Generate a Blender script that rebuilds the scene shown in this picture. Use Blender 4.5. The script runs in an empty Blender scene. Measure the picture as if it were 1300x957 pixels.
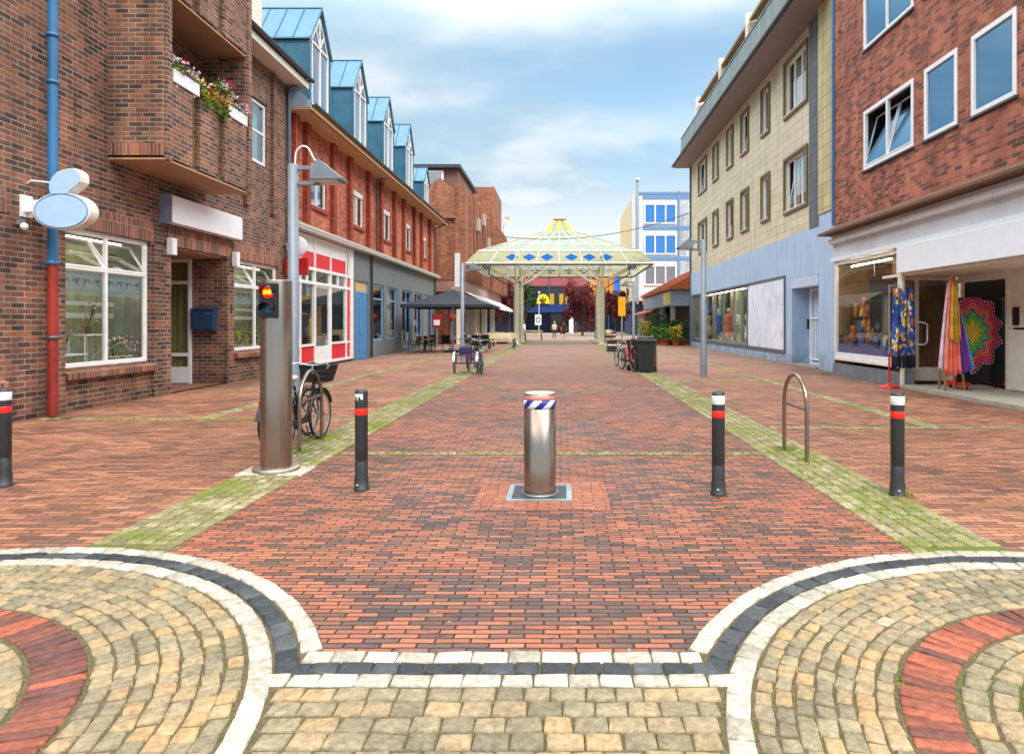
import bpy, bmesh, math, random
from mathutils import Vector, Matrix
random.seed(7)
R = math.radians
SC = bpy.context.scene
COL = SC.collection
# ---------------------------------------------------------------- camera
cd = bpy.data.cameras.new('camera'); cam = bpy.data.objects.new('camera', cd); COL.objects.link(cam)
cam.location = (0, 0, 1.6); cam.rotation_euler = (R(90), 0, 0)
cd.sensor_width = 36; cd.lens = 36*850/1300
cd.shift_x = -63/1300; cd.shift_y = -68.5/1300
cd.clip_end = 5000; cd.clip_start = .05
SC.camera = cam
# ---------------------------------------------------------------- light
SUN_EL, SUN_AZ = 58, 176          # azimuth clockwise from +Y
w = bpy.data.worlds.new('World'); SC.world = w; w.use_nodes = True
wn = w.node_tree; wn.nodes.clear()
def WN(t, **k):
    n = wn.nodes.new(t)
    for a, b in k.items(): setattr(n, a, b)
    return n
sky = WN('ShaderNodeTexSky', sky_type='NISHITA', sun_disc=False, sun_elevation=R(SUN_EL), sun_rotation=R(SUN_AZ), air_density=1.0, dust_density=.6, ozone_density=2.5)
hs = WN('ShaderNodeHueSaturation'); hs.inputs['Hue'].default_value = .482; hs.inputs['Saturation'].default_value = .95; hs.inputs['Value'].default_value = 1.1
wn.links.new(sky.outputs[0], hs.inputs['Color'])
bg1 = WN('ShaderNodeBackground'); bg1.inputs[1].default_value = .12; wn.links.new(hs.outputs[0], bg1.inputs[0])
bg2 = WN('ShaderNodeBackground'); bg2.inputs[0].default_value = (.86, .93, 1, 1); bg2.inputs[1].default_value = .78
tc = WN('ShaderNodeTexCoord'); sp = WN('ShaderNodeSeparateXYZ'); wn.links.new(tc.outputs['Generated'], sp.inputs[0])
def wm(op, a, b=0.):
    n = WN('ShaderNodeMath', operation=op)
    for i, q in enumerate((a, b)):
        if isinstance(q, (int, float)): n.inputs[i].default_value = q
        else: wn.links.new(q, n.inputs[i])
    return n.outputs[0]
zz = wm('ADD', wm('MAXIMUM', sp.outputs[2], 0.), .22)
cb = WN('ShaderNodeCombineXYZ')
wn.links.new(wm('DIVIDE', sp.outputs[0], zz), cb.inputs[0]); wn.links.new(wm('DIVIDE', sp.outputs[1], zz), cb.inputs[1])
mp = WN('ShaderNodeMapping'); mp.inputs['Location'].default_value = (5.2, 3.1, 0); mp.inputs['Scale'].default_value = (.75, 1.05, 1); wn.links.new(cb.outputs[0], mp.inputs[0])
nz = WN('ShaderNodeTexNoise'); nz.inputs['Scale'].default_value = 1.15; nz.inputs['Detail'].default_value = 7; nz.inputs['Roughness'].default_value = .5; nz.inputs['Distortion'].default_value = .25
wn.links.new(mp.outputs[0], nz.inputs['Vector'])
cr = WN('ShaderNodeMapRange', interpolation_type='SMOOTHSTEP'); cr.inputs[1].default_value = .36; cr.inputs[2].default_value = .60; cr.inputs[3].default_value = .25; cr.inputs[4].default_value = .95
wn.links.new(nz.outputs[0], cr.inputs[0])
# grey blue undersides in the cloud sheet
nz2 = WN('ShaderNodeTexNoise'); nz2.inputs['Scale'].default_value = 1.7; nz2.inputs['Detail'].default_value = 5; wn.links.new(mp.outputs[0], nz2.inputs['Vector'])
gm = WN('ShaderNodeMapRange', interpolation_type='SMOOTHSTEP'); gm.inputs[1].default_value = .44; gm.inputs[2].default_value = .62; wn.links.new(nz2.outputs[0], gm.inputs[0])
lw = WN('ShaderNodeMapRange', interpolation_type='SMOOTHSTEP'); lw.inputs[1].default_value = .13; lw.inputs[2].default_value = .24; lw.inputs[3].default_value = 1; lw.inputs[4].default_value = 0; wn.links.new(sp.outputs[2], lw.inputs[0])
cm = WN('ShaderNodeMix', data_type='RGBA'); cm.inputs[6].default_value = (.47, .67, .82, 1); cm.inputs[7].default_value = (.88, .95, 1, 1)
wn.links.new(wm('MAXIMUM', gm.outputs[0], lw.outputs[0]), cm.inputs[0]); hx_ = WN('ShaderNodeMapRange', interpolation_type='SMOOTHSTEP'); hx_.inputs[1].default_value = .38; hx_.inputs[2].default_value = .6; wn.links.new(sp.outputs[2], hx_.inputs[0])
cm2 = WN('ShaderNodeMix', data_type='RGBA'); cm2.inputs[7].default_value = (1, .95, .88, 1); wn.links.new(hx_.outputs[0], cm2.inputs[0]); wn.links.new(cm.outputs[2], cm2.inputs[6]); wn.links.new(cm2.outputs[2], bg2.inputs[0])
# thicker cloud towards the horizon
lo = WN('ShaderNodeMapRange', interpolation_type='SMOOTHSTEP'); lo.inputs[1].default_value = .08; lo.inputs[2].default_value = .32; lo.inputs[3].default_value = .9; lo.inputs[4].default_value = 0
wn.links.new(sp.outputs[2], lo.inputs[0])
fac = wm('MINIMUM', wm('ADD', cr.outputs[0], lo.outputs[0]), .98)
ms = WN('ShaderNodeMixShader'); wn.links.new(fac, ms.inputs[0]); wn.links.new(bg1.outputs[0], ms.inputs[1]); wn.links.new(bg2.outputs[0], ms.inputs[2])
# added fill: high sky brightened on both flanks to light the facades
def smr(v, a, b, c, d):
    n = WN('ShaderNodeMapRange', interpolation_type='SMOOTHSTEP'); wn.links.new(v, n.inputs[0])
    for i, q in enumerate((a, b, c, d)): n.inputs[i+1].default_value = q
    return n.outputs[0]
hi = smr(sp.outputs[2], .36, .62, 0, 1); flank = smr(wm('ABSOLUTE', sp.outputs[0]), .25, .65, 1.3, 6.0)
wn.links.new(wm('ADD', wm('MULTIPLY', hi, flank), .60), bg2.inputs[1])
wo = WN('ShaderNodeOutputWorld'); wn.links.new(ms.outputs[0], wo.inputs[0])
sl = bpy.data.lights.new('sun', 'SUN'); sl.energy = 1.7; sl.angle = R(10); sl.color = (1, .93, .82)
so = bpy.data.objects.new('sun', sl); COL.objects.link(so)
so.rotation_euler = (R(90-SUN_EL), 0, R(180-SUN_AZ)); so.location = (0, 0, 40)
SC.view_settings.view_transform = 'Standard'; SC.view_settings.look = 'None'
SC.view_settings.gamma = 1; SC.view_settings.use_curve_mapping = False
SC.view_settings.exposure = .78
SC.cycles.max_bounces = 8; SC.cycles.transparent_max_bounces = 12
SC.cycles.use_denoising = True
# ---------------------------------------------------------------- helpers
def lin(h):
    h = h.lstrip('#'); o = []
    for i in (0, 2, 4):
        c = int(h[i:i+2], 16)/255
        o.append(c/12.92 if c <= .04045 else ((c+.055)/1.055)**2.4)
    return (*o, 1)
class NT:
    def __init__(s, name):
        s.mat = bpy.data.materials.new(name); s.mat.use_nodes = True; s.t = s.mat.node_tree
        s.b = s.t.nodes['Principled BSDF']; s.out = s.t.nodes['Material Output']
    def n(s, t, **k):
        n = s.t.nodes.new(t)
        for a, b in k.items(): setattr(n, a, b)
        return n
    def put(s, sock, v):
        if isinstance(v, bpy.types.NodeSocket): s.t.links.new(v, sock)
        else: sock.default_value = v
    def m(s, op, a, b=None, c=None):
        n = s.n('ShaderNodeMath', operation=op)
        for i, q in enumerate((a, b, c)):
            if q is not None: s.put(n.inputs[i], q)
        return n.outputs[0]
    def mr(s, v, a, b, c, d, smooth=True):
        n = s.n('ShaderNodeMapRange', interpolation_type='SMOOTHSTEP' if smooth else 'LINEAR')
        s.put(n.inputs[0], v)
        for i, q in enumerate((a, b, c, d)): s.put(n.inputs[i+1], q)
        return n.outputs[0]
    def mix(s, f, a, b, bt='MIX'):
        n = s.n('ShaderNodeMix', data_type='RGBA', blend_type=bt)
        s.put(n.inputs[0], f); s.put(n.inputs[6], a); s.put(n.inputs[7], b); return n.outputs[2]
    def noise(s, vec, scale, detail=4, rough=.55, dim='3D'):
        n = s.n('ShaderNodeTexNoise', noise_dimensions=dim); s.put(n.inputs['Vector'], vec)
        n.inputs['Scale'].default_value = scale; n.inputs['Detail'].default_value = detail; n.inputs['Roughness'].default_value = rough
        return n
    def ramp(s, f, cols, const=False):
        n = s.n('ShaderNodeValToRGB'); s.put(n.inputs[0], f); cr = n.color_ramp
        cr.interpolation = 'CONSTANT' if const else 'LINEAR'
        while len(cr.elements) < len(cols): cr.elements.new(.5)
        for i, c in enumerate(cols):
            p, q = c if isinstance(c, tuple) and not isinstance(c[0], str) else (i/max(1, len(cols)-(0 if const else 1)), c)
            cr.elements[i].position = p
        for i, c in enumerate(cols):
            q = c[1] if isinstance(c, tuple) else c
            cr.elements[i].color = lin(q)
        return n.outputs[0]
    def comb(s, x, y, z=0.):
        n = s.n('ShaderNodeCombineXYZ')
        for i, q in enumerate((x, y, z)): s.put(n.inputs[i], q)
        return n.outputs[0]
    def sep(s, v):
        n = s.n('ShaderNodeSeparateXYZ'); s.put(n.inputs[0], v); return n.outputs
    def obj(s): return s.n('ShaderNodeTexCoord').outputs['Object']
    def pos(s): return s.n('ShaderNodeNewGeometry').outputs['Position']
    def bump(s, h, dist, strength=1.):
        n = s.n('ShaderNodeBump'); n.inputs['Strength'].default_value = strength; n.inputs['Distance'].default_value = dist
        s.put(n.inputs['Height'], h); s.put(s.b.inputs['Normal'], n.outputs[0]); return n
    def set(s, **k):
        for a, v in k.items(): s.put(s.b.inputs[a.replace('_', ' ')], v)
        return s.mat
MC = {}
def pm(name, h, rough=.55, metal=0, var=.10, scale=5., bump=.0, bscale=60, spec=.5, emit=0):
    if name in MC: return MC[name]
    t = NT(name); p = t.obj(); c = lin(h)
    nz = t.noise(p, scale, 5)
    f = t.mr(nz.outputs[0], .3, .7, 1-var, 1+var*.6)
    cc = t.mix(1., c, t.comb(f, f, f), 'MULTIPLY')
    t.set(Base_Color=cc, Metallic=float(metal), Roughness=t.mr(nz.outputs[0], .3, .7, max(.02, rough-.04), min(1, rough+.04)))
    t.b.inputs['Specular IOR Level'].default_value = spec
    if bump: t.bump(t.noise(p, bscale, 3).outputs[0], bump)
    if emit:
        t.b.inputs['Emission Color'].default_value = c; t.b.inputs['Emission Strength'].default_value = emit
    MC[name] = t.mat; return t.mat
def brick_nodes(t, u, v, bw, bh, mw, off=.5, jit=0.):
    rv = t.m('DIVIDE', v, bh); row = t.m('FLOOR', rv)
    sh = t.m('MULTIPLY', t.m('FLOORED_MODULO', row, 2.), off)
    if jit:
        wr = t.n('ShaderNodeTexWhiteNoise', noise_dimensions='1D'); t.put(wr.inputs['W'], row)
        sh = t.m('ADD', sh, t.m('MULTIPLY', wr.outputs['Value'], jit))
    ru = t.m('ADD', t.m('DIVIDE', u, bw), sh); colm = t.m('FLOOR', ru)
    fu = t.m('FRACT', ru); fv = t.m('FRACT', rv)
    du = t.m('MULTIPLY', t.m('MINIMUM', fu, t.m('SUBTRACT', 1., fu)), bw)
    dv = t.m('MULTIPLY', t.m('MINIMUM', fv, t.m('SUBTRACT', 1., fv)), bh)
    d = t.m('MINIMUM', du, dv)
    wn_ = t.n('ShaderNodeTexWhiteNoise', noise_dimensions='3D'); t.put(wn_.inputs['Vector'], t.comb(colm, row, 3.7))
    return wn_.outputs['Value'], d, wn_.outputs['Color']
def wall_uv(t):
    o = t.sep(t.obj()); g = t.n('ShaderNodeNewGeometry'); nn = t.sep(g.outputs['Normal'])
    ax = t.m('ABSOLUTE', nn[0]); ay = t.m('ABSOLUTE', nn[1]); az = t.m('ABSOLUTE', nn[2])
    f = t.m('GREATER_THAN', ax, ay)
    u = t.m('ADD', t.m('MULTIPLY', o[0], t.m('SUBTRACT', 1., f)), t.m('MULTIPLY', o[1], f))
    top = t.m('GREATER_THAN', az, .7)
    v = t.m('ADD', t.m('MULTIPLY', o[2], t.m('SUBTRACT', 1., top)), t.m('MULTIPLY', o[1], top))
    return u, v
def brick(name, cols, mortar, bw=.25, bh=.078, mw=.011, soldier=False, off=.5, stain=None, rough=.8, bdist=.006, const=False, wob=.006):
    if name in MC: return MC[name]
    t = NT(name); u, v = wall_uv(t)
    if soldier: u, v, bw, bh, off = v, u, .40, .075, 0.
    p = t.obj()
    nw = t.noise(p, 9., 2); nv = t.sep(nw.outputs['Color'])
    u = t.m('ADD', u, t.m('MULTIPLY', t.m('SUBTRACT', nv[0], .5), wob)); v = t.m('ADD', v, t.m('MULTIPLY', t.m('SUBTRACT', nv[1], .5), wob))
    rnd, d, rc = brick_nodes(t, u, v, bw, bh, mw, off)
    big = t.noise(p, .45, 4).outputs[0]
    key = t.m('ADD', t.m('MULTIPLY', rnd, .85), t.m('MULTIPLY', t.m('SUBTRACT', big, .42), .6))
    c = t.ramp(key, cols, const)
    fine = t.noise(p, 45., 4, .7).outputs[0]; ff = t.mr(fine, .25, .75, .72, 1.2)
    c = t.mix(1., c, t.comb(ff, ff, ff), 'MULTIPLY')
    sm_ = t.n('ShaderNodeMapping'); sm_.inputs['Scale'].default_value = (1.6, 1.6, .22); t.put(sm_.inputs[0], p)
    wk = t.m('MULTIPLY', t.mr(t.noise(sm_.outputs[0], 1.3, 5, .65).outputs[0], .3, .72, 1.14, .64), t.mr(t.sep(p)[2], 0., .7, .82, 1.))
    mask = t.mr(d, mw*.35, mw*.62, 0., 1.)
    mm = t.mr(t.noise(p, 2.2, 4).outputs[0], .3, .7, .75, 1.15)
    c = t.mix(mask, t.mix(1., lin(mortar), t.comb(mm, mm, mm), 'MULTIPLY'), c)
    c = t.mix(1., c, t.comb(wk, wk, wk), 'MULTIPLY')
    if stain:
        st = t.mr(t.noise(p, .8, 6, .65).outputs[0], .55, .75, 0., .55); c = t.mix(st, c, t.mix(1., c, lin(stain), 'MULTIPLY'))
    t.set(Base_Color=c, Roughness=rough); t.b.inputs['Specular IOR Level'].default_value = .3
    t.bump(t.m('ADD', mask, t.m('MULTIPLY', fine, .35)), bdist)
    MC[name] = t.mat; return t.mat
def glass(name, tint='#ffffff', refl=.22, rough=.0, gcol='#ffffff'):
    """clear pane: see-through with a mirror sheen that grows at grazing angles"""
    if name in MC: return MC[name]
    t = NT(name); t.t.nodes.remove(t.b)
    tr = t.n('ShaderNodeBsdfTransparent'); tr.inputs[0].default_value = lin(tint)
    gl = t.n('ShaderNodeBsdfGlossy'); gl.inputs['Roughness'].default_value = rough; gl.inputs[0].default_value = lin(gcol)
    nb = t.n('ShaderNodeBump'); nb.inputs['Distance'].default_value = .004; nb.inputs['Strength'].default_value = .05
    t.put(nb.inputs['Height'], t.noise(t.obj(), 1.3, 1).outputs[0]); t.put(gl.inputs['Normal'], nb.outputs[0])
    g_ = t.n('ShaderNodeNewGeometry'); dp = t.n('ShaderNodeVectorMath', operation='DOT_PRODUCT'); t.put(dp.inputs[0], g_.outputs['Normal']); t.put(dp.inputs[1], g_.outputs['Incoming'])
    sch = t.m('POWER', t.m('SUBTRACT', 1., t.m('ABSOLUTE', dp.outputs['Value'])), 5.); f0 = .04+refl
    f = t.m('ADD', t.m('MULTIPLY', sch, .9*(1-f0)), f0)
    mx = t.n('ShaderNodeMixShader'); t.put(mx.inputs[0], f); t.put(mx.inputs[1], tr.outputs[0]); t.put(mx.inputs[2], gl.outputs[0])
    t.put(t.out.inputs[0], mx.outputs[0]); MC[name] = t.mat; return t.mat
ORG = {}
def tag(o, label=None, cat=None, group=None, kind=None):
    for k, v in (('label', label), ('category', cat), ('group', group), ('kind', kind)):
        if v: o[k] = v
    return o
def thing(name, label, cat, loc=(0, 0, 0), group=None):
    o = bpy.data.objects.new(name, None); COL.objects.link(o); o.location = loc; o.empty_display_size = .2
    ORG[o.name] = Vector(loc); return tag(o, label, cat, group)
def room(mb, x0, x1, y0, y1, z0, z1, front, m=0):
    """five sided room, open towards the street"""
    v = [(x, y, z) for z in (z0, z1) for x, y in ((x0, y0), (x1, y0), (x1, y1), (x0, y1))]
    fs = [(0, 1, 2, 3), (4, 5, 6, 7), (0, 1, 5, 4), (2, 3, 7, 6)]+[(1, 2, 6, 5) if front == 'x0' else (3, 0, 4, 7)]
    mb.mesh(v, fs, m)
class MB:
    def __init__(s): s.v = []; s.f = []; s.mi = []; s.rnd = []; s.sm = []
    def face(s, pts, m=0, r=0., sm=False):
        i = len(s.v); s.v += [tuple(p) for p in pts]; s.f.append(tuple(range(i, i+len(pts)))); s.mi.append(m); s.rnd.append(r); s.sm.append(sm)
    def mesh(s, vs, fs, m=0, r=0., sm=False):
        i = len(s.v); s.v += [tuple(p) for p in vs]
        for f in fs: s.f.append(tuple(i+k for k in f)); s.mi.append(m); s.rnd.append(r); s.sm.append(sm)
        return s
    def box(s, x0, x1, y0, y1, z0, z1, m=0, r=0., b=0.):
        if x0 > x1: x0, x1 = x1, x0
        if y0 > y1: y0, y1 = y1, y0
        if z0 > z1: z0, z1 = z1, z0
        if not b:
            return s.mesh([(x0,y0,z0),(x1,y0,z0),(x1,y1,z0),(x0,y1,z0),(x0,y0,z1),(x1,y0,z1),(x1,y1,z1),(x0,y1,z1)],
                [(3,2,1,0),(4,5,6,7),(0,1,5,4),(1,2,6,5),(2,3,7,6),(3,0,4,7)], m, r)
        b = min(b, (x1-x0)*.45, (y1-y0)*.45, (z1-z0)*.45)
        bm = bmesh.new(); bmesh.ops.create_cube(bm, size=1, matrix=Matrix.Translation(((x0+x1)/2,(y0+y1)/2,(z0+z1)/2)) @ Matrix.Diagonal((x1-x0,y1-y0,z1-z0,1)))
        bmesh.ops.bevel(bm, geom=bm.edges[:], offset=b, segments=2, affect='EDGES', profile=.6)
        return s.bm(bm, m, r)
    def bm(s, bm, m=0, r=0., sm=False):
        bm.verts.index_update(); s.mesh([v.co[:] for v in bm.verts], [[v.index for v in f.verts] for f in bm.faces], m, r, sm); bm.free(); return s
    def tube(s, pts, r=.02, n=8, m=0, closed=False, rnd=0., cap=True):
        P = [Vector(p) for p in pts]; N = len(P); rr = r if isinstance(r, (list, tuple)) else [r]*N
        T = []
        for i in range(N):
            a = P[i-1] if (i > 0 or closed) else P[i]; b = P[(i+1) % N] if (i < N-1 or closed) else P[i]
            T.append((b-a).normalized())
        up = Vector((0, 0, 1)) if abs(T[0].z) < .9 else Vector((1, 0, 0))
        nrm = (up - T[0]*up.dot(T[0])).normalized(); vs = []
        for i in range(N):
            nrm = (nrm - T[i]*nrm.dot(T[i])).normalized(); bn = T[i].cross(nrm)
            for k in range(n):
                a = 2*math.pi*k/n; vs.append(P[i]+(nrm*math.cos(a)+bn*math.sin(a))*rr[i])
        fs = []
        for i in range(N if closed else N-1):
            j = (i+1) % N
            for k in range(n): fs.append((i*n+k, i*n+(k+1) % n, j*n+(k+1) % n, j*n+k))
        s.mesh(vs, fs, m, rnd, True)
        if cap and not closed: s.face([vs[k] for k in range(n)][::-1], m, rnd); s.face(vs[-n:], m, rnd)
        return s
    def lathe(s, c, prof, n=24, m=0, sm=True, axis='z'):
        vs = []; fs = []
        for r, z in prof:
            for k in range(n):
                a = 2*math.pi*k/n; x, y = r*math.cos(a), r*math.sin(a)
                vs.append({'z': (c[0]+x, c[1]+y, c[2]+z), 'x': (c[0]+z, c[1]+x, c[2]+y), 'y': (c[0]+x, c[1]+z, c[2]+y)}[axis])
        for i in range(len(prof)-1):
            for k in range(n): fs.append((i*n+k, i*n+(k+1) % n, (i+1)*n+(k+1) % n, (i+1)*n+k))
        s.mesh(vs, fs, m, 0., sm)
        if prof[0][0] > 1e-4: s.face(vs[:n][::-1], m)
        if prof[-1][0] > 1e-4: s.face(vs[-n:], m)
        return s
    def prism(s, poly, axis, a, b, m=0):
        """poly of 2d points extruded along an axis; 'x': (y,z), 'y': (x,z), 'z': (x,y)"""
        f = {'x': lambda p, q: (q, p[0], p[1]), 'y': lambda p, q: (p[0], q, p[1]), 'z': lambda p, q: (p[0], p[1], q)}[axis]
        n = len(poly); vs = [f(p, a) for p in poly]+[f(p, b) for p in poly]
        s.mesh(vs, [tuple(range(n))[::-1], tuple(range(n, 2*n))]+[(i, (i+1) % n, n+(i+1) % n, n+i) for i in range(n)], m); return s
    def ball(s, c, r, sc=(1, 1, 1), sub=2, m=0, rnd=0.):
        bm = bmesh.new(); bmesh.ops.create_icosphere(bm, subdivisions=sub, radius=r, matrix=Matrix.Translation(c) @ Matrix.Diagonal((*sc, 1)))
        return s.bm(bm, m, rnd, True)
    def xf(s, M, i0=0):
        for i in range(i0, len(s.v)): s.v[i] = tuple(M @ Vector(s.v[i]))
        return s
    def build(s, name, mats, parent=None, label=None, cat=None, group=None, kind=None, fix=True):
        if not isinstance(mats, (list, tuple)): mats = [mats]
        me = bpy.data.meshes.new(name); o = bpy.data.objects.new(name, me); COL.objects.link(o)
        if parent is not None: org = ORG[parent.name]; o.parent = parent
        elif kind == 'structure' or kind == 'stuff': org = Vector((0, 0, 0))
        else:
            xs, ys, zs = zip(*s.v); org = Vector(((min(xs)+max(xs))/2, (min(ys)+max(ys))/2, min(zs))); o.location = org
        me.from_pydata([(x-org[0], y-org[1], z-org[2]) for x, y, z in s.v], [], s.f)
        for mt in mats: me.materials.append(mt)
        me.polygons.foreach_set('material_index', s.mi); me.polygons.foreach_set('use_smooth', s.sm)
        if any(s.rnd):
            a = me.attributes.new('rnd', 'FLOAT', 'FACE'); a.data.foreach_set('value', s.rnd)
        if fix and len(s.f) < 60000:
            bm = bmesh.new(); bm.from_mesh(me); bmesh.ops.recalc_face_normals(bm, faces=bm.faces); bm.to_mesh(me); bm.free()
        me.update(); ORG[o.name] = org
        if label: tag(o, label, cat, group)
        if kind: o['kind'] = kind
        return o
def dup(o, loc=None, rz=None, label=None, parent=None, group=None):
    c = o.copy(); COL.objects.link(c); c.parent = parent
    if parent is None:
        if loc is not None: c.location = loc
        if rz is not None: c.rotation_euler = (0, 0, rz)
        if label: c['label'] = label
        if group: c['group'] = group
    for ch in o.children: dup(ch, parent=c)
    return c
def P3(axis, c, u, z): return (c, u, z) if axis == 'x' else (u, c, z)
def facade(mb, axis, c, sg, u0, u1, z0, z1, ops=(), depth=.2, m=0, mr=None, rev=True):
    """wall sheet in a plane with real openings and reveals going inwards"""
    us = sorted({u0, u1, *[q for o in ops for q in o[:2] if u0 < q < u1]}); zs = sorted({z0, z1, *[q for o in ops for q in o[2:4] if z0 < q < z1]})
    for i in range(len(us)-1):
        for j in range(len(zs)-1):
            uc, zc = (us[i]+us[i+1])/2, (zs[j]+zs[j+1])/2
            if any(o[0] < uc < o[1] and o[2] < zc < o[3] for o in ops): continue
            mb.face([P3(axis, c, us[i], zs[j]), P3(axis, c, us[i+1], zs[j]), P3(axis, c, us[i+1], zs[j+1]), P3(axis, c, us[i], zs[j+1])], m)
    ci = c-sg*depth; q = m if mr is None else mr
    for o in ops if rev else ():
        a, b, d, e = o[:4]
        for (ua, za, ub, zb) in ((a, d, a, e), (b, d, b, e), (a, e, b, e), (a, d, b, d)):
            mb.face([P3(axis, c, ua, za), P3(axis, c, ub, zb), P3(axis, ci, ub, zb), P3(axis, ci, ua, za)], q)
def abox(mb, axis, ca, cb, u0, u1, z0, z1, m=0, b=0.):
    if axis == 'x': mb.box(ca, cb, u0, u1, z0, z1, m, b=b)
    else: mb.box(u0, u1, ca, cb, z0, z1, m, b=b)
def window(par, axis, c, sg, u0, u1, z0, z1, cols=1, transom=None, fw=.07, dep=.07, frame=None, pane=None, back='room', name='window', tilt=(), sill=False, mull=None, ratios=None):
    """framed window: frame mesh, pane sub-part, curtain or dark room behind"""
    frame = frame or M_white; pane = pane or G_clear
    f = MB(); c1 = c+sg*dep; u0 += .003; u1 -= .003; z0 += .003; z1 -= .003
    abox(f, axis, c, c1, u0, u0+fw, z0, z1, b=.008); abox(f, axis, c, c1, u1-fw, u1, z0, z1, b=.008)
    abox(f, axis, c, c1-sg*.002, u0+fw, u1-fw, z0, z0+fw, b=.008); abox(f, axis, c, c1-sg*.002, u0+fw, u1-fw, z1-fw, z1, b=.008)
    edges = [u0+(u1-u0)*i/cols for i in range(cols+1)] if not ratios else [u0+(u1-u0)*r for r in ratios]
    mw = mull or fw*.8
    for e in edges[1:-1]: abox(f, axis, c, c1-sg*.004, e-mw/2, e+mw/2, z0+fw, z1-fw, b=.006)
    if transom:
        for i in range(len(edges)-1):
            a = edges[i]+(fw if i == 0 else mw/2); b = edges[i+1]-(fw if i == len(edges)-2 else mw/2)
            abox(f, axis, c, c1-sg*.006, a, b, transom-mw/2, transom+mw/2, b=.006)
    o = f.build(name, frame, par)
    g = MB(); cg = c+sg*dep*.45
    zl = [z0+fw, transom, z1-fw] if transom else [z0+fw, z1-fw]
    for i in range(len(edges)-1):
        for j in range(len(zl)-1):
            a, b = edges[i]+.02, edges[i+1]-.02; d, e = zl[j], zl[j+1]
            if (i, j) in tilt:      # open hopper: top leans into the room
                ln = .28
                s_ = MB(); zt = .05
                p = [P3(axis, c1-sg*.02, a+.03, d+.03), P3(axis, c1-sg*.02, b-.03, d+.03), P3(axis, c-sg*ln, b-.03, e-.06), P3(axis, c-sg*ln, a+.03, e-.06)]
                for k in range(4): s_.tube([p[k], p[(k+1) % 4]], .028, 4)
                sh_ = s_.build('sash', frame, o); s_ = MB(); s_.face(p); s_.build('sash_pane', G_clear if pane is G_shop else pane, sh_)
            else: g.face([P3(axis, cg, a, d), P3(axis, cg, b, d), P3(axis, cg, b, e), P3(axis, cg, a, e)])
    g.build('pane', pane, o)
    if back:
        k = MB(); cb = c-sg*.32
        k.face([P3(axis, cb, u0-.0, z0), P3(axis, cb, u1, z0), P3(axis, cb, u1, z1), P3(axis, cb, u0, z1)], 0)
        for ua, za, ub, zb in ((u0, z0, u0, z1), (u1, z0, u1, z1), (u0, z0, u1, z0), (u0, z1, u1, z1)): k.face([P3(axis, c-sg*.01, ua, za), P3(axis, c-sg*.01, ub, zb), P3(axis, cb, ub, zb), P3(axis, cb, ua, za)], 0)
        if back != 'room':
            spans = {'full': ((0, 1),), 'sides': ((0, .3), (.72, 1)), 'left': ((0, .55),), 'right': ((.5, 1),)}[back]
            for s0, s1 in spans:
                n = 14; ua = u0+fw+(u1-u0-2*fw)*s0; ub = u0+fw+(u1-u0-2*fw)*s1
                for i in range(n):
                    q0 = ua+(ub-ua)*i/n; q1 = ua+(ub-ua)*(i+1)/n
                    x0 = c-sg*(.16+.03*math.sin(i*2.1)); x1 = c-sg*(.16+.03*math.sin((i+1)*2.1))
                    k.face([P3(axis, x0, q0, z0+.03), P3(axis, x1, q1, z0+.03), P3(axis, x1, q1, z1-.03), P3(axis, x0, q0, z1-.03)], 1, 0, True)
        k.build('curtain' if back != 'room' else 'room_backing', [M_room, M_curtain], o)
    return o
def text_mesh(txt, size, depth=.004, mat=None, name='lettering', parent=None, loc=(0, 0, 0), rot=(R(90), 0, 0)):
    c = bpy.data.curves.new(name, 'FONT'); c.body = txt; c.size = size; c.extrude = depth; c.align_x = 'CENTER'; c.align_y = 'CENTER'
    t = bpy.data.objects.new('tmp', c); me = bpy.data.meshes.new_from_object(t); bpy.data.objects.remove(t)
    o = bpy.data.objects.new(name, me); COL.objects.link(o); me.materials.append(mat); o.parent = parent
    o.location = Vector(loc)-(ORG[parent.name] if parent else Vector()); o.rotation_euler = rot; return o
# ---------------------------------------------------------------- common materials
M_white = pm('white_paint', '#e6e8ea', .4, var=.05, bump=.0004)
M_offwhite = pm('cream_white', '#ddd6c8', .5, var=.08)
M_room = pm('dark_room', '#23262a', .9)
M_curtain = pm('net_curtain', '#cfd6da', .9, var=.1)
M_black = pm('black_paint', '#1b1d20', .42, var=.15)
M_rubber = pm('rubber', '#141414', .8)
M_char = pm('charcoal', '#34373c', .5)
M_grey = pm('grey_paint', '#80878c', .5, var=.12)
M_galv = pm('galvanised', '#a7b0b8', .38, metal=.6, var=.15)
M_red = pm('red_paint', '#cf1620', .35, var=.06)
M_wood = pm('wood', '#93693f', .6, var=.25, scale=9)
M_zinc = pm('zinc_gutter', '#54585b', .45, metal=.4, var=.25)
G_clear = glass('window_glass', '#d5dfdf', .26)
G_shop = glass('shop_glass', '#eef4f2', .06)
G_blue = glass('blue_glass', '#5b7c98', .42)
def leafmat(name, cols):
    if name in MC: return MC[name]
    t = NT(name); at = t.n('ShaderNodeAttribute', attribute_name='rnd', attribute_type='GEOMETRY')
    c = t.ramp(at.outputs['Fac'], cols); t.set(Base_Color=c, Roughness=.65); t.b.inputs['Specular IOR Level'].default_value = .25
    tr = t.n('ShaderNodeBsdfTranslucent'); t.put(tr.inputs[0], c); mx = t.n('ShaderNodeMixShader'); mx.inputs[0].default_value = .25
    t.put(mx.inputs[1], t.b.outputs[0]); t.put(mx.inputs[2], tr.outputs[0]); t.put(t.out.inputs[0], mx.outputs[0])
    MC[name] = t.mat; return t.mat
L_green = leafmat('green_leaves', ['#20401a', '#3d6a22', '#5d8a2c', '#8aa83c'])
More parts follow.
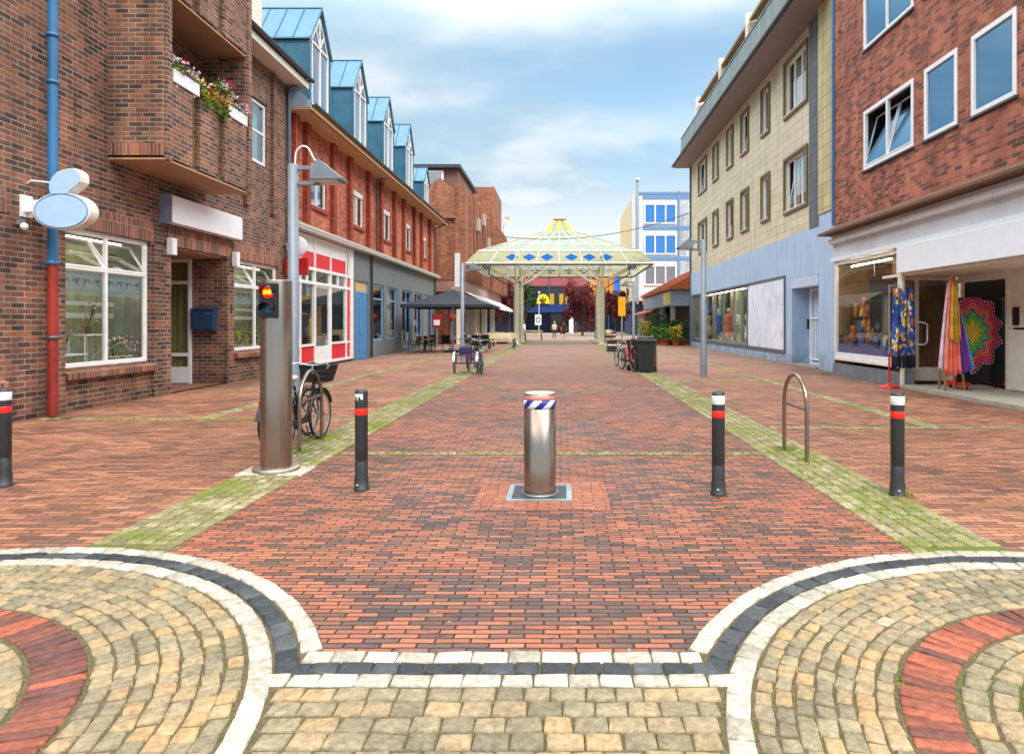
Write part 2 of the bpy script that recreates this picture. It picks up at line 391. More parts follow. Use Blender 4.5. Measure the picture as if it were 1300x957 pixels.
L_moss = leafmat('grass_blades', ['#55701c', '#7a951f', '#9cb42e'])
L_dark = leafmat('dark_leaves', ['#122412', '#1f3a1c', '#33552a', '#4d7434'])
L_maroon = leafmat('maroon_leaves', ['#2a1014', '#47191f', '#66262c', '#7d3a38', '#8f5a50'])
L_flower = leafmat('blossoms', [(0., '#e8e4da'), (.2, '#f2b8cf'), (.4, '#d8305a'), (.55, '#e0641c'), (.7, '#e8c330'), (.85, '#3a22a0'), (1., '#e51f1f')])
def leaf(mb, p, s, m=0, r=None):
    d = Vector((random.gauss(0, 1), random.gauss(0, 1), random.gauss(.3, .8))).normalized(); a = d.orthogonal().normalized(); a = Matrix.Rotation(random.uniform(0, 6.28), 3, d) @ a; b = d.cross(a)
    p = Vector(p); r = random.uniform(.01, 1) if r is None else r
    mb.face([p-a*s, p+b*s*.55, p+a*s, p-b*s*.55], m, r)
# ================================================================ the ground
def pave_mat(name, cols, bw, bh, joint, dark=.0, moss=.3, jit=.13):
    t = NT(name); p = t.pos(); o = t.sep(p)
    nw = t.sep(t.noise(p, 6., 2).outputs['Color'])
    u = t.m('ADD', o[0], t.m('MULTIPLY', t.m('SUBTRACT', nw[0], .5), .012)); v = t.m('ADD', o[1], t.m('MULTIPLY', t.m('SUBTRACT', nw[1], .5), .014))
    rnd, d, rc = brick_nodes(t, u, v, bw, bh, .008, .5, jit)
    big = t.noise(p, .55, 5, .6).outputs[0]; mid = t.noise(p, 2.3, 4, .6).outputs[0]
    key = t.m('ADD', t.m('MULTIPLY', rnd, .8), t.m('ADD', t.m('MULTIPLY', t.m('SUBTRACT', big, .45), 1.1), t.m('MULTIPLY', t.m('SUBTRACT', mid, .5), .5)))
    c = t.ramp(t.m('ADD', key, dark), cols)
    c2 = t.sep(rc); tone = t.mr(c2[1], 0., 1., .78, 1.16, False); c = t.mix(1., c, t.comb(tone, tone, tone), 'MULTIPLY')
    wr_ = t.mr(t.noise(p, .33, 6, .7).outputs[0], .4, .68, 1.06, .74); c = t.mix(1., c, t.comb(wr_, wr_, wr_), 'MULTIPLY')   # worn, grimy areas
    # dark damp spots on single bricks
    st = t.n('ShaderNodeMapping'); st.inputs['Scale'].default_value = (7, 16, 8); t.put(st.inputs[0], p)
    sn = t.noise(st.outputs[0], 1., 3, .6).outputs[0]
    sp_ = t.m('MULTIPLY', t.mr(sn, .56, .70, 0., .8), t.mr(mid, .40, .58, .25, 1.))
    c = t.mix(sp_, c, lin('#4a2c2e'))
    fine = t.noise(p, 70., 3, .7).outputs[0]; ff = t.mr(fine, .25, .75, .8, 1.15); c = t.mix(1., c, t.comb(ff, ff, ff), 'MULTIPLY')
    gv = t.n('ShaderNodeTexVoronoi', voronoi_dimensions='2D'); gv.inputs['Scale'].default_value = 2.6; t.put(gv.inputs['Vector'], p)
    gum = t.m('MULTIPLY', t.mr(t.m('ADD', gv.outputs['Distance'], t.m('MULTIPLY', t.noise(p, 40., 2).outputs[0], .03)), .055, .075, .55, 0.), t.m('GREATER_THAN', t.sep(gv.outputs['Color'])[0], .45)); c = t.mix(gum, c, lin('#3b302e'))   # trodden gum
    # pale specks
    wsp = t.mr(t.noise(p, 26., 2, .5).outputs[0], .72, .75, 0., .7); c = t.mix(wsp, c, lin('#cfc6bd'))
    mask = t.mr(d, .0025, .0065, 0., 1.)
    jc = t.mix(t.mr(t.noise(p, .8, 4).outputs[0], .52, .68, 0., moss), lin(joint), lin('#5e6a22'))
    c = t.mix(mask, jc, c)
    c = t.mix(t.mr(o[1], 12., 45., 0., .55), c, lin('#a5887a')) if name != 'fresh_clinker' else c   # paving colour turns paler and greyer up the street
    t.set(Base_Color=c, Roughness=t.mr(big, .3, .7, .42, .7)); t.b.inputs['Specular IOR Level'].default_value = .4
    t.bump(t.m('ADD', t.m('ADD', t.m('MULTIPLY', mask, t.mr(c2[2], 0., 1., .75, 1., False)), t.m('MULTIPLY', fine, .12)), t.m('MULTIPLY', mid, .3)), .012)
    return t.mat
PAVE = [(0., '#50423f'), (.2, '#634b45'), (.36, '#77554a'), (.46, '#8f5d4b'), (.6, '#a4664d'), (.78, '#9a5e49'), (1., '#b47a5f')]
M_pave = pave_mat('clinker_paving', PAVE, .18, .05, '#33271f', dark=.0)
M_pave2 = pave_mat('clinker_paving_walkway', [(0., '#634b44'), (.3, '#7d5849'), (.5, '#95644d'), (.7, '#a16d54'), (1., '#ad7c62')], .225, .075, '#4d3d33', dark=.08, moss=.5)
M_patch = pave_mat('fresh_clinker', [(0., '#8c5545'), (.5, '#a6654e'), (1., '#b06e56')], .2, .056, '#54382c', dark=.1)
t = NT('asphalt'); p = t.pos(); g1 = t.noise(p, 160., 2, .8).outputs[0]; g2 = t.noise(p, 1.2, 5).outputs[0]
vc = t.n('ShaderNodeTexVoronoi', feature='DISTANCE_TO_EDGE'); vc.inputs['Scale'].default_value = .9; t.put(vc.inputs['Vector'], t.n('ShaderNodeVectorMath', operation='ADD').outputs[0]); vm = vc.inputs['Vector'].links[0].from_node; t.put(vm.inputs[0], p); t.put(vm.inputs[1], t.noise(p, 5., 4).outputs['Color'])
ck = t.mr(vc.outputs[0], .004, .014, .35, 1.)
f = t.m('MULTIPLY', t.m('MULTIPLY', t.mr(g1, .3, .7, .45, 1.7), t.mr(g2, .3, .7, .7, 1.25)), ck); t.set(Base_Color=t.mix(1., (.022, .022, .022, 1), t.comb(f, f, f), 'MULTIPLY'), Roughness=.9); t.bump(g1, .006); M_asph = t.mat
M_base = pm('outer_ground', '#6f6a60', .9, var=.2, scale=.4)
def sheet(name, x0, x1, y0, y1, z, mt, kind='structure'):
    g = MB(); g.face([(x0, y0, z), (x1, y0, z), (x1, y1, z), (x0, y1, z)]); return g.build(name, mt, kind=kind)
sheet('ground', -1500, 1500, -1500, 2500, -.016, M_base)
sheet('road', -60, 60, -8, 2.05, -.006, M_asph)
sheet('pavement', -2.75, 2.45, 2.05, 125, .0, M_pave)
sheet('walkway', -14, -2.75, 2.05, 125, .0, M_pave2); sheet('walkway', 2.45, 14, 2.05, 125, .0, M_pave2)
sheet('plaza', -30, 40, 58, 125, .004, pm('pale_plaza_slabs', '#8a786c', .8, var=.15, scale=.6))
# ---- setts: real stones
def joint_mat(name, sand, moss, thr):
    t = NT(name); p = t.pos(); c = t.mix(t.mr(t.noise(p, 1.6, 5, .65).outputs[0], thr, thr+.12, 0., 1.), lin(sand), lin(moss))
    k = t.mr(t.noise(p, 60., 3).outputs[0], .3, .7, .6, 1.25); c = t.mix(1., c, t.comb(k, k, k), 'MULTIPLY')
    t.set(Base_Color=c, Roughness=.95); t.bump(t.noise(p, 90., 3).outputs[0], .006); return t.mat
def stone_mat(name, cols, rough=.75, moss=None, thr=.62, bump=.006):
    t = NT(name); p = t.pos(); at = t.n('ShaderNodeAttribute', attribute_name='rnd', attribute_type='GEOMETRY').outputs['Fac']
    big = t.noise(p, .9, 4).outputs[0]
    c = t.ramp(t.m('ADD', t.m('MULTIPLY', at, .75), t.m('MULTIPLY', t.m('SUBTRACT', big, .4), .9)), cols)
    n = t.noise(p, 28., 5, .7).outputs[0]; k = t.m('MULTIPLY', t.mr(n, .25, .75, .62, 1.28), t.mr(t.noise(p, 3., 5, .7).outputs[0], .3, .7, .86, 1.1)); c = t.mix(1., c, t.comb(k, k, k), 'MULTIPLY')
    if moss: c = t.mix(t.mr(t.noise(p, 1.3, 5, .7).outputs[0], thr, thr+.15, 0., .75), c, lin(moss))
    t.set(Base_Color=c, Roughness=rough); t.b.inputs['Specular IOR Level'].default_value = .35; t.bump(n, bump); return t.mat
M_sand = joint_mat('sandy_joints', '#5b5238', '#4f5a22', .52)
M_mossj = joint_mat('mossy_joints', '#5f5b3c', '#586a1f', .42)
M_ochre = stone_mat('ochre_setts', [(0., '#756f5c'), (.3, '#877e66'), (.5, '#948970'), (.72, '#a08c6c'), (.88, '#a78b65'), (1., '#aea58e')], moss='#7a7648', thr=.68, bump=.012)
M_strip = stone_mat('mossy_setts', [(0., '#6f6a4c'), (.4, '#847d5c'), (.7, '#948d6c'), (1., '#a8a288')], moss='#65721f', thr=.49, bump=.01)
M_wsett = stone_mat('white_setts', [(0., '#958f81'), (.4, '#b3aea1'), (1., '#c8c3b7')], .6, bump=.008)
M_ksett = stone_mat('black_setts', [(0., '#2c3136'), (.5, '#3d4348'), (1., '#565c60')], .45, bump=.01)
M_rsett = stone_mat('red_clinker_ring', [(0., '#543f3f'), (.3, '#74483f'), (.55, '#95543f'), (.8, '#a65d48'), (1., '#b06c55')], .7, bump=.004)
def stone(mb, q, h=.016, inset=.007, jit=.004, m=0, hi=True):
    """q: four plan corners, one pillow-topped stone"""
    cx = sum(a for a, b in q)/4; cy = sum(b for a, b in q)/4; r = random.uniform(.02, 1)
    q = [(a+random.uniform(-jit, jit), b+random.uniform(-jit, jit)) for a, b in q]
    def sh(k, z, tz=0): 
        out = []
        for a, b in q:
            dx, dy = cx-a, cy-b; l = math.hypot(dx, dy) or 1; s = min(.45, k*1.41/l); out.append((a+dx*s, b+dy*s, z+tz*(dx*ta+dy*tb)))
        return out
    ta, tb = random.uniform(-.04, .04), random.uniform(-.04, .04); h += random.uniform(-.0025, .0025)
    if m == 3 and hi: inset *= .5
    if hi: vs = sh(0, -.01)+sh(.001, h*.62, 1)+sh(inset, h*.97, 1)+sh(inset*2.6, h+.001, 1)
    else: vs = sh(0, -.01)+sh(inset, h, 1)
    n = len(vs)//4; fs = [(k*4+i, k*4+(i+1) % 4, k*4+4+(i+1) % 4, k*4+4+i) for k in range(n-1) for i in range(4)]+[tuple(range(n*4-4, n*4))]
    mb.mesh(vs, fs, m, r, True)
def ring(mb, C, r0, r1, ln, m, ymin, gap=.005, jit=.004, a0=-.06, a1=math.pi+.06, h=.018):
    n = int(abs(a1-a0)*(r0+r1)/2/ln); a = a0
    while a < a1:
        s = ln/((r0+r1)/2)*random.uniform(.85, 1.18); b = a+s; g = gap/((r0+r1)/2)
        q = [(C[0]+rr*math.cos(t_), C[1]+rr*math.sin(t_)) for rr, t_ in ((r0+gap/2, a+g/2), (r1-gap/2, a+g/2), (r1-gap/2, b-g/2), (r0+gap/2, b-g/2))]
        if sum(y for x, y in q)/4 > ymin: stone(mb, [(x, max(y, 2.06)) for x, y in q], h, jit=jit, m=m)
        a = b
CIRC = (((-3.44, 2.24), 2.50), ((2.82, 2.23), 2.44))
for C, Rr in CIRC:
    b = MB(); n = 96                                     # sandy bed
    for i in range(n):
        a, c = math.pi*i/n, math.pi*(i+1)/n
        pts = [(C[0]+Rr*math.cos(q), max(2.05, C[1]+Rr*math.sin(q)), .004) for q in (a, c)]
        b.face([(C[0]+Rr*math.cos(a), 2.05, .004), (C[0]+Rr*math.cos(c), 2.05, .004), pts[1], pts[0]]) 
    b.build('setts_bed', M_sand, kind='structure')
    s = MB()
    ring(s, C, Rr-.105, Rr, .155, 0, 3.235, gap=.008); ring(s, C, Rr-.22, Rr-.112, .15, 1, 3.06, gap=.009); ring(s, C, Rr-.335, Rr-.226, .155, 0, 2.06, gap=.008)
    k = 7; r1 = Rr-.345; r0 = 1.53
    for i in range(k): ring(s, C, r0+(r1-r0)*i/k, r0+(r1-r0)*(i+1)/k, .108, 2, 2.06, gap=.010, jit=.008, h=.014, a0=random.random()*.05)
    ring(s, C, 1.295, 1.52, .066, 3, 2.06, gap=.012, jit=.002, h=.012)
    for i in range(11): ring(s, C, 1.285-.11*(i+1), 1.285-.11*i, .12, 2, 2.06, gap=.014, jit=.008, h=.015)
    s.build('sett_circle', [M_wsett, M_ksett, M_ochre, M_rsett], kind='structure', fix=False)
s = MB()
def row(y0, y1, x0, x1, ln, m):
    x = x0
    while x < x1:
        e = min(x1, x+ln*random.uniform(.85, 1.2)); e = x1 if x1-e < ln*.4 else e
        stone(s, [(x+.003, y0+.003), (e-.003, y0+.003), (e-.003, y1-.003), (x+.003, y1-.003)], m=m); x = e
row(3.14, 3.24, -1.23, .665, .155, 0); row(3.035, 3.135, -1.30, .72, .135, 1); row(2.935, 3.03, -1.37, .81, .15, 0)
y = 2.925
while y > 2.1:                                            # ochre setts between the two fans
    xa = -3.44+math.sqrt(2.28**2-(y-.05-2.24)**2)+.015; xb = 2.82-math.sqrt(2.22**2-(y-.05-2.23)**2)-.015; row(y-.105, y-.008, xa, xb, .13, 2); y -= .108
s.build('sett_border', [M_wsett, M_ksett, M_ochre], kind='structure', fix=False)
sheet('setts_bed', -1.40, .82, 2.05, 3.245, .003, M_sand)
def strip(x0, x1, y0, y1, n, ln, along='y', skip=None, far=16):
    sheet('setts_bed', x0, x1, y0, y1, .002 if along == 'y' else .0035, M_mossj)
    s = MB()
    if along == 'y':
        wd = (x1-x0)/n
        y = y0
        while y < y1:
            d = ln*(1 if y < far else 2 if y < 30 else 4)*random.uniform(.95, 1.05)
            for i in range(n):
                off = random.uniform(-.01, .01); q = [(x0+wd*i+.006, y+off+.006), (x0+wd*(i+1)-.006, y+off+.006), (x0+wd*(i+1)-.006, y+d+off-.006), (x0+wd*i+.006, y+d+off-.006)]
                if not (skip and skip(*q[0])) : stone(s, q, .010, jit=.006, hi=y < 12)
            y += d
    else:
        wd = (y1-y0)/n
        for i in range(n):
            x = x0+random.random()*.05
            while x < x1:
                d = ln*random.uniform(.8, 1.2)
                stone(s, [(x+.006, y0+wd*i+.005), (x+d-.006, y0+wd*i+.005), (x+d-.006, y0+wd*(i+1)-.005), (x+.006, y0+wd*(i+1)-.005)], .010, jit=.006, hi=False); x += d
    s.build('sett_strip', M_strip, kind='structure', fix=False)
def in_circ(x, y): return any(math.hypot(x-C[0], y-C[1]) < Rr+.02 for C, Rr in CIRC)
strip(-3.40, -2.75, 4.62, 62, 6, .105, skip=in_circ); strip(2.45, 3.15, 4.55, 62, 6, .11, skip=in_circ)
strip(5.55, 5.82, 10.3, 62, 2, .12); strip(-6.1, -5.83, 11.2, 62, 2, .12)
for y in (8.2, 16.2, 24.2, 32.2): strip(-2.74, 2.44, y-.08, y+.08, 2, .11, 'x')
for y in (10.2, 18.2, 26.2, 34.2): strip(3.16, 8.3, y-.09, y+.09, 2, .11, 'x')
for y in (11.1, 16.2, 22.5, 30): strip(-8.7, -3.41, y-.09, y+.09, 2, .11, 'x')
# white blotch of fresh mortar round the signal column, fresh bricks round the rising bollard
s = MB()
for i in range(7):
    for j in range(4): stone(s, [(-3.42+.1*i, 7.0+.11*j), (-3.325+.1*i, 7.0+.11*j), (-3.325+.1*i, 7.105+.11*j), (-3.42+.1*i, 7.105+.11*j)], .016, m=0, hi=True)
s.build('pale_setts', M_wsett, kind='structure', fix=False)
g = MB(); x0, x1, y0, y1 = -.78, .42, 5.72, 6.75
g.face([(x0, y0, .003), (x1, y0, .003), (x1, y1, .003), (x0, y1, .003)]); g.build('pavement', M_patch, kind='structure')
# grass tufts in the joints
s = MB()
def tuft(x, y, rad, n, hh=.05):
    for _ in range(n):
        a = random.random()*6.28; q = rad*math.sqrt(random.random()); px, py = x+q*math.cos(a), y+q*math.sin(a)
        h = hh*random.uniform(.4, 1.2); dx, dy = random.gauss(0, .4)*h, random.gauss(0, .4)*h; wv = .004; b_ = random.random()*3.14; cx, sx = wv*math.cos(b_), wv*math.sin(b_)
        s.face([(px-cx, py-sx, .003), (px+cx, py+sx, .003), (px+dx, py+dy, h)], 0, random.uniform(.05, 1))
for x, y, rad, n in ((3.16, 6.2, .1, 120), (2.8, 8.45, .14, 240), (2.83, 7.75, .1, 90), (-3.28, 8.3, .18, 260), (-3.32, 9.2, .3, 420), (-3.0, 10.4, .35, 300), (-4.6, 11.15, .35, 220), (1.5, 6.28, .06, 40), (-1.9, 6.45, .06, 40), (8.15, 20.7, .2, 300), (3.0, 21.4, .2, 120)): tuft(x, y, rad, n)
for x0, x1, y0, y1, k in ((2.5, 3.1, 4.75, 8.5, 420), (-3.4, -2.8, 4.9, 12, 40), (-3.4, -2.8, 9.2, 14, 60), (2.5, 3.1, 9, 22, 110)):
    for _ in range(k): tuft(random.uniform(x0, x1), random.uniform(y0, y1), .04, 12, .024)
for _ in range(90):
    C, Rr = random.choice(CIRC); a = random.uniform(.25, 2.9); q = random.choice([1.28, 1.52, 1.95, 2.13, .9, 1.1]); x, y = C[0]+q*math.cos(a), C[1]+q*math.sin(a)
    if y > 2.97: tuft(x, y, .025, 10, .018)
for _ in range(70): tuft(random.uniform(-8.6, -3.5), random.choice([11.05, 11.15, 16.2]), .06, 14, .025)
for _ in range(50): tuft(random.uniform(3.2, 8), random.choice([10.15, 10.25, 18.2]), .05, 10, .02)
s.build('grass', L_moss, kind='stuff', fix=False)
# ================================================================ brick house (left, near)
M_b1 = brick('brown_brick', [(0., '#43342f'), (.2, '#58423a'), (.4, '#715044'), (.6, '#7f5546'), (.82, '#96624b'), (1., '#826a54')], '#a09386', bw=.27, bh=.092, mw=.017)
M_b1s = brick('brown_brick_soldier', [(0., '#5a3c34'), (.5, '#8f5a4c'), (1., '#b3745a')], '#ab9a88', soldier=True, mw=.013)
M_b1m = brick('mossy_brick', [(0., '#3a2b22'), (.4, '#5c4030'), (1., '#76553a')], '#857c52', bw=.27, bh=.092, mw=.015, stain='#a0a858')
M_soff = pm('brown_soffit', '#a98468', .8, var=.15)
X1 = -8.85
house = thing('brick_house', 'brown multi brick house with full height balcony bay and blue downpipe, nearest on the left', 'house', (X1, 14, 0))
ops = [(8.0, 10.55, .72, 3.35), (11.85, 14.42, .76, 3.35), (15.1, 17.75, 0, 3.35), (18.1, 20.9, .82, 3.35), (19.15, 20.1, 6.25, 8.1), (13.6, 16.2, 4.9, 7.0), (13.6, 16.2, 8.3, 10.4), (8.4, 9.9, 6.2, 8.2)]
w_ = MB(); facade(w_, 'x', X1, 1, 3, 16.6, 0, 12.6, ops, .16); facade(w_, 'x', X1, 1, 16.6, 21.62, 0, 9.4, ops, .16, rev=False)
w_.face([(X1, 21.62, 0), (X1-9, 21.62, 0), (X1-9, 21.62, 9.7), (X1, 21.62, 9.4)]); w_.face([(X1, 3, 0), (X1-9, 3, 0), (X1-9, 3, 12.6), (X1, 3, 12.6)])
w_.box(X1, X1+.09, 11.62, 11.82, 0, 3.3); w_.box(X1, X1+.05, 14.46, 15.09, .0, 3.3)
w_.box(X1, X1+.10, 18.62, 18.9, 4.9, 9.2); w_.box(X1, X1+.10, 20.35, 20.6, 4.9, 9.2)
w_.build('wall', M_b1, house)
w_ = MB()                                                # recessed entrance
w_.box(-10.9, X1-.001, 17.76, 18.05, 0, 3.35); w_.box(-10.9, -10.7, 15.1, 17.76, 0, 3.35); w_.box(-10.9, X1-.17, 14.8, 15.09, 0, 3.35)
w_.build('entrance_recess', M_b1, house)
w_ = MB(); w_.box(-10.7, X1-.17, 15.1, 17.75, 3.3, 3.34); w_.build('entrance_ceiling', M_soff, house)
w_ = MB()
for a, b, z in ((8.0, 10.55, 3.35), (11.85, 14.42, 3.35), (15.1, 17.75, 3.35), (18.1, 20.9, 3.35)): w_.box(X1, X1+.02, a-.1, b+.1, z, z+.4)
w_.build('soldier_course', M_b1s, house)
for a, b, z in ((8.0, 10.6, .72), (11.83, 14.5, .76), (18.05, 20.95, .82)):
    w_ = MB(); w_.prism([(X1-.1, z+.01), (X1+.13, z-.06), (X1+.13, z-.17), (X1-.1, z-.17)], 'y', a, b); w_.build('window_sill', M_b1s, house)
window(house, 'x', X1-.14, 1, 8.0, 10.55, .74, 3.33, 2, 2.6, .08, back=None, pane=G_shop)
for a, b, z in ((11.85, 14.42, .78), (18.1, 20.9, .84)):
    o = window(house, 'x', X1-.14, 1, a, b, z, 3.34, 2, 2.62, .085, back=None, pane=G_shop, tilt={(0, 1), (1, 1)}, name='shop_window')
    s = MB(); s.face([(X1-.16, a+.1, 2.12), (X1-.16, b-.1, 2.12), (X1-.16, b-.1, 2.56), (X1-.16, a+.1, 2.56)])
    tt = NT('frosted_film'); tt.set(Base_Color=lin('#8d9a9b'), Roughness=.6); mt = tt.n('ShaderNodeBsdfTransparent'); mx = tt.n('ShaderNodeMixShader'); mx.inputs[0].default_value = .62
    tt.put(mx.inputs[1], mt.outputs[0]); tt.put(mx.inputs[2], tt.b.outputs[0]); tt.put(tt.out.inputs[0], mx.outputs[0])
    s.build('frosted_film', tt.mat, o)
    s = MB()
    for cy in (a+.4, a+.95, b-.95, b-.4):
        for sg in (-1, 1):
            pts = [(X1-.135, cy+sg*(.04+.2*q/14)+.0, 2.36+.07*math.sin(q/14*5)) for q in range(15)]; s.tube(pts, .009, 4)
            pts = [(X1-.135, cy+sg*(.19+.05*math.cos(q*.5)*(1-q/16)), 2.40+.05*math.sin(q*.5)*(1-q/16)) for q in range(15)]; s.tube(pts, .009, 4)
    s.build('scroll_ornament', M_char, o)
    s = MB(); s.box(X1-.75, X1-.73, a+.1, b-.1, 1.95, 2.03); s.box(X1-.75, X1-.73, a+.1, b-.1, 1.70, 1.80); s.build('blind_rail', M_white, o)
# room behind the shop windows
w_ = MB(); room(w_, -12.9, X1-.17, 7, 14.75, -.01, 3.4, 'x1'); w_.build('room_interior', [pm('olive_room', '#9fa394', .9, var=.25, scale=2)], house)
w_ = MB(); room(w_, -12.9, X1-.17, 18.06, 21.5, -.01, 3.4, 'x1'); w_.build('room_interior', [MC['olive_room']], house)
w_ = MB()
for i in range(52):
    y = 11.4+i*.07; w_.face([(-9.95+.05*math.sin(i*1.9), y, .1), (-9.95+.05*math.sin((i+1)*1.9), y+.07, .1), (-9.95+.05*math.sin((i+1)*1.9), y+.07, 3.2), (-9.95+.05*math.sin(i*1.9), y, 3.2)], 0, 0, True)
w_.build('curtain', pm('olive_curtain', '#a3a583', .9, var=.2), house)
w_ = MB()
for i in range(44):
    y = 18.1+i*.07; w_.face([(-9.95+.05*math.sin(i*1.9), y, .1), (-9.95+.05*math.sin((i+1)*1.9), y+.07, .1), (-9.95+.05*math.sin((i+1)*1.9), y+.07, 3.2), (-9.95+.05*math.sin(i*1.9), y, 3.2)], 0, 0, True)
w_.build('curtain', MC['olive_curtain'], house)
for y0, y1 in ((11.9, 14.3), (18.3, 20.8)):
    s = MB(); s.box(-9.5, -9.4, y0, y1, 3.22, 3.27); s.build('ceiling_fill_lamp', pm('fill_lamp_glow', '#fff4e2', .5, emit=8), house)  # near lamp is real, far one added to brighten its room
# door in the recess, facing the street's near end
d = MB()
for x in (-10.68, -9.86): d.box(x, x+.07, 17.66, 17.74, 0, 3.28)
for z in (0.02, .72, 2.62, 3.2): d.box(-10.61, -9.86, 17.665, 17.735, z, z+(.42 if z < .1 else .09))
d.box(-10.5, -10.42, 17.67, 17.73, .81, 2.62); door = d.build('door', M_white, house)
d = MB(); d.face([(-10.65, 17.70, .4), (-9.82, 17.70, .4), (-9.82, 17.70, 3.2), (-10.65, 17.70, 3.2)]); d.build('pane', glass('door_glass', '#cfd2b4', .12), door)
d = MB(); d.tube([(-10.46, 17.6, 1.0), (-10.46, 17.6, 1.6)], .016); d.tube([(-10.46, 17.6, 1.05), (-10.46, 17.68, 1.05)], .01); d.tube([(-10.46, 17.6, 1.55), (-10.46, 17.68, 1.55)], .01); d.build('handle', M_galv, door)
d = MB()
for i in range(14):
    x = -10.65+i*.06; d.face([(x, 17.745+.012*math.sin(i*2), .4), (x+.06, 17.745+.012*math.sin(i*2+2), .4), (x+.06, 17.745+.012*math.sin(i*2+2), 3.2), (x, 17.745+.012*math.sin(i*2), 3.2)], 0, 0, True)
d.build('door_curtain', MC['olive_curtain'], door)
# upper windows
window(house, 'x', X1-.12, 1, 19.15, 20.1, 6.27, 8.08, 1, 7.2, .08, back='full'); window(house, 'x', X1-.12, 1, 8.4, 9.9, 6.2, 8.2, 2, None, .08, back='sides')
# brick on edge strip under the upper window
# balcony bay
bay = MB(); XB = -7.76
bay.box(X1, XB, 13.06, 13.3, 4.87, 12.6); bay.box(X1, XB, 16.45, 16.7, 4.87, 12.6)
bay.box(XB, XB+.05, 13.10, 13.26, 4.8, 12.6); bay.box(XB, XB+.05, 16.5, 16.66, 4.8, 12.6)
bw_ = bay.build('balcony_bay', M_b1, house)
for z in (4.87, 8.2, 11.5):
    s = MB(); s.box(X1, XB-.14, 13.31, 16.44, z-.04, z+.13); s.box(X1, XB, 13.07, 16.69, z-.08, z-.041); s.build('balcony_slab', M_soff, bw_)
    if z > 11: break
    s = MB(); s.box(XB-.14, XB-.06, 13.31, 16.44, z-.03, z+1.52, 1)
    for a, b in ((13.31, 14.05), (14.33, 15.08), (15.38, 16.44)): s.box(XB-.06, XB+.02, a, b, z, z+1.58, 0)
    s.build('balcony_parapet', [M_b1, M_b1m], bw_)
    window(house, 'x', X1-.12, 1, 13.6, 16.2, z+.1, z+2.1, 3, None, .08, back='room')
s = MB(); s.box(X1, XB-.001, 13.045, 13.06, 4.87, 5.1); s.build('soldier_course', M_b1s, bw_)
# roof and eaves at the far end
s = MB(); s.prism([(X1+.55, 9.62), (X1-6.5, 15.4), (X1-6.5, 15.2), (X1+.55, 9.5)], 'y', 16.71, 22.1); s.build('roof', pm('dark_roof_tile', '#4c4744', .75, var=.3, scale=3), house)
s = MB(); s.box(X1-.002, X1+.55, 16.71, 22.0, 9.26, 9.46); s.build('eaves_board', M_offwhite, house)
def gutter(x, y0, y1, z, r=.075, par=None, name='gutter'):
    g = MB(); n = 8; pr = [(x+r*math.cos(math.pi+math.pi*i/n), z+r*math.sin(math.pi+math.pi*i/n)) for i in range(n+1)]; pi = [(x+(r-.008)*math.cos(math.pi+math.pi*i/n), z+(r-.008)*math.sin(math.pi+math.pi*i/n)) for i in range(n+1)]
    g.prism(pr+pi[::-1], 'y', y0, y1)
    return g.build(name, M_zinc, par)
gutter(X1+.63, 16.71, 22.1, 9.58, .085, house)
s = MB(); s.box(X1-2.6, X1+.02, 18.4, 19.75, 9.7, 13.4, b=.02); s.build('dormer', M_offwhite, house)
# downpipes
M_bluep = pm('blue_pipe', '#2f6d9e', .4, var=.2, scale=2); M_redp = pm('red_pipe', '#8f2a22', .5, var=.35, scale=2)
def pipe(par, x, y, z0, z1, r, mt, name='downpipe', bands=()):
    g = MB(); g.tube([(x, y, z0), (x, y, z1)], r, 16); o = g.build(name, mt, par)
    for zb in bands: g = MB(); g.lathe((x, y, zb), [(r, -.03), (r+.018, -.03), (r+.018, .03), (r, .03)], 16); g.box(X1+.001 if x < 0 else x, x, y-.015, y+.015, zb-.012, zb+.012); g.build('pipe_clip', mt if zb > 2.3 else M_zinc, o)
    return o
pipe(house, -8.68, 11.42, 2.6, 12.6, .077, M_bluep, bands=(2.62, 5.7, 6.5, 8.9)); pipe(house, -8.68, 11.42, .02, 2.59, .077, M_redp, bands=(1.35,))
pipe(house, -8.76, 21.52, .05, 8.9, .06, pm('slate_pipe', '#5a6b7c', .45), bands=(3.2, 6.2))
s = MB(); s.tube([(-8.76, 21.52, 8.9), (-8.74, 21.52, 9.1), (-8.35, 21.7, 9.45), (-8.22, 21.7, 9.56)], .06, 10); s.build('swan_neck', MC['slate_pipe'], house)
s = MB(); s.box(-9.6, X1+.02, 17.60, 17.62, 0, 0.0) if 0 else None
text_mesh('3', .22, .006, M_black, 'house_number', house, (X1+.012, 17.92, 1.95), (R(90), 0, R(90)))
# ================================================================ dormered red brick row
X2 = -8.9
M_b2 = brick('orange_brick', [(0., '#96503e'), (.3, '#b05f48'), (.6, '#c06e54'), (.85, '#cc8066'), (1., '#aa604c')], '#c98a70', bw=.26, bh=.09, mw=.01, bdist=.005)
M_b2d = brick('dark_orange_brick', [(0., '#80382b'), (.5, '#a04834'), (1., '#b85840')], '#94503e', bw=.12, bh=.09, mw=.01)
M_tan = pm('tan_soffit', '#c9a37c', .7, var=.12); M_tile = pm('anthracite_tile', '#3f4245', .7, var=.3, scale=4)
row_h = thing('dormered_row', 'orange brick shop row with steep blue metal dormers along its dark roof', 'building', (X2, 34, 0))
wc = [24.6+4.75*i for i in range(5)]
ops = [(y-.95, y+.75, 5.8, 7.35) if i < 4 else (y-.6, y+.5, 5.8, 7.2) for i, y in enumerate(wc)]
w_ = MB(); facade(w_, 'x', X2, 1, 21.63, 47, 4.7, 8.6, ops, .16); w_.face([(X2, 47, 0), (X2-9, 47, 0), (X2-9, 47, 8.6), (X2, 47, 8.6)])
w_.build('wall', M_b2, row_h)
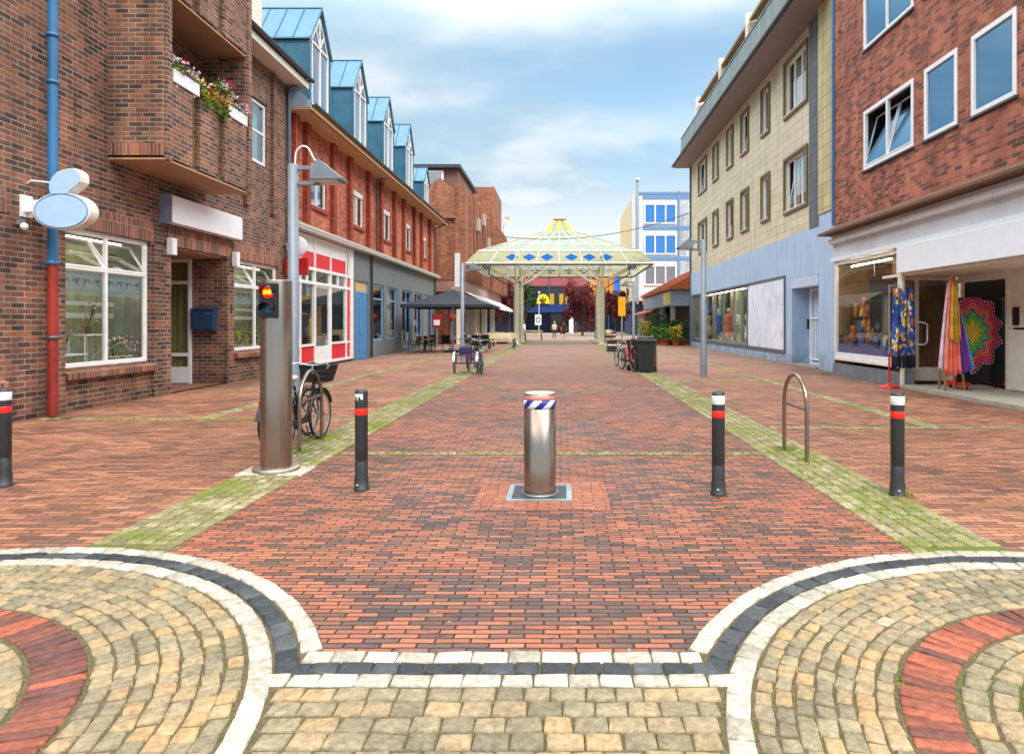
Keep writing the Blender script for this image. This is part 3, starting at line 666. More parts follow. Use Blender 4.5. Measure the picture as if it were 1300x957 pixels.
for i, y in enumerate(wc):
    for q in (-1.42, 1.28): w_ = MB(); w_.box(X2+.002, X2+.17, y+q-.17, y+q+.17, 4.95, 8.5); w_.build('pilaster', M_b2d, row_h)
w_ = MB(); w_.box(X2+.002, X2+.17, 22.0, 22.3, 4.95, 8.5); w_.build('pilaster', M_b2d, row_h)
for i, o in enumerate(ops):
    s = MB(); s.box(X2-.1, X2+.08, o[0]-.06, o[1]+.06, o[2]-.14, o[2]); s.build('window_sill', M_b2d, row_h)
    window(row_h, 'x', X2-.13, 1, o[0], o[1], o[2], o[3], 1 if i == 4 else 2, None, .08, back=('sides', 'full', 'left', 'full', 'room')[i])
    s = MB(); s.box(X2-.12, X2-.03, o[0]+.01, o[1]-.01, o[3]-.24, o[3]-.005); s.build('shutter_box', M_offwhite, row_h)
s = MB(); s.box(X2, -8.13, 21.63, 47.5, 8.5, 8.56); s.box(-8.16, -8.08, 21.63, 47.5, 8.50, 8.66); s.build('soffit', M_tan, row_h)
s = MB(); s.face([(X2, 21.62, 8.56), (-8.1, 21.62, 8.56), (-8.1, 21.62, 8.75), (X2, 21.62, 9.55)]); s.build('verge_board', pm('pale_blue_board', '#8ea3b8', .5), row_h)
s = MB(); s.prism([(-8.12, 8.66), (-14, 14.3), (-14, 14.1), (-8.12, 8.5)], 'y', 21.64, 47.5)
for i in range(60):
    q = i/60
    if q < .5: 
        x = -8.12-5.88*q; z = 8.66+5.64*q; s.prism([(x+.03, z+.02), (x-.06, z+.075), (x-.06, z+.0)], 'y', 21.64, 47.5)
s.build('roof', M_tile, row_h)
gutter(-8.03, 21.63, 47.6, 8.72, .085, row_h)
M_bmet = pm('blue_metal', '#2f6480', .5, metal=.1, var=.15, scale=2); M_bmet2 = pm('pale_blue_metal', '#5b87a3', .5, metal=.1, var=.1, scale=2)
def dormer(y, hw, ze, zr, zb=9.0, xf=-8.72):
    s = MB(); xb = -14.5
    s.face([(xf, y-hw, zb), (xb, y-hw, zb), (xb, y-hw, ze), (xf, y-hw, ze)]); s.face([(xf, y+hw, zb), (xb, y+hw, zb), (xb, y+hw, ze), (xf, y+hw, ze)])
    for sg in (-1, 1):
        s.box(xf-.002, xf+.05, y+sg*hw-.05, y+sg*hw+.05, zb, ze)
        for k in range(1, 5): s.box(xf-k*.85-.012, xf-k*.85+.012, y+sg*hw-.03, y+sg*hw+.03, zb, ze)
    s.face([(xf-.03, y-hw, zb), (xf-.03, y+hw, zb), (xf-.03, y+hw, ze), (xf-.03, y, zr), (xf-.03, y-hw, ze)])
    dm = s.build('dormer', M_bmet, row_h)
    s = MB()
    for sg in (-1, 1):
        s.mesh([(xf+.12, y+sg*(hw+.09), ze-.06), (xb, y+sg*(hw+.09), ze-.06), (xb, y, zr+.05), (xf+.12, y, zr+.05), (xf+.12, y+sg*(hw+.09), ze-.11), (xb, y+sg*(hw+.09), ze-.11), (xb, y, zr), (xf+.12, y, zr)], [(0,1,2,3),(4,5,6,7),(0,3,7,4),(0,1,5,4),(1,2,6,5)])
    s.build('dormer_roof', M_bmet2, dm); s = MB()
    for k in range(8):
        for sg in (-1, 1): x = xf+.10-k*.62; s.tube([(x, y+sg*(hw+.09), ze-.045), (x, y, zr+.065)], .022, 4)
    s.tube([(xf+.12, y, zr+.07), (xb, y, zr+.07)], .03, 5); s.build('standing_seams', M_bmet, dm)
    wf = MB(); ww = hw-.16; zt = ze-.05
    for q in (-ww, -.035, ww-.07): wf.box(xf-.02, xf+.045, y+q, y+q+.07, zb+.2, zt, b=.006)
    for z in (zb+.2, zt-.07): wf.box(xf-.02, xf+.043, y-ww+.07, y+ww-.07, z, z+.07)
    ap = zr-.33
    for a, b in (((-ww, zt), (0, ap)), ((ww, zt), (0, ap)), ((0, zt), (-ww*.5, (zt+ap)/2)), ((0, zt), (ww*.5, (zt+ap)/2)), ((0, zt), (0, ap))): wf.tube([(xf+.01, y+a[0], a[1]), (xf+.01, y+b[0], b[1])], .036, 4)
    fo = wf.build('window', M_white, dm)
    g = MB(); g.face([(xf-.005, y-ww, zb+.25), (xf-.005, y+ww, zb+.25), (xf-.005, y+ww, zt), (xf-.005, y, ap), (xf-.005, y-ww, zt)]); g.build('pane', glass('sky_glass', '#9db4c4', .38), fo)
for y in (24.1, 28.9, 33.6, 38.2): dormer(y, .98, 11.5, 12.85)
dormer(43.0, .85, 10.6, 11.5, 8.9)
# lower storey
XS = -8.86
s = MB(); s.box(X2-.1, -8.52, 21.63, 47.2, 4.72, 4.80); s.box(-8.6, -8.5, 21.63, 47.2, 4.80, 4.90); s.build('canopy_ledge', pm('pale_canopy', '#b9b7b0', .5), row_h)
M_dgrey = pm('dark_grey_render', '#6c7275', .7, var=.12, scale=1.5, bump=.001); M_lbl = pm('light_blue_frame', '#6fa3cf', .45, var=.08); M_bdoor = pm('blue_door', '#4b86bd', .6, var=.08)
gops = [(28.75, 30.7, 0, 3.45), (31.3, 33.4, .75, 3.45), (34.0, 36.1, .75, 3.45), (37.2, 39.6, .2, 3.45), (40.3, 42.6, .2, 3.45), (43.2, 45.9, .2, 3.45)]
s = MB(); facade(s, 'x', XS, 1, 28.45, 47, 0, 4.72, gops, .16); s.build('shop_wall', M_dgrey, row_h)
for i, o in enumerate(gops[1:]): window(row_h, 'x', XS-.13, 1, o[0], o[1], o[2], o[3], 2 if i > 1 else 1, 2.75, .09, frame=M_lbl, pane=G_shop if i != 1 else G_clear, back='room' if i != 1 else 'full', name='shop_window')
s = MB(); s.box(XS-.12, XS-.05, 28.75, 30.7, 0, 2.9, b=.01)
for k in range(6): s.box(XS-.05, XS-.03, 28.9+k*.29, 29.1+k*.29, .25, 2.7)
s.box(XS-.05, XS-.02, 29.70, 29.75, .0, 2.9); dr = s.build('blue_door', M_bdoor, row_h)
s = MB(); s.tube([(XS+.03, 29.6, .95), (XS+.03, 29.6, 1.2)], .02); s.build('handle', M_galv, dr)
s = MB(); s.box(XS-.12, XS-.04, 28.75, 30.7, 2.92, 3.0); s.box(XS-.12, XS-.04, 28.75, 30.7, 3.4, 3.45); s.box(XS-.12, XS-.04, 28.75, 28.82, 3.0, 3.4); s.box(XS-.12, XS-.04, 30.63, 30.7, 3.0, 3.4); fl = s.build('fanlight', M_lbl, row_h)
s = MB(); s.box(XS-.1, XS-.08, 28.8, 30.65, 2.98, 3.42); s.build('pane', pm('amber_pane', '#c9a66a', .6), fl)
pipe(row_h, XS+.08, 31.0, .02, 4.7, .055, MC['charcoal']); pipe(row_h, X2+.1, 31.9, 4.95, 8.3, .05, M_zinc); pipe(row_h, X2+.1, 46.6, .05, 8.0, .05, M_zinc)
s = MB(); s.tube([(X2+.1, 46.6, 8.0), (X2+.12, 46.6, 8.15), (-8.1, 47.1, 8.55)], .05, 8); s.tube([(X2+.1, 31.9, 8.3), (X2+.12, 31.9, 8.4), (-8.1, 32.2, 8.6)], .05, 8); s.build('swan_neck', M_zinc, row_h)
# red and white shopfront
M_redp2 = pm('red_panel', '#d3202c', .55, var=.05)
sf = MB(); edges = [21.66, 22.7, 24.05, 25.7, 27.55, 28.4]; XF = XS+.02
for e in edges[:-1]: sf.box(XF-.12, XF, e-.05, e+.05, .1, 4.6)
sf.box(XF-.12, XF, 28.05, 28.44, .1, 4.7)
for z in (4.62, 3.52, 3.02): sf.box(XF-.118, XF-.003, 21.66, 28.05, z-.05, z+.06)
sf.box(XF-.118, XF-.003, 21.66, 24.05, .78, .86); sf.box(XF-.118, XF-.003, 25.7, 28.05, .78, .86); sf.box(XF-.118, XF-.003, 21.66, 28.05, .10, .2)
for a in (23.4, 26.6): sf.box(XF-.1, XF-.02, a-.03, a+.03, 3.08, 3.47)
fr = sf.build('shopfront_frame', M_white, row_h)
s = MB()
for a, b in zip(edges[:4], edges[1:5]): s.box(XF-.09, XF-.05, a+.05, b-.05, 4.12, 4.57)
s.build('white_fascia_panel', M_white, row_h); s = MB()
for a, b in zip(edges[:4], edges[1:5]): s = MB(); s.box(XF-.09, XF-.048, a+.05, b-.05, 3.58, 4.119); s.build('red_panel', M_redp2, row_h)
s = MB(); s.box(XF-.09, XF-.04, 27.6, 28.05, .2, 3.5); s.build('red_panel', M_redp2, row_h)
for a, b in ((21.7, 22.65), (22.75, 24.0), (25.75, 27.5)): s = MB(); s.box(XF-.09, XF-.05, a, b, .2, .78); s.build('red_panel', M_redp2, row_h)

s = MB()
for a, b in zip(edges[:4], edges[1:5]): s.face([(XF-.07, a, .8), (XF-.07, b, .8), (XF-.07, b, 3.5), (XF-.07, a, 3.5)])
s.build('pane', G_shop, fr)
s = MB(); s.box(XF-.1, XF-.03, 24.1, 25.65, .15, .75); s.box(XF-.1, XF-.03, 24.1, 24.2, .75, 3.0); s.box(XF-.1, XF-.03, 25.55, 25.65, .75, 3.0); s.box(XF-.1, XF-.04, 24.2, 25.55, 2.9, 3.0); dd = s.build('shop_door', M_white, row_h)
s = MB(); room(s, -13, XS-.16, 21.7, 28.4, 0, 4.6, 'x1'); s.build('room_interior', pm('grey_room', '#5d6668', .9, var=.3, scale=1.2), row_h)
s = MB(); s.box(XS-.35, XS-.02, 21.64, 28.44, 0, .1); s.build('plinth', M_char, row_h)
s = MB(); s.box(-9.7, -9.6, 22.2, 28, 4.3, 4.36); s.build('ceiling_fill_lamp', pm('fill_lamp_glow', '#fff4e2', .5, emit=14), row_h)  # added fill lamp, brightens the shop interior
# ================================================================ far brown brick block
M_b3 = brick('rust_brick', [(0., '#7a4c38'), (.5, '#966049'), (1., '#aa7258')], '#8d6e5c', bw=.27, bh=.09, mw=.01)
blk = thing('brick_block', 'tall rust brown brick block with stepped towers and penthouse behind the parasol', 'building', (-9, 60, 0))
s = MB()
s.box(-16, -7.2, 50, 66, 4.8, 11.8); s.box(-16, -6.65, 66.01, 74, 4.8, 15.0); s.box(-16, -6.62, 74.01, 81, 4.8, 11.8); s.box(-16, -8.6, 50.5, 80, 0, 4.79)
for y in range(52, 66, 2): s.box(-7.2, -6.98, y, y+.7, 4.85, 11.5+(y % 4)*.12)
for y in range(67, 81, 2): s.box(-6.66, -6.45, y, y+.7, 4.85, 11.4)
s.prism([(-10.6, 9.4), (-7.9, 9.4), (-7.9, 11.3), (-9.0, 12.4), (-10.6, 11.3)], 'y', 49.75, 49.999); s.box(-7.93, -7.2, 49.85, 49.998, 4.8, 11.95)
s.build('wall', M_b3, blk)
s = MB(); s.box(-16, -7.85, 50.6, 60, 11.8, 13.25); s.build('penthouse', pm('brown_cladding', '#6d4a40', .7), blk)
s = MB(); s.box(-16.2, -7.6, 50.2, 60.4, 13.25, 13.5); s.build('penthouse_roof', M_char, blk)
window(blk, 'y', 50.55, -1, -10.5, -8.9, 11.2, 13.1, 1, None, .16, back=None, pane=G_blue)
s = MB()
for x in [-12.6+i*.25 for i in range(11)]: s.tube([(x, 49.7, 10.6), (x, 49.7, 11.6)], .025, 4)
s.tube([(-12.8, 49.7, 11.6), (-10.0, 49.7, 11.6)], .04, 5); s.tube([(-12.8, 49.7, 10.7), (-10.0, 49.7, 10.7)], .03, 5); s.build('railing', M_galv, blk)
s = MB(); s.box(-16, -7.3, 50.05, 80.5, 3.95, 4.79); s.build('granite_band', pm('pink_granite', '#a8877a', .5, var=.15, scale=8), blk)
for y in range(52, 80, 4):
    s = MB(); s.box(-8.62, -8.5, y, y+3.2, .3, 3.5); f_ = s.build('shop_window', M_white, blk); s = MB(); s.box(-8.5, -8.47, y+.15, y+3.05, .5, 3.35); s.build('pane', G_blue, f_)
for y in (50.3, 58, 66, 74): s = MB(); s.box(-7.9, -7.45, y, y+.45, 0, 3.95); s.build('column', M_offwhite, blk)
s = MB(); s.mesh([(-7.2, 50.2, 3.95), (-7.2, 79, 3.95), (-5.75, 79, 3.1), (-5.75, 50.2, 3.1), (-5.75, 50.2, 2.85), (-5.75, 79, 2.85), (-7.2, 50.2, 3.9), (-7.2, 79, 3.9)], [(0, 1, 2, 3), (3, 2, 5, 4), (6, 7, 2, 3), (0, 3, 6), (1, 2, 7)]); s.build('awning', pm('white_awning', '#d9dde0', .6), blk)
for y, z in ((55, 9.2), (59, 10.2), (63, 8.6), (68, 13.0), (71, 9.5)): s = MB(); s.box(-7.0, -6.75, y, y+.8, z, z+1.0, b=.02); s.build('bay_window', pm('dusty_white', '#a89a90', .6), blk)
s = MB(); s.lathe((-6.2, 75.5, 13.2), [(.02, .2), (.3, .13), (.52, .0), (.54, .02), (.3, .17), (.02, .24)], 20, axis='y'); s.tube([(-6.2, 75.7, 13.2), (-6.6, 76, 12.6), (-6.6, 76, 11.8)], .05, 6); s.build('satellite_dish', M_offwhite, blk)
# ================================================================ beige and blue block (right)
X5 = 9.0
def panel_mat(name, cols, jointc, pw, ph):
    t = NT(name); u, v = wall_uv(t); rnd, d, rc = brick_nodes(t, u, v, pw, ph, .01, 0.); p = t.obj()
    c = t.ramp(t.m('ADD', t.m('MULTIPLY', rnd, .5), t.m('MULTIPLY', t.noise(p, .7, 5, .65).outputs[0], .5)), cols); mk = t.mr(d, .006, .014, 0., 1.)
    mp_ = t.n('ShaderNodeMapping'); mp_.inputs['Scale'].default_value = (1.2, 1.2, .25); t.put(mp_.inputs[0], p)
    k = t.mr(t.noise(mp_.outputs[0], 2.2, 4).outputs[0], .3, .75, 1.08, .82); c = t.mix(1., c, t.comb(k, k, k), 'MULTIPLY')
    t.set(Base_Color=t.mix(mk, lin(jointc), c), Roughness=.75); t.bump(mk, .006); return t.mat
M_beige = panel_mat('beige_cladding', ['#bdb59a', '#cbc3a9', '#d3ccb5'], '#a59e84', 1.5, .33)
M_beige2 = panel_mat('beige_strip', ['#b0a47a', '#c4b88e'], '#7a7254', .6, .42)
M_slate = panel_mat('slate_cladding', ['#4f565c', '#5d656b', '#6a7278'], '#3e4449', .5, .33)
t = NT('pale_blue_render'); p = t.obj(); mp_ = t.n('ShaderNodeMapping'); mp_.inputs['Scale'].default_value = (1, 1, .22); t.put(mp_.inputs[0], p)
st = t.noise(mp_.outputs[0], 3.2, 5, .6).outputs[0]; z_ = t.sep(p)[2]
c = t.ramp(st, [(.25, '#8faac8'), (.5, '#a2bad6'), (.75, '#adc4df')]); fl_ = t.m('MULTIPLY', t.mr(z_, 0., .9, .8, 0.), t.mr(t.noise(p, 2.5, 5, .7).outputs[0], .35, .62, 0., 1.)); c = t.mix(fl_, c, lin('#76828a'))
t.set(Base_Color=c, Roughness=.7); t.bump(t.noise(p, 40., 3).outputs[0], .001); M_bren = t.mat
apt = thing('apartment_block', 'beige panelled apartment block over a pale blue shop storey with deep grey eaves', 'building', (X5, 34, 0))
wins = [(24.5, 26.9, 2.2, 3), (28.95, 30.0, 0, 1), (32.2, 33.4, 0, 1), (35.1, 36.3, 0, 1), (38.4, 39.6, 0, 1), (41.5, 43.8, 0, 2)]
ops = []
for a, b, _, n in wins:
    for zb, zt in ((6.15, 8.05), (9.95, 11.9)): ops.append((a, b, zb-(.15 if n == 3 else 0), zt))
gops = [(32.3, 46.0, .5, 3.45), (26.8, 32.28, .42, 3.45), (23.35, 26.1, 0, 3.32)]
s = MB(); facade(s, 'x', X5, -1, 23.1, 46.4, 5.0, 12.45, ops, .2); s.face([(X5, 46.4, 0), (X5+9, 46.4, 0), (X5+9, 46.4, 12.45), (X5, 46.4, 12.45)])
wl = s.build('wall', M_beige, apt)
s = MB(); facade(s, 'x', X5-.03, -1, 22.3, 46.38, 0, 5.0, gops, .2); s.box(X5-.12, X5-.03, 20.7, 23.1, 0, 5.3); s.box(X5-.03, X5+3, 20.7, 22.3, 0, 5.3); s.build('shop_wall', M_bren, apt)
s = MB(); s.box(X5-.06, X5+.3, 23.1, 24.2, 5.0, 12.45); s.build('slate_strip', M_slate, apt)
s = MB(); s.box(X5-.16, X5+3, 20.7, 23.09, 5.32, 13.2); s.build('beige_strip', M_beige2, apt)
M_wfr = pm('brown_window_reveal', '#6e6440', .6)
for i, (a, b, _, n) in enumerate(wins):
    for j, (zb, zt) in enumerate(((6.15, 8.05), (9.95, 11.9))):
        z0 = zb-(.15 if n == 3 else 0); s = MB()
        for (q0, q1, r0, r1) in ((a-.1, a, z0-.1, zt+.1), (b, b+.1, z0-.1, zt+.1), (a, b, zt, zt+.1), (a, b, z0-.1, z0)): s.box(X5-.08, X5+.0, q0, q1, r0, r1)
        wr = s.build('window_surround', M_wfr, apt)
        window(apt, 'x', X5+.15, -1, a, b, z0, zt, n, None, .08, back=('sides', 'full', 'room', 'left', 'full', 'sides')[(i+j) % 6], tilt={(n-1, 0)} if (i+j) % 3 == 0 else ())
        s = MB(); s.box(X5-.1, X5+.1, a, b, z0, z0+.035); s.build('window_sill', M_white, apt)
s = MB()  # tapering eaves with fascia
s.prism([(7.82, 12.42), (X5, 12.42), (X5, 13.3), (8.25, 13.3), (7.82, 12.5)], 'y', 22.0, 46.9); s.build('eaves', pm('mauve_grey_eaves', '#8f8786', .7, var=.1), apt)
M_fas = panel_mat('ribbed_fascia', ['#6d7d80', '#7f9092', '#8b9c9e'], '#566466', .22, 3.); s = MB(); s.prism([(8.25, 13.3), (8.5, 13.3), (8.5, 14.35), (8.32, 14.35)], 'y', 22.0, 46.6); s.box(8.28, 8.56, 22.0, 46.62, 14.351, 14.43); s.build('fascia', M_fas, apt)
gutter(7.76, 22, 46.9, 12.56, .08, apt)
s = MB()
for y in (23, 27.2, 32.6, 38.2, 44.8): s.box(9.0, 12.5, y, y+.25, 14.3, 16.7)
s.box(10.8, 14, 23, 46, 14.3, 17); s.build('terrace_wall', M_offwhite, apt)
s = MB()
for a, b in ((22.5, 32.5), (33.0, 44.6)): s.prism([(9.1, 16.2), (9.1, 16.35), (12, 17.3), (12, 17.1)], 'y', a, b)
s.build('terrace_roof', pm('bronze_canopy', '#8a6f45', .6), apt)
s = MB(); s.box(9.25, 9.4, 46.5, 46.6, 0, 12.4); s.box(8.9, 9.3, 46.42, 46.6, 0, 12.42); s.build('corner_post', M_slate, apt)
# shop front under it
o = window(apt, 'x', X5+.1, -1, 32.3, 46.0, .52, 3.43, 6, None, .09, frame=M_grey, pane=G_shop, back=None, name='shop_window', ratios=(0, .2, .37, .54, .68, .84, 1))
s = MB(); room(s, X5+.2, X5+4, 31, 46.2, 0, 3.6, 'x0'); s.build('room_interior', pm('green_room', '#a5ae96', .9, var=.3, scale=1.), apt)
s = MB()
for i in range(9): y = 33+i*1.5; s.box(X5+1.0, X5+1.1, y, y+.7+.3*(i % 2), .3, 3.4, i % 3)
s.build('display_screens', [pm('sage_panel', '#8fa37f', .8), pm('sand_panel', '#b09a6c', .8), pm('dark_panel', '#3d4038', .8)], apt)
s = MB(); s.box(X5+.6, X5+.7, 33, 45.5, 3.4, 3.46); s.build('ceiling_fill_lamp', pm('fill_lamp_glow', '#fff4e2', .5, emit=14), apt)  # extra lamp put in to lift the room behind the glass
t = NT('frost_poster'); p = t.obj(); c = t.ramp(t.noise(p, .55, 5, .6).outputs[0], [(.3, '#c3d2ea'), (.55, '#dfe7f5'), (.8, '#f2f5fb')])
mp_ = t.n('ShaderNodeMapping'); mp_.inputs['Scale'].default_value = (1, 3.2, .9); mp_.inputs['Rotation'].default_value = (R(-20), 0, 0); t.put(mp_.inputs[0], p)
sc_ = t.mr(t.noise(mp_.outputs[0], 1.5, 6, .7).outputs[0], .50, .66, 0., .5); t.set(Base_Color=t.mix(sc_, c, lin('#6f7c93')), Roughness=.45); M_poster = t.mat
s = MB(); s.box(X5-.05, X5-.0, 26.95, 32.15, .52, 3.36); s.build('window_poster', M_poster, apt)
s = MB()
for (a, b, z0, z1) in ((26.8, 46.0, .38, .5), (26.8, 46.0, 3.4, 3.5), (26.8, 26.93, .5, 3.4), (32.17, 32.3, .5, 3.4), (45.9, 46.0, .5, 3.4)): s.box(X5-.08, X5+.02, a, b, z0, z1)
s.build('shopfront_frame', pm('steel_frame', '#66707a', .4, metal=.4), apt)
s = MB(); s.box(X5-.02, X5+.9, 26.11, 26.4, 0, 3.32); s.box(X5+.6, X5+.9, 23.0, 24.9, 0, 0.01); s.box(X5+.62, X5+.9, 23.0, 26.1, 0, 3.32); s.build('entrance_recess', M_bren, apt)
s = MB(); s.box(X5-.045, X5+.55, 23.36, 26.1, 2.93, 3.31); s.build('lintel_panel', pm('pale_lintel', '#b5c6dd', .6), apt)
d = MB(); xg = X5+.56
for y in (23.5, 25.6): d.box(xg-.04, xg+.04, y, y+.1, .04, 2.9)
for z in (.04, .2, 1.75, 2.82): d.box(xg-.03, xg+.03, 23.6, 25.6, z, z+.07)
for i in range(9): d.tube([(xg, 23.75+i*.21, .2), (xg, 23.75+i*.21, 1.76)], .018, 6)
for i in range(7): a = math.pi*i/6; d.tube([(xg, 24.6+.12*math.cos(a), 1.86+.1*math.sin(a)), (xg, 24.6+.6*math.cos(a), 1.95+.7*math.sin(a))], .016, 5)
d.tube([(xg, 24.6+.62*math.cos(math.pi*i/12), 1.95+.72*math.sin(math.pi*i/12)) for i in range(13)], .018, 5)
d.build('gate', M_white, apt)
s = MB(); s.box(X5+.5, X5+.54, 25.75, 25.95, 1.35, 1.75); s.build('doorbell_panel', M_black, apt)
s = MB(); s.box(X5-.15, X5+.55, 23.3, 26.2, .0, .05); s.build('door_step', pm('step_stone', '#8f8e88', .8), apt)
# ================================================================ red brick shop building (right, near)
X6 = 8.4
M_b6 = brick('red_brick', [(0., '#573f3c'), (.2, '#744a42'), (.38, '#965648'), (.58, '#a86350'), (.8, '#b7715a'), (1., '#8a564a')], '#a98574', bw=.26, bh=.088, mw=.011)
shop = thing('brick_shop_building', 'red mottled brick building with a white fascia gift shop, nearest on the right', 'building', (X6, 16, 0))
wins = [(15.97, 18.6, 5.8, 7.45, 2), (14.2, 15.5, 5.8, 7.45, 1), (12.35, 13.72, 5.8, 7.45, 1), (9.6, 11.2, 5.8, 7.45, 1), (15.97, 18.6, 9.12, 10.8, 2), (14.2, 15.5, 9.12, 10.8, 1)]
s = MB(); facade(s, 'x', X6, -1, 4, 20.6, 4.55, 13, [w[:4] for w in wins], .14); s.face([(X6, 20.6, 0), (X6+8, 20.6, 0), (X6+8, 20.6, 13), (X6, 20.6, 13)]); s.build('wall', M_b6, shop)
for i, (a, b, z0, z1, n) in enumerate(wins):
    window(shop, 'x', X6+.07, -1, a, b, z0, z1, n, None, .105, dep=.09, pane=glass('sky_mirror_glass', '#6f93ae', .52, gcol='#a3cdea'), back='full' if i in (1, 5) else 'room', tilt={(0, 0), (1, 0)} if i == 0 else ())  # blue tint in the mirror colour imitates reflected sky
    s = MB(); s.box(X6-.06, X6+.1, a-.04, b+.04, z0-.05, z0-.002); s.build('window_sill', M_zinc if i else M_char, shop)
pipe(shop, X6-.02, 20.66, 4.6, 13, .05, M_bluep)
M_shopw = pm('shop_white', '#e2eaf0', .45, var=.05); M_gfas = pm('grey_fascia', '#ccd4dc', .6, var=.12, scale=1.2); M_soil = pm('brown_wood_soffit', '#6e4c3a', .7, var=.25)
s = MB(); s.prism([(X6, 4.56), (X6-.55, 4.30), (X6-.55, 4.24), (X6, 4.24)], 'y', 4, 20.55); s.build('brown_canopy', M_soil, shop)
s = MB(); s.box(X6-.25, X6+.3, 4, 20.6, 4.0, 4.12); s.box(X6-.14, X6+.3, 4, 20.6, 4.12, 4.239); s.build('ledge', M_shopw, shop)
s = MB(); s.box(X6-.06, X6+.3, 4, 20.6, 3.58, 3.999); s.build('grey_fascia', M_gfas, shop)
s = MB(); s.box(X6-.12, X6+.3, 4, 20.62, 3.46, 3.579); s.build('fascia_trim', M_shopw, shop)
s = MB()
for a, b in ((4.1, 10.38), (10.42, 16.48)): s.box(X6-.16, X6+.3, a, b, 2.82, 3.459, b=.008)
s.build('sign_board', pm('sign_white', '#e4ecf4', .35, var=.03), shop)
s = MB()
for y in (6, 9.2, 12.6, 16.0, 19): s.tube([(X6-.27, y, 4.06), (X6-.3, y, 4.06), (X6-.3, y, 3.9)], .008, 5)
s.build('cable_clip', M_galv, shop)
# display window
fm = pm('cream_frame', '#e3dfd3', .45)
o = window(shop, 'x', X6+.05, -1, 16.55, 20.5, .48, 3.44, 1, None, .09, dep=.1, frame=fm, pane=G_shop, back=None, name='shop_window')
s = MB(); s.box(X6-.04, X6+.3, 16.5, 20.6, .0, .38, 0); s.build('plinth', pm('plinth_grey', '#6f757b', .7, var=.2, scale=3), shop)
s = MB(); s.box(X6-.03, X6+.02, 16.64, 20.4, .50, .72, 0); s.build('white_base_panel', M_shopw, shop)
s = MB(); s.box(X6+.03, X6+.05, 16.64, 20.4, .72, 1.0, 0); s.build('blue_base_panel', pm('navy_band', '#1e3f86', .4), shop)
s = MB(); s.box(X6+.06, X6+2.2, 17.11, 20.45, .9, .96); s.build('display_floor', M_wood, shop)
s = MB(); room(s, X6+.05, X6+2.6, 17.1, 20.58, .0, 3.5, 'x0'); s.build('room_interior', pm('brown_room', '#8a6a4a', .9, var=.4, scale=1.5), shop)
s = MB(); s.box(X6+.42, X6+.72, 17.15, 20.3, 1.38, 1.40); s.box(X6+.42, X6+.72, 17.15, 20.3, 1.78, 1.80); s.build('display_shelf', M_wood, shop)
s = MB()
for z in (2.25, 2.75):
    s.tube([(X6+.9, 17.2, z), (X6+.9, 19.9, z)], .018, 6)
for y in (17.4, 18.0, 18.6, 19.2, 19.7): s.tube([(X6+.9, y, 2.75), (X6+.75, y, 2.25)], .012, 5)
s.tube([(X6+.9, 17.2, 2.25), (X6+.9, 17.2, 3.4)], .018, 6); s.tube([(X6+.9, 19.9, 2.25), (X6+.9, 19.9, 3.4)], .018, 6); s.build('hanging_rail', M_galv, shop)
s = MB(); s.tube([(X6+.35, 17.3, 3.3), (X6+.35, 20.2, 3.3)], .02, 8); s.build('strip_lamp', pm('lit_tube', '#fff3dc', .5, emit=24), shop)
# recessed entrance
s = MB(); s.box(X6-.05, X6+.02, 16.44, 16.52, 0, 3.46)
dz = 17.0
for x in (8.95, 10.0): s.box(x, x+.1, dz-.05, dz, .14, 2.78, b=.008)
for z in (.14, 2.68): s.box(9.05, 10.0, dz-.048, dz-.002, z, z+(.34 if z < 1 else .1)); s.box(8.66, 8.95, dz-.03, dz-.002, z, z+.1)
s.box(8.66, 8.95, dz-.03, dz-.005, .14, .75)
for y, h in ((15.0, 2.7), (14.35, 2.7), (13.2, 2.7), (12.9, 2.7)): s.box(9.98, 10.08, y-.06, y+.06, .1, 2.79)
s.box(9.99, 10.07, 14.4, 14.95, .12, 1.45); s.box(9.99, 10.07, 14.4, 14.95, 1.5, 2.6); s.box(9.985, 10.07, 12.9, 16.9, 2.6, 2.79)
en = s.build('entrance_frame', fm, shop)
s = MB(); s.face([(9.05, dz-.025, .48), (10.0, dz-.025, .48), (10.0, dz-.025, 2.68), (9.05, dz-.025, 2.68)]); s.face([(8.66, dz-.02, .75), (8.95, dz-.02, .75), (8.95, dz-.02, 2.68), (8.66, dz-.02, 2.68)]); s.face([(8.5, 16.35, .1), (10.0, 16.95, .1), (10.0, 16.95, 2.7), (8.5, 16.95, 2.7)]) if 0 else None
s.build('pane', G_shop, en)
s = MB(); s.tube([(9.0, dz-.06, 1.05), (9.0, dz-.16, 1.05), (9.13, dz-.18, 1.06), (9.2, dz-.16, 1.12), (9.2, dz-.16, 1.55), (9.13, dz-.18, 1.6), (9.0, dz-.16, 1.62), (9.0, dz-.06, 1.62)], .022, 8); s.build('door_handle', fm, en)
s = MB(); s.box(9.96, 9.98, 14.6, 14.8, 1.55, 1.95); s.build('letter_slot', M_black, en)
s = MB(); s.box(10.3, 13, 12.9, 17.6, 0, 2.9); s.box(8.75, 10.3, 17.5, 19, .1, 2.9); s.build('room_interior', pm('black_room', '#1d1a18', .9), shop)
s = MB(); s.box(10.25, 10.29, 15.3, 16.2, .15, 1.5); s.build('red_curtain', pm('red_cloth', '#b3201c', .8), shop)
s = MB(); s.box(X6-.02, 10.0, 9, 17.5, 2.75, 2.815); s.build('entrance_ceiling', M_offwhite, shop)
s = MB(); s.box(X6-.05, 10.3, 8, 16.48, 0, .09, b=.006); s.build('entrance_step', pm('concrete_step', '#9c988b', .85, var=.15, scale=4, bump=.001), shop)
s = MB(); s.box(X6+.02, X6+.3, 4, 11.8, .1, 2.8); s.build('shop_side', fm, shop)
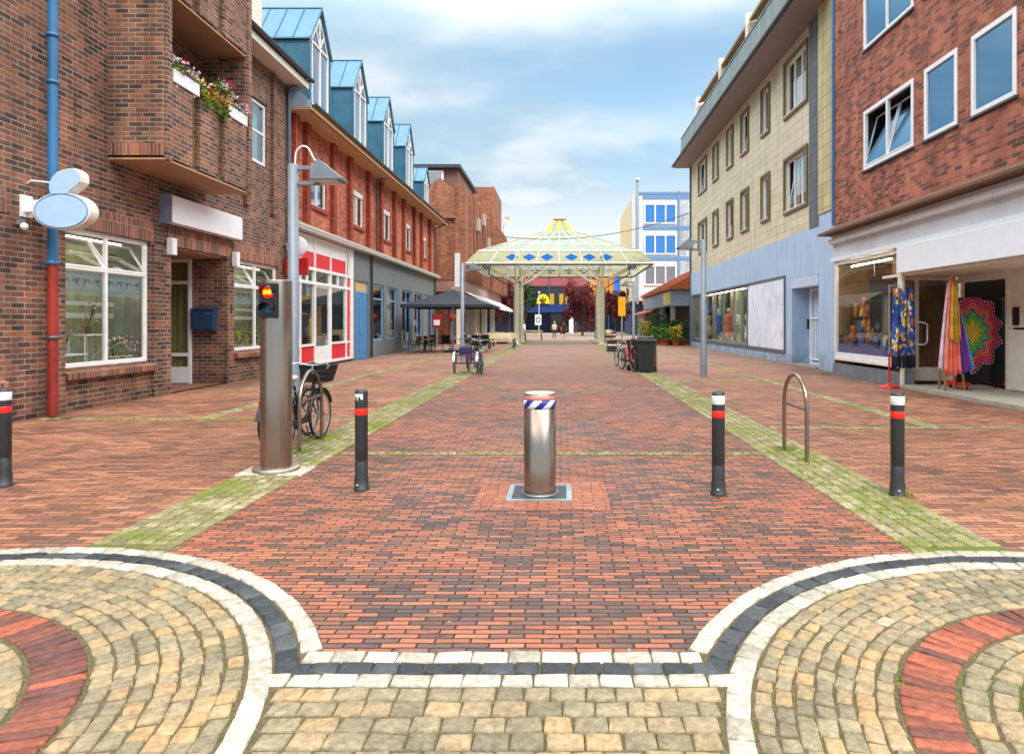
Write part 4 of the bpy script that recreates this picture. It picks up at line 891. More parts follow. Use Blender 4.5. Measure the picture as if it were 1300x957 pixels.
# ================================================================ glass pavilion
t = NT('canopy_panels'); p = t.obj(); o_ = t.sep(p); t.t.nodes.remove(t.b)
c = t.ramp(t.noise(p, .9, 5, .65).outputs[0], [(.3, '#a8ad94'), (.48, '#c3c6ac'), (.6, '#c9c898'), (.8, '#d6d8cc')])
df = t.n('ShaderNodeBsdfDiffuse'); t.put(df.inputs[0], c); tl = t.n('ShaderNodeBsdfTranslucent'); t.put(tl.inputs[0], c); tr = t.n('ShaderNodeBsdfTransparent'); tr.inputs[0].default_value = (.9, .95, .92, 1)
m1 = t.n('ShaderNodeMixShader'); m1.inputs[0].default_value = .5; t.put(m1.inputs[1], df.outputs[0]); t.put(m1.inputs[2], tl.outputs[0])
m2 = t.n('ShaderNodeMixShader'); m2.inputs[0].default_value = .26; t.put(m2.inputs[1], m1.outputs[0]); t.put(m2.inputs[2], tr.outputs[0]); t.put(t.out.inputs[0], m2.outputs[0]); M_can = t.mat
t = NT('canopy_glass'); p = t.obj(); t.t.nodes.remove(t.b)
c = t.ramp(t.noise(p, .7, 5, .65).outputs[0], [(.3, '#a6bab2'), (.5, '#bfcec6'), (.62, '#c6cbb0'), (.8, '#d6dedb')])
df = t.n('ShaderNodeBsdfDiffuse'); t.put(df.inputs[0], c); tl = t.n('ShaderNodeBsdfTranslucent'); t.put(tl.inputs[0], c); tr = t.n('ShaderNodeBsdfTransparent'); tr.inputs[0].default_value = (.85, .95, .95, 1)
m1 = t.n('ShaderNodeMixShader'); m1.inputs[0].default_value = .45; t.put(m1.inputs[1], df.outputs[0]); t.put(m1.inputs[2], tl.outputs[0])
m2 = t.n('ShaderNodeMixShader'); m2.inputs[0].default_value = .46; t.put(m2.inputs[1], m1.outputs[0]); t.put(m2.inputs[2], tr.outputs[0]); t.put(t.out.inputs[0], m2.outputs[0]); M_can2 = t.mat
M_crm = pm('cream_steel', '#dcdac6', .5, var=.12); M_bdia = pm('blue_diamond', '#0d55a6', .8, spec=.1); M_yel = pm('yellow_panel', '#e0b41d', .4)
PX, PY = -.17, 53.0
pav = thing('market_pavilion', 'cream steel market pavilion with pale glass roof, blue diamonds and yellow lantern', 'pavilion', (PX, PY, 0))
lv = [(6.5, 5.72), (5.72, 6.66), (1.1, 8.68)]
def sq(a, z, k, t_=0.):    # k-th side, t in -1..1
    q = {0: (t_, -1), 1: (1, t_), 2: (-t_, 1), 3: (-1, -t_)}[k]; return Vector((PX+a*q[0], PY+a*q[1], z))
for (lo_, hi_, mt, nm, nn) in ((lv[0], lv[1], M_can, 'eaves_panel', 8), (lv[1], lv[2], M_can2, 'roof_panel', 6)):
    s = MB()
    for k in range(4): s.face([sq(lo_[0], lo_[1], k, -1), sq(lo_[0], lo_[1], k, 1), sq(hi_[0], hi_[1], k, 1), sq(hi_[0], hi_[1], k, -1)])
    s.build(nm, mt, pav)
s = MB()
for k in range(4):
    for i in range(9):
        u = -1+2*i/8; s.tube([sq(lv[0][0], lv[0][1]+.02, k, u), sq(lv[1][0], lv[1][1]+.02, k, u)], .04, 4); s.tube([sq(lv[1][0], lv[1][1]+.02, k, u), sq(lv[2][0], lv[2][1]+.02, k, u)], .04, 4)
    for z_, a in ((lv[0][1], lv[0][0]), (lv[1][1], lv[1][0])): s.tube([sq(a, z_+.02, k, -1), sq(a, z_+.02, k, 1)], .06, 5)
    for q in (.33, .66):
        a = lv[1][0]+(lv[2][0]-lv[1][0])*q; z_ = lv[1][1]+(lv[2][1]-lv[1][1])*q; s.tube([sq(a, z_+.02, k, -1), sq(a, z_+.02, k, 1)], .035, 4)
s.build('roof_bars', M_crm, pav)
s = MB()
for k in range(4): s.tube([sq(6.53, 5.68, k, -1), sq(6.53, 5.68, k, 1)], .07, 6)
s.build('eaves_gutter', M_zinc, pav)
s = MB()
for k in range(4):
    for u in (-3.3, -2.1, -.85, .85, 2.1, 3.3):
        q = .52; a = 6.5+(5.72-6.5)*q; z_ = 5.72+.94*q; n_ = Vector({0: (0, -1, .8), 1: (1, 0, .8), 2: (0, 1, .8), 3: (-1, 0, .8)}[k]).normalized()*.03
        c = sq(a, z_, k, 0)+(sq(1, 0, k, 1)-sq(1, 0, k, 0))*u; up = (sq(5.72, 6.66, k, 0)-sq(6.5, 5.72, k, 0)).normalized(); sd = (sq(1, 0, k, 1)-sq(1, 0, k, 0))
        s.mesh([c+sd*.44+n_, c+up*.32+n_, c-sd*.44+n_, c-up*.32+n_, c+sd*.44-n_, c+up*.32-n_, c-sd*.44-n_, c-up*.32-n_], [(0, 1, 2, 3), (4, 5, 6, 7), (0, 1, 5, 4), (1, 2, 6, 5), (2, 3, 7, 6), (3, 0, 4, 7)])
s.build('blue_diamonds', M_bdia, pav)
s = MB()
for k in range(4):
    for i in range(5):
        u0, u1 = -1+2*i/5, -1+2*(i+1)/5
        s.face([sq(1.12, 8.66, k, u0), sq(1.12, 8.66, k, u1), sq(.42, 9.7, k, u1), sq(.42, 9.7, k, u0)], i % 2)
    s.face([sq(1.12, 8.66, k, -1), sq(1.12, 8.66, k, 1), sq(.9, 8.2, k, 0)], 1)
ln_ = s.build('lantern', [M_yel, M_can2], pav)
s = MB(); s.box(PX-.5, PX+.5, PY-.5, PY+.5, 9.68, 9.76); s.build('lantern_cap', M_wood, ln_)
for sx in (-1, 1):
    for sy in (-1, 1):
        s = MB(); x, y = PX+3.2*sx, PY+3.0*sy
        for a in (-.11, .11): s.tube([(x+a, y, 0), (x+a, y, 4.6)], .07, 8); s.tube([(x, y+a, 0), (x, y+a, 4.6)], .07, 8)
        s.box(x-.3, x+.3, y-.3, y+.3, 0, .06); s.build('post', M_crm, pav)
        s = MB()
        for tx, ty in ((PX+5.7*sx, y), (x, PY+5.7*sy), (PX+5.7*sx, PY+5.7*sy), (x-2.3*sx, y), (x, y-2.2*sy), (x-1.2*sx, y), (x, y-1.2*sy), (PX+5.7*sx, y-1.6*sy), (x-1.6*sx, PY+5.7*sy)): s.tube([(x, y, 4.65), (tx, ty, 6.05)], .045, 6)
        s.tube([(x, y, 4.6), (x, y, 7.6)], .06, 6); s.build('roof_strut', M_crm, pav)
s = MB()
for sx in (-1, 1):
    s.tube([(PX+4.9*sx, PY-6.45, 5.65), (PX+4.9*sx, PY-6.3, 5.0), (PX+3.4*sx, PY-3.4, 4.2), (PX+3.4*sx, PY-3.2, .1)], .045, 6); s.box(PX+4.75*sx, PX+5.05*sx, PY-6.6, PY-6.4, 5.3, 5.65)
s.build('rain_pipe', M_zinc, pav)
s = MB()
for q in (-3.2, 3.2): s.box(PX+q-.06, PX+q+.06, PY-5.8, PY+5.8, 6.0, 6.14)
for q in (-3.0, 3.0): s.box(PX-5.8, PX+5.8, PY+q-.06, PY+q+.06, 6.01, 6.13)
for q in (-5.7, 5.7): s.box(PX+q-.05, PX+q+.05, PY-5.8, PY+5.8, 6.02, 6.12); s.box(PX-5.8, PX+5.8, PY+q-.05, PY+q+.05, 6.03, 6.11)
s.build('ceiling_beams', M_crm, pav)
# ================================================================ white and blue office block
M_wpan = pm('white_wall_panel', '#ccd3dc', .6, var=.07, scale=.5); M_blus = pm('blue_band', '#5e86b0', .5, var=.1); M_bsh = pm('blue_blind', '#2f74bd', .4, var=.06); M_gsh = pm('grey_blind', '#6d6f7d', .5)
M_gbrk = brick('pale_grey_brick', [(0., '#a9b1bb'), (1., '#c8ced6')], '#8d949c', bw=.5, bh=.25, mw=.03)
off = thing('office_block', 'white office block with blue window blinds and a yellow side wall behind the pavilion', 'building', (17, 92, 0))
s = MB(); s.box(9.0, 30, 85, 102, 4.4, 17.9); s.build('wall', M_wpan, off)
s = MB(); s.box(8.93, 8.999, 86.5, 102, 4.4, 17.3); s.build('yellow_side', pm('pale_yellow_wall', '#dcc694', .7, var=.08), off)
s = MB(); s.box(9.6, 30, 86, 102, 0, 4.39); s.build('ground_floor', pm('navy_storey', '#27405c', .6), off)
s = MB()
for z in (17.3, 13.4, 9.5, 4.4): s.box(10.3, 30, 84.93, 84.999, z, z+.5)
s.box(11.0-1.3, 30, 84.9, 85, 17.9, 18.2)
for x in (14.7, ): s.box(x, x+.25, 84.85, 84.998, 4.4, 18.3)
s.build('blue_bands', M_blus, off)
s = MB(); s.box(15.0, 30, 84.96, 84.999, 5, 17.2); s.build('brick_panel', M_gbrk, off)
for fz, mt in ((14.3, M_bsh), (10.4, M_bsh), (6.5, M_gsh)):
    for x in (10.45, 18.3, 22.7):
        f = MB(); w0 = 4.1
        f.box(x, x+w0, 84.8, 84.92, fz-.13, fz+.02); f.box(x, x+w0, 84.8, 84.92, fz+2.25, fz+2.4)
        for q in (0, 1.32, 2.64, 3.96): f.box(x+q, x+q+.16, 84.8, 84.92, fz+.02, fz+2.25)
        fo = f.build('window', M_white, off); g = MB(); g.face([(x, 84.87, fz), (x+w0, 84.87, fz), (x+w0, 84.87, fz+2.3), (x, 84.87, fz+2.3)]); g.build('blind', mt, fo)
s = MB(); s.tube([(9.6, 84.7, 4), (9.6, 84.7, 19.6)], .2, 8); s.lathe((9.6, 84.7, 19.6), [(.4, 0), (.4, .2), (.1, .35)], 10); s.build('flue', M_galv, off)
# ================================================================ tiled flower shop
M_rt = pm('terracotta_tiles', '#a5562f', .75, var=.35, scale=5, bump=.01, bscale=12)
fl = thing('flower_shop', 'low flower shop under a terracotta tile roof, behind the apartment block', 'shop', (11, 57, 0))
s = MB(); s.prism([(7.8, 4.05), (7.8, 4.2), (12, 6.4), (16, 4.2), (16, 4.05)], 'y', 48.5, 66)
for i in range(18): q = i/18; s.box(7.8+4.2*q, 7.86+4.2*q, 48.5, 66, 4.2+2.2*q, 4.28+2.2*q)
s.build('roof', M_rt, fl)
s = MB(); s.box(9.6, 16, 50, 65.5, 0, 4.0); s.build('wall', pm('dark_brown_shop_wall', '#5a4c42', .8, var=.3), fl)  # mottled dark brown wall colour
s = MB(); s.box(8.0, 8.15, 49, 65.5, 2.85, 4.0); s.box(8.15, 16, 48.9, 49.05, 2.85, 4.0); s.build('fascia', pm('grey_blue_fascia', '#8295ab', .6), fl)
s = MB(); s.box(7.96, 7.999, 49.2, 52.5, 2.95, 3.9); s.build('peach_panel', pm('peach', '#e0bd9c', .6), fl)
t = NT('green_splash'); t.set(Base_Color=t.ramp(t.noise(t.obj(), 1.4, 3).outputs[0], [(.35, '#e8d24a'), (.5, '#8fbf2e'), (.65, '#e0a42a')]), Roughness=.6)
s = MB(); s.box(7.94, 7.959, 49.3, 50.9, 2.98, 3.87); s.build('splash_panel', t.mat, fl)
s = MB()
for y in (49.2, 54, 59, 64): s.box(8.05, 8.35, y, y+.3, 0, 2.85)
s.build('columns', M_grey, fl)
s = MB(); s.prism([(7.0, 2.3), (7.0, 2.42), (9.4, 3.3), (9.4, 3.15)], 'y', 58, 66); s.build('side_canopy', M_rt, fl)
s = MB(); s.box(7.4, 9.5, 60, 65, 0, 2.3); s.build('timber_hut', pm('pale_boards', '#b3aaa3', .8, var=.2, scale=8), fl)
# ================================================================ glass mall closing the street
M_navy = pm('navy_glass', '#121c2c', .12, var=.35, scale=.25, spec=.9); M_mred = pm('faded_red_band', '#9a5154', .5); M_org = pm('orange_panel', '#e88a17', .5, var=.2, scale=.5)
mall = thing('glass_mall', 'dark glass mall with red band, orange panel and blue portal closing the far end', 'building', (0, 118, 0))
s = MB(); s.box(-26, 16, 116, 140, 0, 10.4); s.build('glass_wall', M_navy, mall)
s = MB(); s.box(-11, 4.9, 115.7, 115.99, 8.0, 10.3); s.build('red_band', M_mred, mall)
s = MB(); s.box(4.9, 10.6, 115.6, 115.99, 3.4, 10.3); s.build('orange_panel', M_org, mall)
s = MB()
for i in range(13): x = -26+i*3.4; s.box(x, x+.15, 115.5, 115.98, 0, 10.4)
s.box(-26, 16, 115.55, 115.97, 3.9, 4.1); s.box(-26, 16, 115.6, 115.96, 10.3, 10.8); s.build('mullions', pm('blue_mullion', '#33557a', .4), mall)
s = MB(); s.box(-7.4, 1.9, 108, 115.4, 3.3, 4.6); s.box(-7.4, -6.6, 108.1, 115.4, 0, 3.3); s.box(-6.6, -2, 113, 115.4, 0, 3.3); s.build('portal', pm('royal_blue', '#1c3a78', .35), mall)
s = MB(); s.box(1.2, 1.9, 107.95, 115.4, 0, 3.6); s.build('portal_pillar', M_white, mall)
s = MB()
for x in (-2, -.4, .6, 2.2): s.box(x, x+.7, 114.6, 115.3, 4.8, 6.6)
s.build('lit_panels', pm('yellow_strip', '#b9932f', .4), mall)
s = MB(); s.box(9, 16, 115.4, 115.6, 6.2, 10.0); s.build('poster', pm('blue_poster', '#2a62b4', .5, var=.6, scale=.4), mall)
s = MB(); s.prism([(-2.98+1.05*math.cos(math.pi*i/24), 4.7+1.55*math.sin(math.pi*i/24)**.8) for i in range(25)], 'y', 107.7, 108.0); s.build('yellow_disc', pm('sun_yellow', '#e8cf1f', .5), mall)
# ================================================================ street furniture
def steel(name, h='#9c8f84', rough=.28):
    t = NT(name); p = t.obj(); mp_ = t.n('ShaderNodeMapping'); mp_.inputs['Scale'].default_value = (160, 160, 1.2); t.put(mp_.inputs[0], p)
    n = t.noise(mp_.outputs[0], 1., 3).outputs[0]; k = t.mr(n, .3, .7, .94, 1.05); g = t.noise(p, 5., 4).outputs[0]
    t.set(Base_Color=t.mix(1., lin(h), t.comb(k, k, k), 'MULTIPLY'), Metallic=.92, Roughness=t.m('ADD', t.mr(n, .3, .7, rough-.03, rough+.03), t.mr(g, .4, .7, 0., .03)))
    t.b.inputs['Anisotropic'].default_value = .6; t.bump(n, .0002); return t.mat
M_steel = steel('brushed_steel', '#9a8d82', .24); M_steel2 = steel('dull_steel', '#8f8d8a', .4)
M_redb = pm('red_reflective_band', '#e02a1c', .35); M_whb = pm('white_reflective_band', '#dfe3e8', .35); M_bolb = pm('bollard_plastic', '#2b2d31', .45, var=.2, scale=12, bump=.0006)
def bollard(x, y, label, white=True, rz=0):
    t_ = thing('bollard', label, 'bollard', (x, y, 0), 'plastic bollards across the street mouth'); c = (x, y, 0)
    s = MB(); s.lathe(c, [(.072, 0), (.072, .025), (.066, .03), (.066, .115), (.062, .13), (.06, .14), (.06, .275), (.057, .28), (.057, .285), (.06, .29), (.06, .93), (.056, .955), (.03, .962), (0, .963)], 28); s.build('post', M_bolb, t_)
    s = MB(); s.lathe(c, [(.0605, .722), (.0615, .724), (.0615, .784), (.0605, .786)], 28); s.build('red_band', M_redb, t_)
    s = MB()
    if white: s.lathe(c, [(.0605, .845), (.0615, .847), (.0615, .925), (.0605, .927)], 28)
    else:
        for i in range(9): a = R(200+i*11); b_ = R(200+(i+1)*11); z0 = .885-.02*math.sin(i*1.9); s.face([(x+.0618*math.cos(a), y+.0618*math.sin(a), z0), (x+.0618*math.cos(b_), y+.0618*math.sin(b_), z0+.012*math.sin(i*3)), (x+.0618*math.cos(b_), y+.0618*math.sin(b_), .925), (x+.0618*math.cos(a), y+.0618*math.sin(a), .925)])
    s.build('white_band', M_whb, t_)
    s = MB(); s.lathe((x-.02, y-.068, .06), [(.0, -.008), (.012, -.008), (.012, .004), (0, .006)], 8, axis='y'); s.build('fixing_bolt', M_galv, t_)
bollard(-5.47, 6.57, 'charcoal bollard with red and white bands before the left brick house, at the photo edge')
bollard(-1.92, 6.42, 'charcoal bollard with a torn white band, between the steel signal column and the rising bollard', False)
bollard(1.46, 6.24, 'charcoal bollard with red and white bands on the red paving right of the steel bollard')
bollard(3.11, 6.2, 'charcoal bollard with red and white bands in front of the gift shop entrance')
# rising bollard
c = (-.205, 6.3, 0); t_ = thing('rising_bollard', 'brushed steel rising bollard with blue and white striped band, in mid street', 'bollard', c)
s = MB(); s.lathe(c, [(.150, .015), (.150, .80), (.147, .802), (.147, .885), (.150, .887), (.150, .925), (.143, .94), (.0, .943)], 48); s.build('shaft', M_steel, t_)
t = NT('striped_band'); o_ = t.sep(t.obj()); a_ = t.m('ARCTAN2', o_[0], o_[1]); st = t.m('FRACT', t.m('ADD', t.m('MULTIPLY', a_, .95), t.m('MULTIPLY', o_[2], 7.)))
t.set(Base_Color=t.mix(t.m('GREATER_THAN', st, .5), lin('#d8dde8'), lin('#1b2a86')), Roughness=.35)
s = MB(); s.lathe(c, [(.1475, .805), (.1515, .807), (.1515, .882), (.1475, .884)], 48); s.build('striped_band', t.mat, t_)
s = MB(); s.lathe(c, [(.1505, .890), (.1515, .892), (.1515, .922), (.1505, .924)], 48); s.build('red_ring', pm('pale_red_ring', '#c98378', .4), t_)
s = MB(); s.lathe(c, [(.138, .944), (.137, .949), (0, .95)], 40); s.build('top_disc', pm('pale_top', '#d3cbbd', .5, metal=.2, var=.2, scale=14), t_)
t = NT('chequer_plate'); p = t.obj(); v_ = t.n('ShaderNodeTexVoronoi', distance='CHEBYCHEV'); mp_ = t.n('ShaderNodeMapping'); mp_.inputs['Rotation'].default_value = (0, 0, R(45)); t.put(mp_.inputs[0], p); t.put(v_.inputs['Vector'], mp_.outputs[0]); v_.inputs['Scale'].default_value = 40; v_.inputs['Randomness'].default_value = .1
t.set(Base_Color=t.mix(t.mr(v_.outputs[0], .1, .4, 0., 1.), lin('#6b7480'), lin('#3d444c')), Metallic=.5, Roughness=.45); t.bump(v_.outputs[0], .003)
s = MB(); x, y = c[:2]
for q in ((-.30, .30, -.30, -.25), (-.30, .30, .25, .30), (-.30, -.25, -.25, .25), (.25, .30, -.25, .25)): s.box(x+q[0], x+q[1], y+q[2], y+q[3], .0, .014)
s.build('frame', M_galv, t_)
s = MB(); s.box(x-.25, x+.25, y-.25, y+.25, .0, .010); s.build('cover_plate', t.mat, t_)
s = MB(); s.lathe(c, [(.178, .011), (.176, .020), (.152, .020), (.152, .011)], 40); s.build('collar', M_steel2, t_)
# signal column
c = (-3.08, 7.23, 0); t_ = thing('signal_column', 'thick brushed steel column with a red signal lit above a dark blue one', 'traffic light', c)
s = MB(); s.lathe(c, [(.162, .04), (.162, 2.05), (.158, 2.06), (0, 2.062)], 56); s.build('column', M_steel, t_)
s = MB(); s.lathe(c, [(.243, .0), (.243, .045), (.236, .055), (.19, .058), (.163, .062)], 48); s.build('flange', steel('flange_steel', '#b8ad9c', .35), t_)
x, y = c[:2]; s = MB(); s.box(x-.115, x+.085, y-.175, y-.05, 1.655, 2.02, b=.008); hd = s.build('signal_housing', M_black, t_)
for z, nm in ((1.925, 'red_lens'), (1.755, 'blue_lens')):
    t = NT(nm); p = t.obj()
    if z > 1.8:
        o_ = t.sep(p); dx = t.m('SUBTRACT', t.m('ABSOLUTE', t.m('ADD', o_[0], .015)), .022); dz_ = t.m('SUBTRACT', o_[2], 1.925); d2 = t.m('ADD', t.m('MULTIPLY', dx, dx), t.m('MULTIPLY', dz_, dz_))
        t.set(Base_Color=lin('#c01008'), Roughness=.3, Emission_Color=t.mix(t.mr(d2, .0001, .0012, 1., 0.), lin('#ff1a05'), lin('#ffb428'))); t.b.inputs['Emission Strength'].default_value = 1.3
    else: t.set(Base_Color=t.mix(t.mr(t.noise(p, 90., 2).outputs[0], .4, .6, 0., 1.), lin('#123049'), lin('#2d6d96')), Roughness=.15)
    s = MB(); s.lathe((x-.015, y-.176, z), [(.0, -.022), (.035, -.019), (.058, -.006), (.062, .002)], 28, axis='y'); s.build(nm, t.mat, hd)
    s = MB(); vs = []
    for i in range(13):
        a = R(-10+200*i/12); vs.append((x-.015+.072*math.cos(a), z+.072*math.sin(a)))
    for i in range(12):
        (xa, za), (xb, zb) = vs[i], vs[i+1]; l = .11-.03*abs(i-5.5)/6; s.mesh([(xa, y-.17, za), (xb, y-.17, zb), (xb, y-.17-l, zb-.01), (xa, y-.17-l, za-.01)]+[(xa*1+.0, y-.17, za+.003), (xb, y-.17, zb+.003), (xb, y-.17-l, zb-.007), (xa, y-.17-l, za-.007)], [(0, 1, 2, 3), (4, 5, 6, 7), (2, 3, 7, 6)])
    s.build('visor', M_black, hd)
# bike stands
def stand(pts, label, xbar):
    s = MB(); (x0, y0), (x1, y1) = pts; h = .98; r_ = math.hypot(x1-x0, y1-y0)/2; n = 12
    ar = [(x0, y0, 0)]+[((x0+x1)/2-(x1-x0)/2*math.cos(math.pi*i/n), (y0+y1)/2-(y1-y0)/2*math.cos(math.pi*i/n), h-r_+r_*math.sin(math.pi*i/n)) for i in range(n+1)]+[(x1, y1, 0)]
    o = thing('bike_stand', label, 'bike stand', ((x0+x1)/2, (y0+y1)/2, 0), 'steel hoop bike stands'); s.tube(ar, .024, 12); s.build('hoop', M_steel, o)
    s = MB(); s.tube([(x0, y0, xbar), (x1, y1, xbar)], .016, 8); s.build('crossbar', M_steel, o)
stand(((2.82, 7.7), (2.8, 8.42)), 'empty steel hoop bike stand on the mossy setts at right', .60)
stand(((-3.25, 8.3), (-3.28, 9.15)), 'steel hoop stand the basket bicycle leans on behind the signal column', .62)
stand(((3.2, 22.7), (3.2, 23.4)), 'steel hoop stand between the bicycles beside the wheelie bins', .6)
# street lamps
M_lamp = pm('lamp_grey', '#74808c', .5, metal=.15, var=.1); M_lens = pm('lamp_lens', '#c9c2b0', .3)
def lamp(x, y, sg, label, curl=False, banner=False):
    o = thing('street_lamp', label, 'street lamp', (x, y, 0), 'grey street lamps with wedge heads')
    s = MB(); s.lathe((x, y, 0), [(.1, 0), (.1, .9), (.082, .95), (.082, 4.08), (.0, 4.1)], 16); s.build('pole', M_lamp, o)
    s = MB(); s.box(x, x+sg*.5, y-.03, y+.03, 4.0, 4.06); s.box(x, x+sg*.42, y-.03, y+.03, 3.76, 3.82); s.build('arm', M_lamp, o)
    s = MB(); s.prism([(x+sg*.34, 3.98), (x+sg*.45, 4.13), (x+sg*.80, 3.85), (x+sg*.79, 3.82), (x+sg*.34, 3.82)], 'y', y-.2, y+.2); hd = s.build('lamp_head', M_lamp, o)
    s = MB(); s.box(x+sg*.38, x+sg*.74, y-.16, y+.16, 3.79, 3.819); s.build('lens', M_lens, hd)
    if curl: s = MB(); s.tube([(x+.03, y, 4.06), (x+.035, y, 4.2)]+[(x+.16-.125*math.cos(math.pi*.85*i/10), y, 4.2+.17*math.sin(math.pi*.85*i/10)) for i in range(1, 11)]+[(x+.31, y, 4.2), (x+.35, y, 4.14), (x+.40, y, 4.11)], .014, 8); s.build('cable_loop', M_white, o)
    if banner: s = MB(); s.box(x-.32, x-.1, y-.06, y+.06, 3.1, 4.5, b=.02); s.build('banner_box', pm('pale_banner', '#c2c9d2', .5), o)
    return o
lamp(-4.21, 10.5, 1, 'tall grey wedge headed street lamp behind the signal column, with white cable loop', True)
lamp(4.24, 20, -1, 'grey wedge headed street lamp in front of the blue shop wall')
lamp(-4.15, 28, 1, 'grey wedge headed street lamp with a pale banner box, beside the parasol', False, True)
lamp(4.3, 40, -1, 'slim grey street lamp by the yellow sign before the white office block')
lamp(-5.2, 88, 1, 'faint grey street lamp far behind the pavilion, near the blue portal')
# ================================================================ bicycles
def tor(s, c, R_, r_, n=32, k=6, m=0):
    s.tube([(c[0], c[1]+R_*math.cos(2*math.pi*i/n), c[2]+R_*math.sin(2*math.pi*i/n)) for i in range(n)], r_, k, m, closed=True)
def wheel(par, y, x=0, r=.34):
    s = MB(); s.tube([(x-.04, y, r), (x+.04, y, r)], .022, 8); w_ = s.build('wheel', M_galv, par)
    s = MB(); tor(s, (x, y, r), r-.02, .020); s.build('tyre', M_rubber, w_)
    s = MB(); tor(s, (x, y, r), r-.045, .011, 32, 4); s.build('rim', M_galv, w_)
    s = MB()
    for i in range(18):
        a = 2*math.pi*i/18; s.tube([(x+(.02 if i % 2 else -.02), y+.02*math.cos(a+.5), r+.02*math.sin(a+.5)), (x, y+(r-.05)*math.cos(a), r+(r-.05)*math.sin(a))], .0022, 3)
    s.build('spokes', M_galv, w_)
def bicycle(label, fmt, loc, rz, basket=None, sad=None, group='parked bicycles', rack=True, steer=0.):
    o = thing('bicycle', label, 'bicycle', (0, 0, 0), group)
    s = MB(); bb = (0, -.06, .28); st = (0, -.22, .80); h0 = (0, .37, .60); h1 = (0, .31, .92); rh = (0, -.53, .34); fh = (0, .55, .34)
    s.tube([h0, (0, .2, .42), bb], .019); s.tube([(0, .35, .70), (0, .05, .52), (0, -.15, .56)], .016); s.tube([bb, st], .017); s.tube([h0, h1], .021)
    for sx in (-1, 1): s.tube([bb, (sx*.05, -.3, .31), (sx*.055, rh[1], rh[2])], .010, 6); s.tube([(0, -.19, .68), (sx*.05, -.36, .5), (sx*.055, rh[1], rh[2])], .008, 6)
    s.build('frame', fmt, o)
    s = MB()
    for sx in (-1, 1): s.tube([(0, .37, .60), (sx*.05, .40, .58), (sx*.052, .47, .45), (sx*.052, .55, .34)], .011, 6)
    s.build('fork', fmt, o)
    wheel(o, .55); wheel(o, -.53)
    s = MB(); s.lathe((0, -.24, .9), [(.0, -.02), (.05, -.03), (.09, 0), (.06, .03), (0, .04)], 12); s.v = [(x*(1.1 if y < -.24 else .55), -.24+(y+.24)*1.5, z) for x, y, z in s.v]; sd = s.build('saddle', sad or M_black, o)
    s = MB(); s.tube([st, (0, -.24, .89)], .012); s.build('seat_post', M_galv, sd)
    s = MB(); s.tube([(0, .31, .92), (0, .30, 1.02)], .012); s.tube([(-.30, .08, 1.0), (-.29, .16, 1.03), (-.2, .30, 1.06), (-.06, .32, 1.03), (.06, .32, 1.03), (.2, .30, 1.06), (.29, .16, 1.03), (.30, .08, 1.0)], .011, 8); hb = s.build('handlebar', M_galv, o)
    for sx in (-1, 1): s = MB(); s.tube([(sx*.302, .05, .99), (sx*.29, .17, 1.035)], .017, 8); s.build('grip', M_black, hb)
    s = MB(); s.tube([(.1, .31, 1.04), (.12, .4, 1.04), (.14, .42, 1.03)], .006, 4); s.build('brake_cable', M_black, hb)
    for y, a0, a1 in ((.55, 20, 190), (-.53, -15, 170)):
        s = MB(); pts = [(y+.365*math.cos(R(a0+(a1-a0)*i/14)), .34+.365*math.sin(R(a0+(a1-a0)*i/14))) for i in range(15)]
        for (ya, za), (yb, zb) in zip(pts, pts[1:]): s.mesh([(-.03, ya, za), (.03, ya, za), (.03, yb, zb), (-.03, yb, zb), (-.02, ya, za+.01), (.02, ya, za+.01), (.02, yb, zb+.01), (-.02, yb, zb+.01)], [(0, 1, 2, 3), (4, 5, 6, 7), (0, 4, 7, 3), (1, 5, 6, 2)])
        s.build('mudguard', M_char, o)
    s = MB(); s.box(.035, .055, -.55, .02, .30, .38, b=.01); s.build('chain_guard', M_black, o)
    s = MB(); s.tube([(.08, -.06, .28), (.09, .02, .14), (.09, .03, .12)], .009, 6); s.box(.09, .17, -.01, .07, .105, .125); s.tube([(-.06, -.06, .28), (-.09, -.14, .43)], .009, 6); s.box(-.17, -.09, -.18, -.10, .42, .44); s.build('crank_and_pedals', M_char, o)
    if rack:
        s = MB()
        for sx in (-.06, .06): s.tube([(sx, -.25, .74), (sx, -.75, .75)], .006, 5); s.tube([(sx, -.68, .75), (sx*.9, -.53, .36)], .006, 5)
        for q in (-.35, -.5, -.65, -.75): s.tube([(-.06, q, .75), (.06, q, .75)], .005, 4)
        s.build('luggage_rack', M_galv, o)
    s = MB(); s.lathe((0, .43, .80), [(.0, -.05), (.03, -.03), (.04, .03), (0, .04)], 12, axis='y'); s.build('headlight', M_galv, o)
    if basket:
        s = MB(); B = [(-.15, .36, .80), (.15, .36, .80), (.15, .62, .80), (-.15, .62, .80)]; T_ = [(-.20, .33, 1.02), (.20, .33, 1.02), (.20, .68, 1.02), (-.20, .68, 1.02)]
        s.face(B)
        for i in range(4): j = (i+1) % 4; s.face([B[i], B[j], T_[j], T_[i]])
        for lv_ in (0, .33, .66, 1.): q = [Vector(B[i]).lerp(Vector(T_[i]), lv_) for i in range(4)]; s.tube(q, .009, 5, closed=True)
        for i in range(4):
            for k in range(8): j = (i+1) % 4; u = k/8; s.tube([Vector(B[i]).lerp(Vector(B[j]), u), Vector(T_[i]).lerp(Vector(T_[j]), u)], .005, 4)
        s.build('basket', basket, o)
    s = MB(); s.lathe((0, -.80, .62), [(0, -.01), (.03, -.01), (.03, .01), (0, .01)], 10, axis='y'); s.build('tail_light', M_red, o)
    o.location = loc; o.rotation_euler = (0, 0, rz); return o
bk = bicycle('black town bicycle with dark front basket and pale saddle, locked behind the signal column', M_black, (-3.38, 8.72, 0), R(-4), M_black, pm('pinkish_saddle', '#c7a6a0', .7))
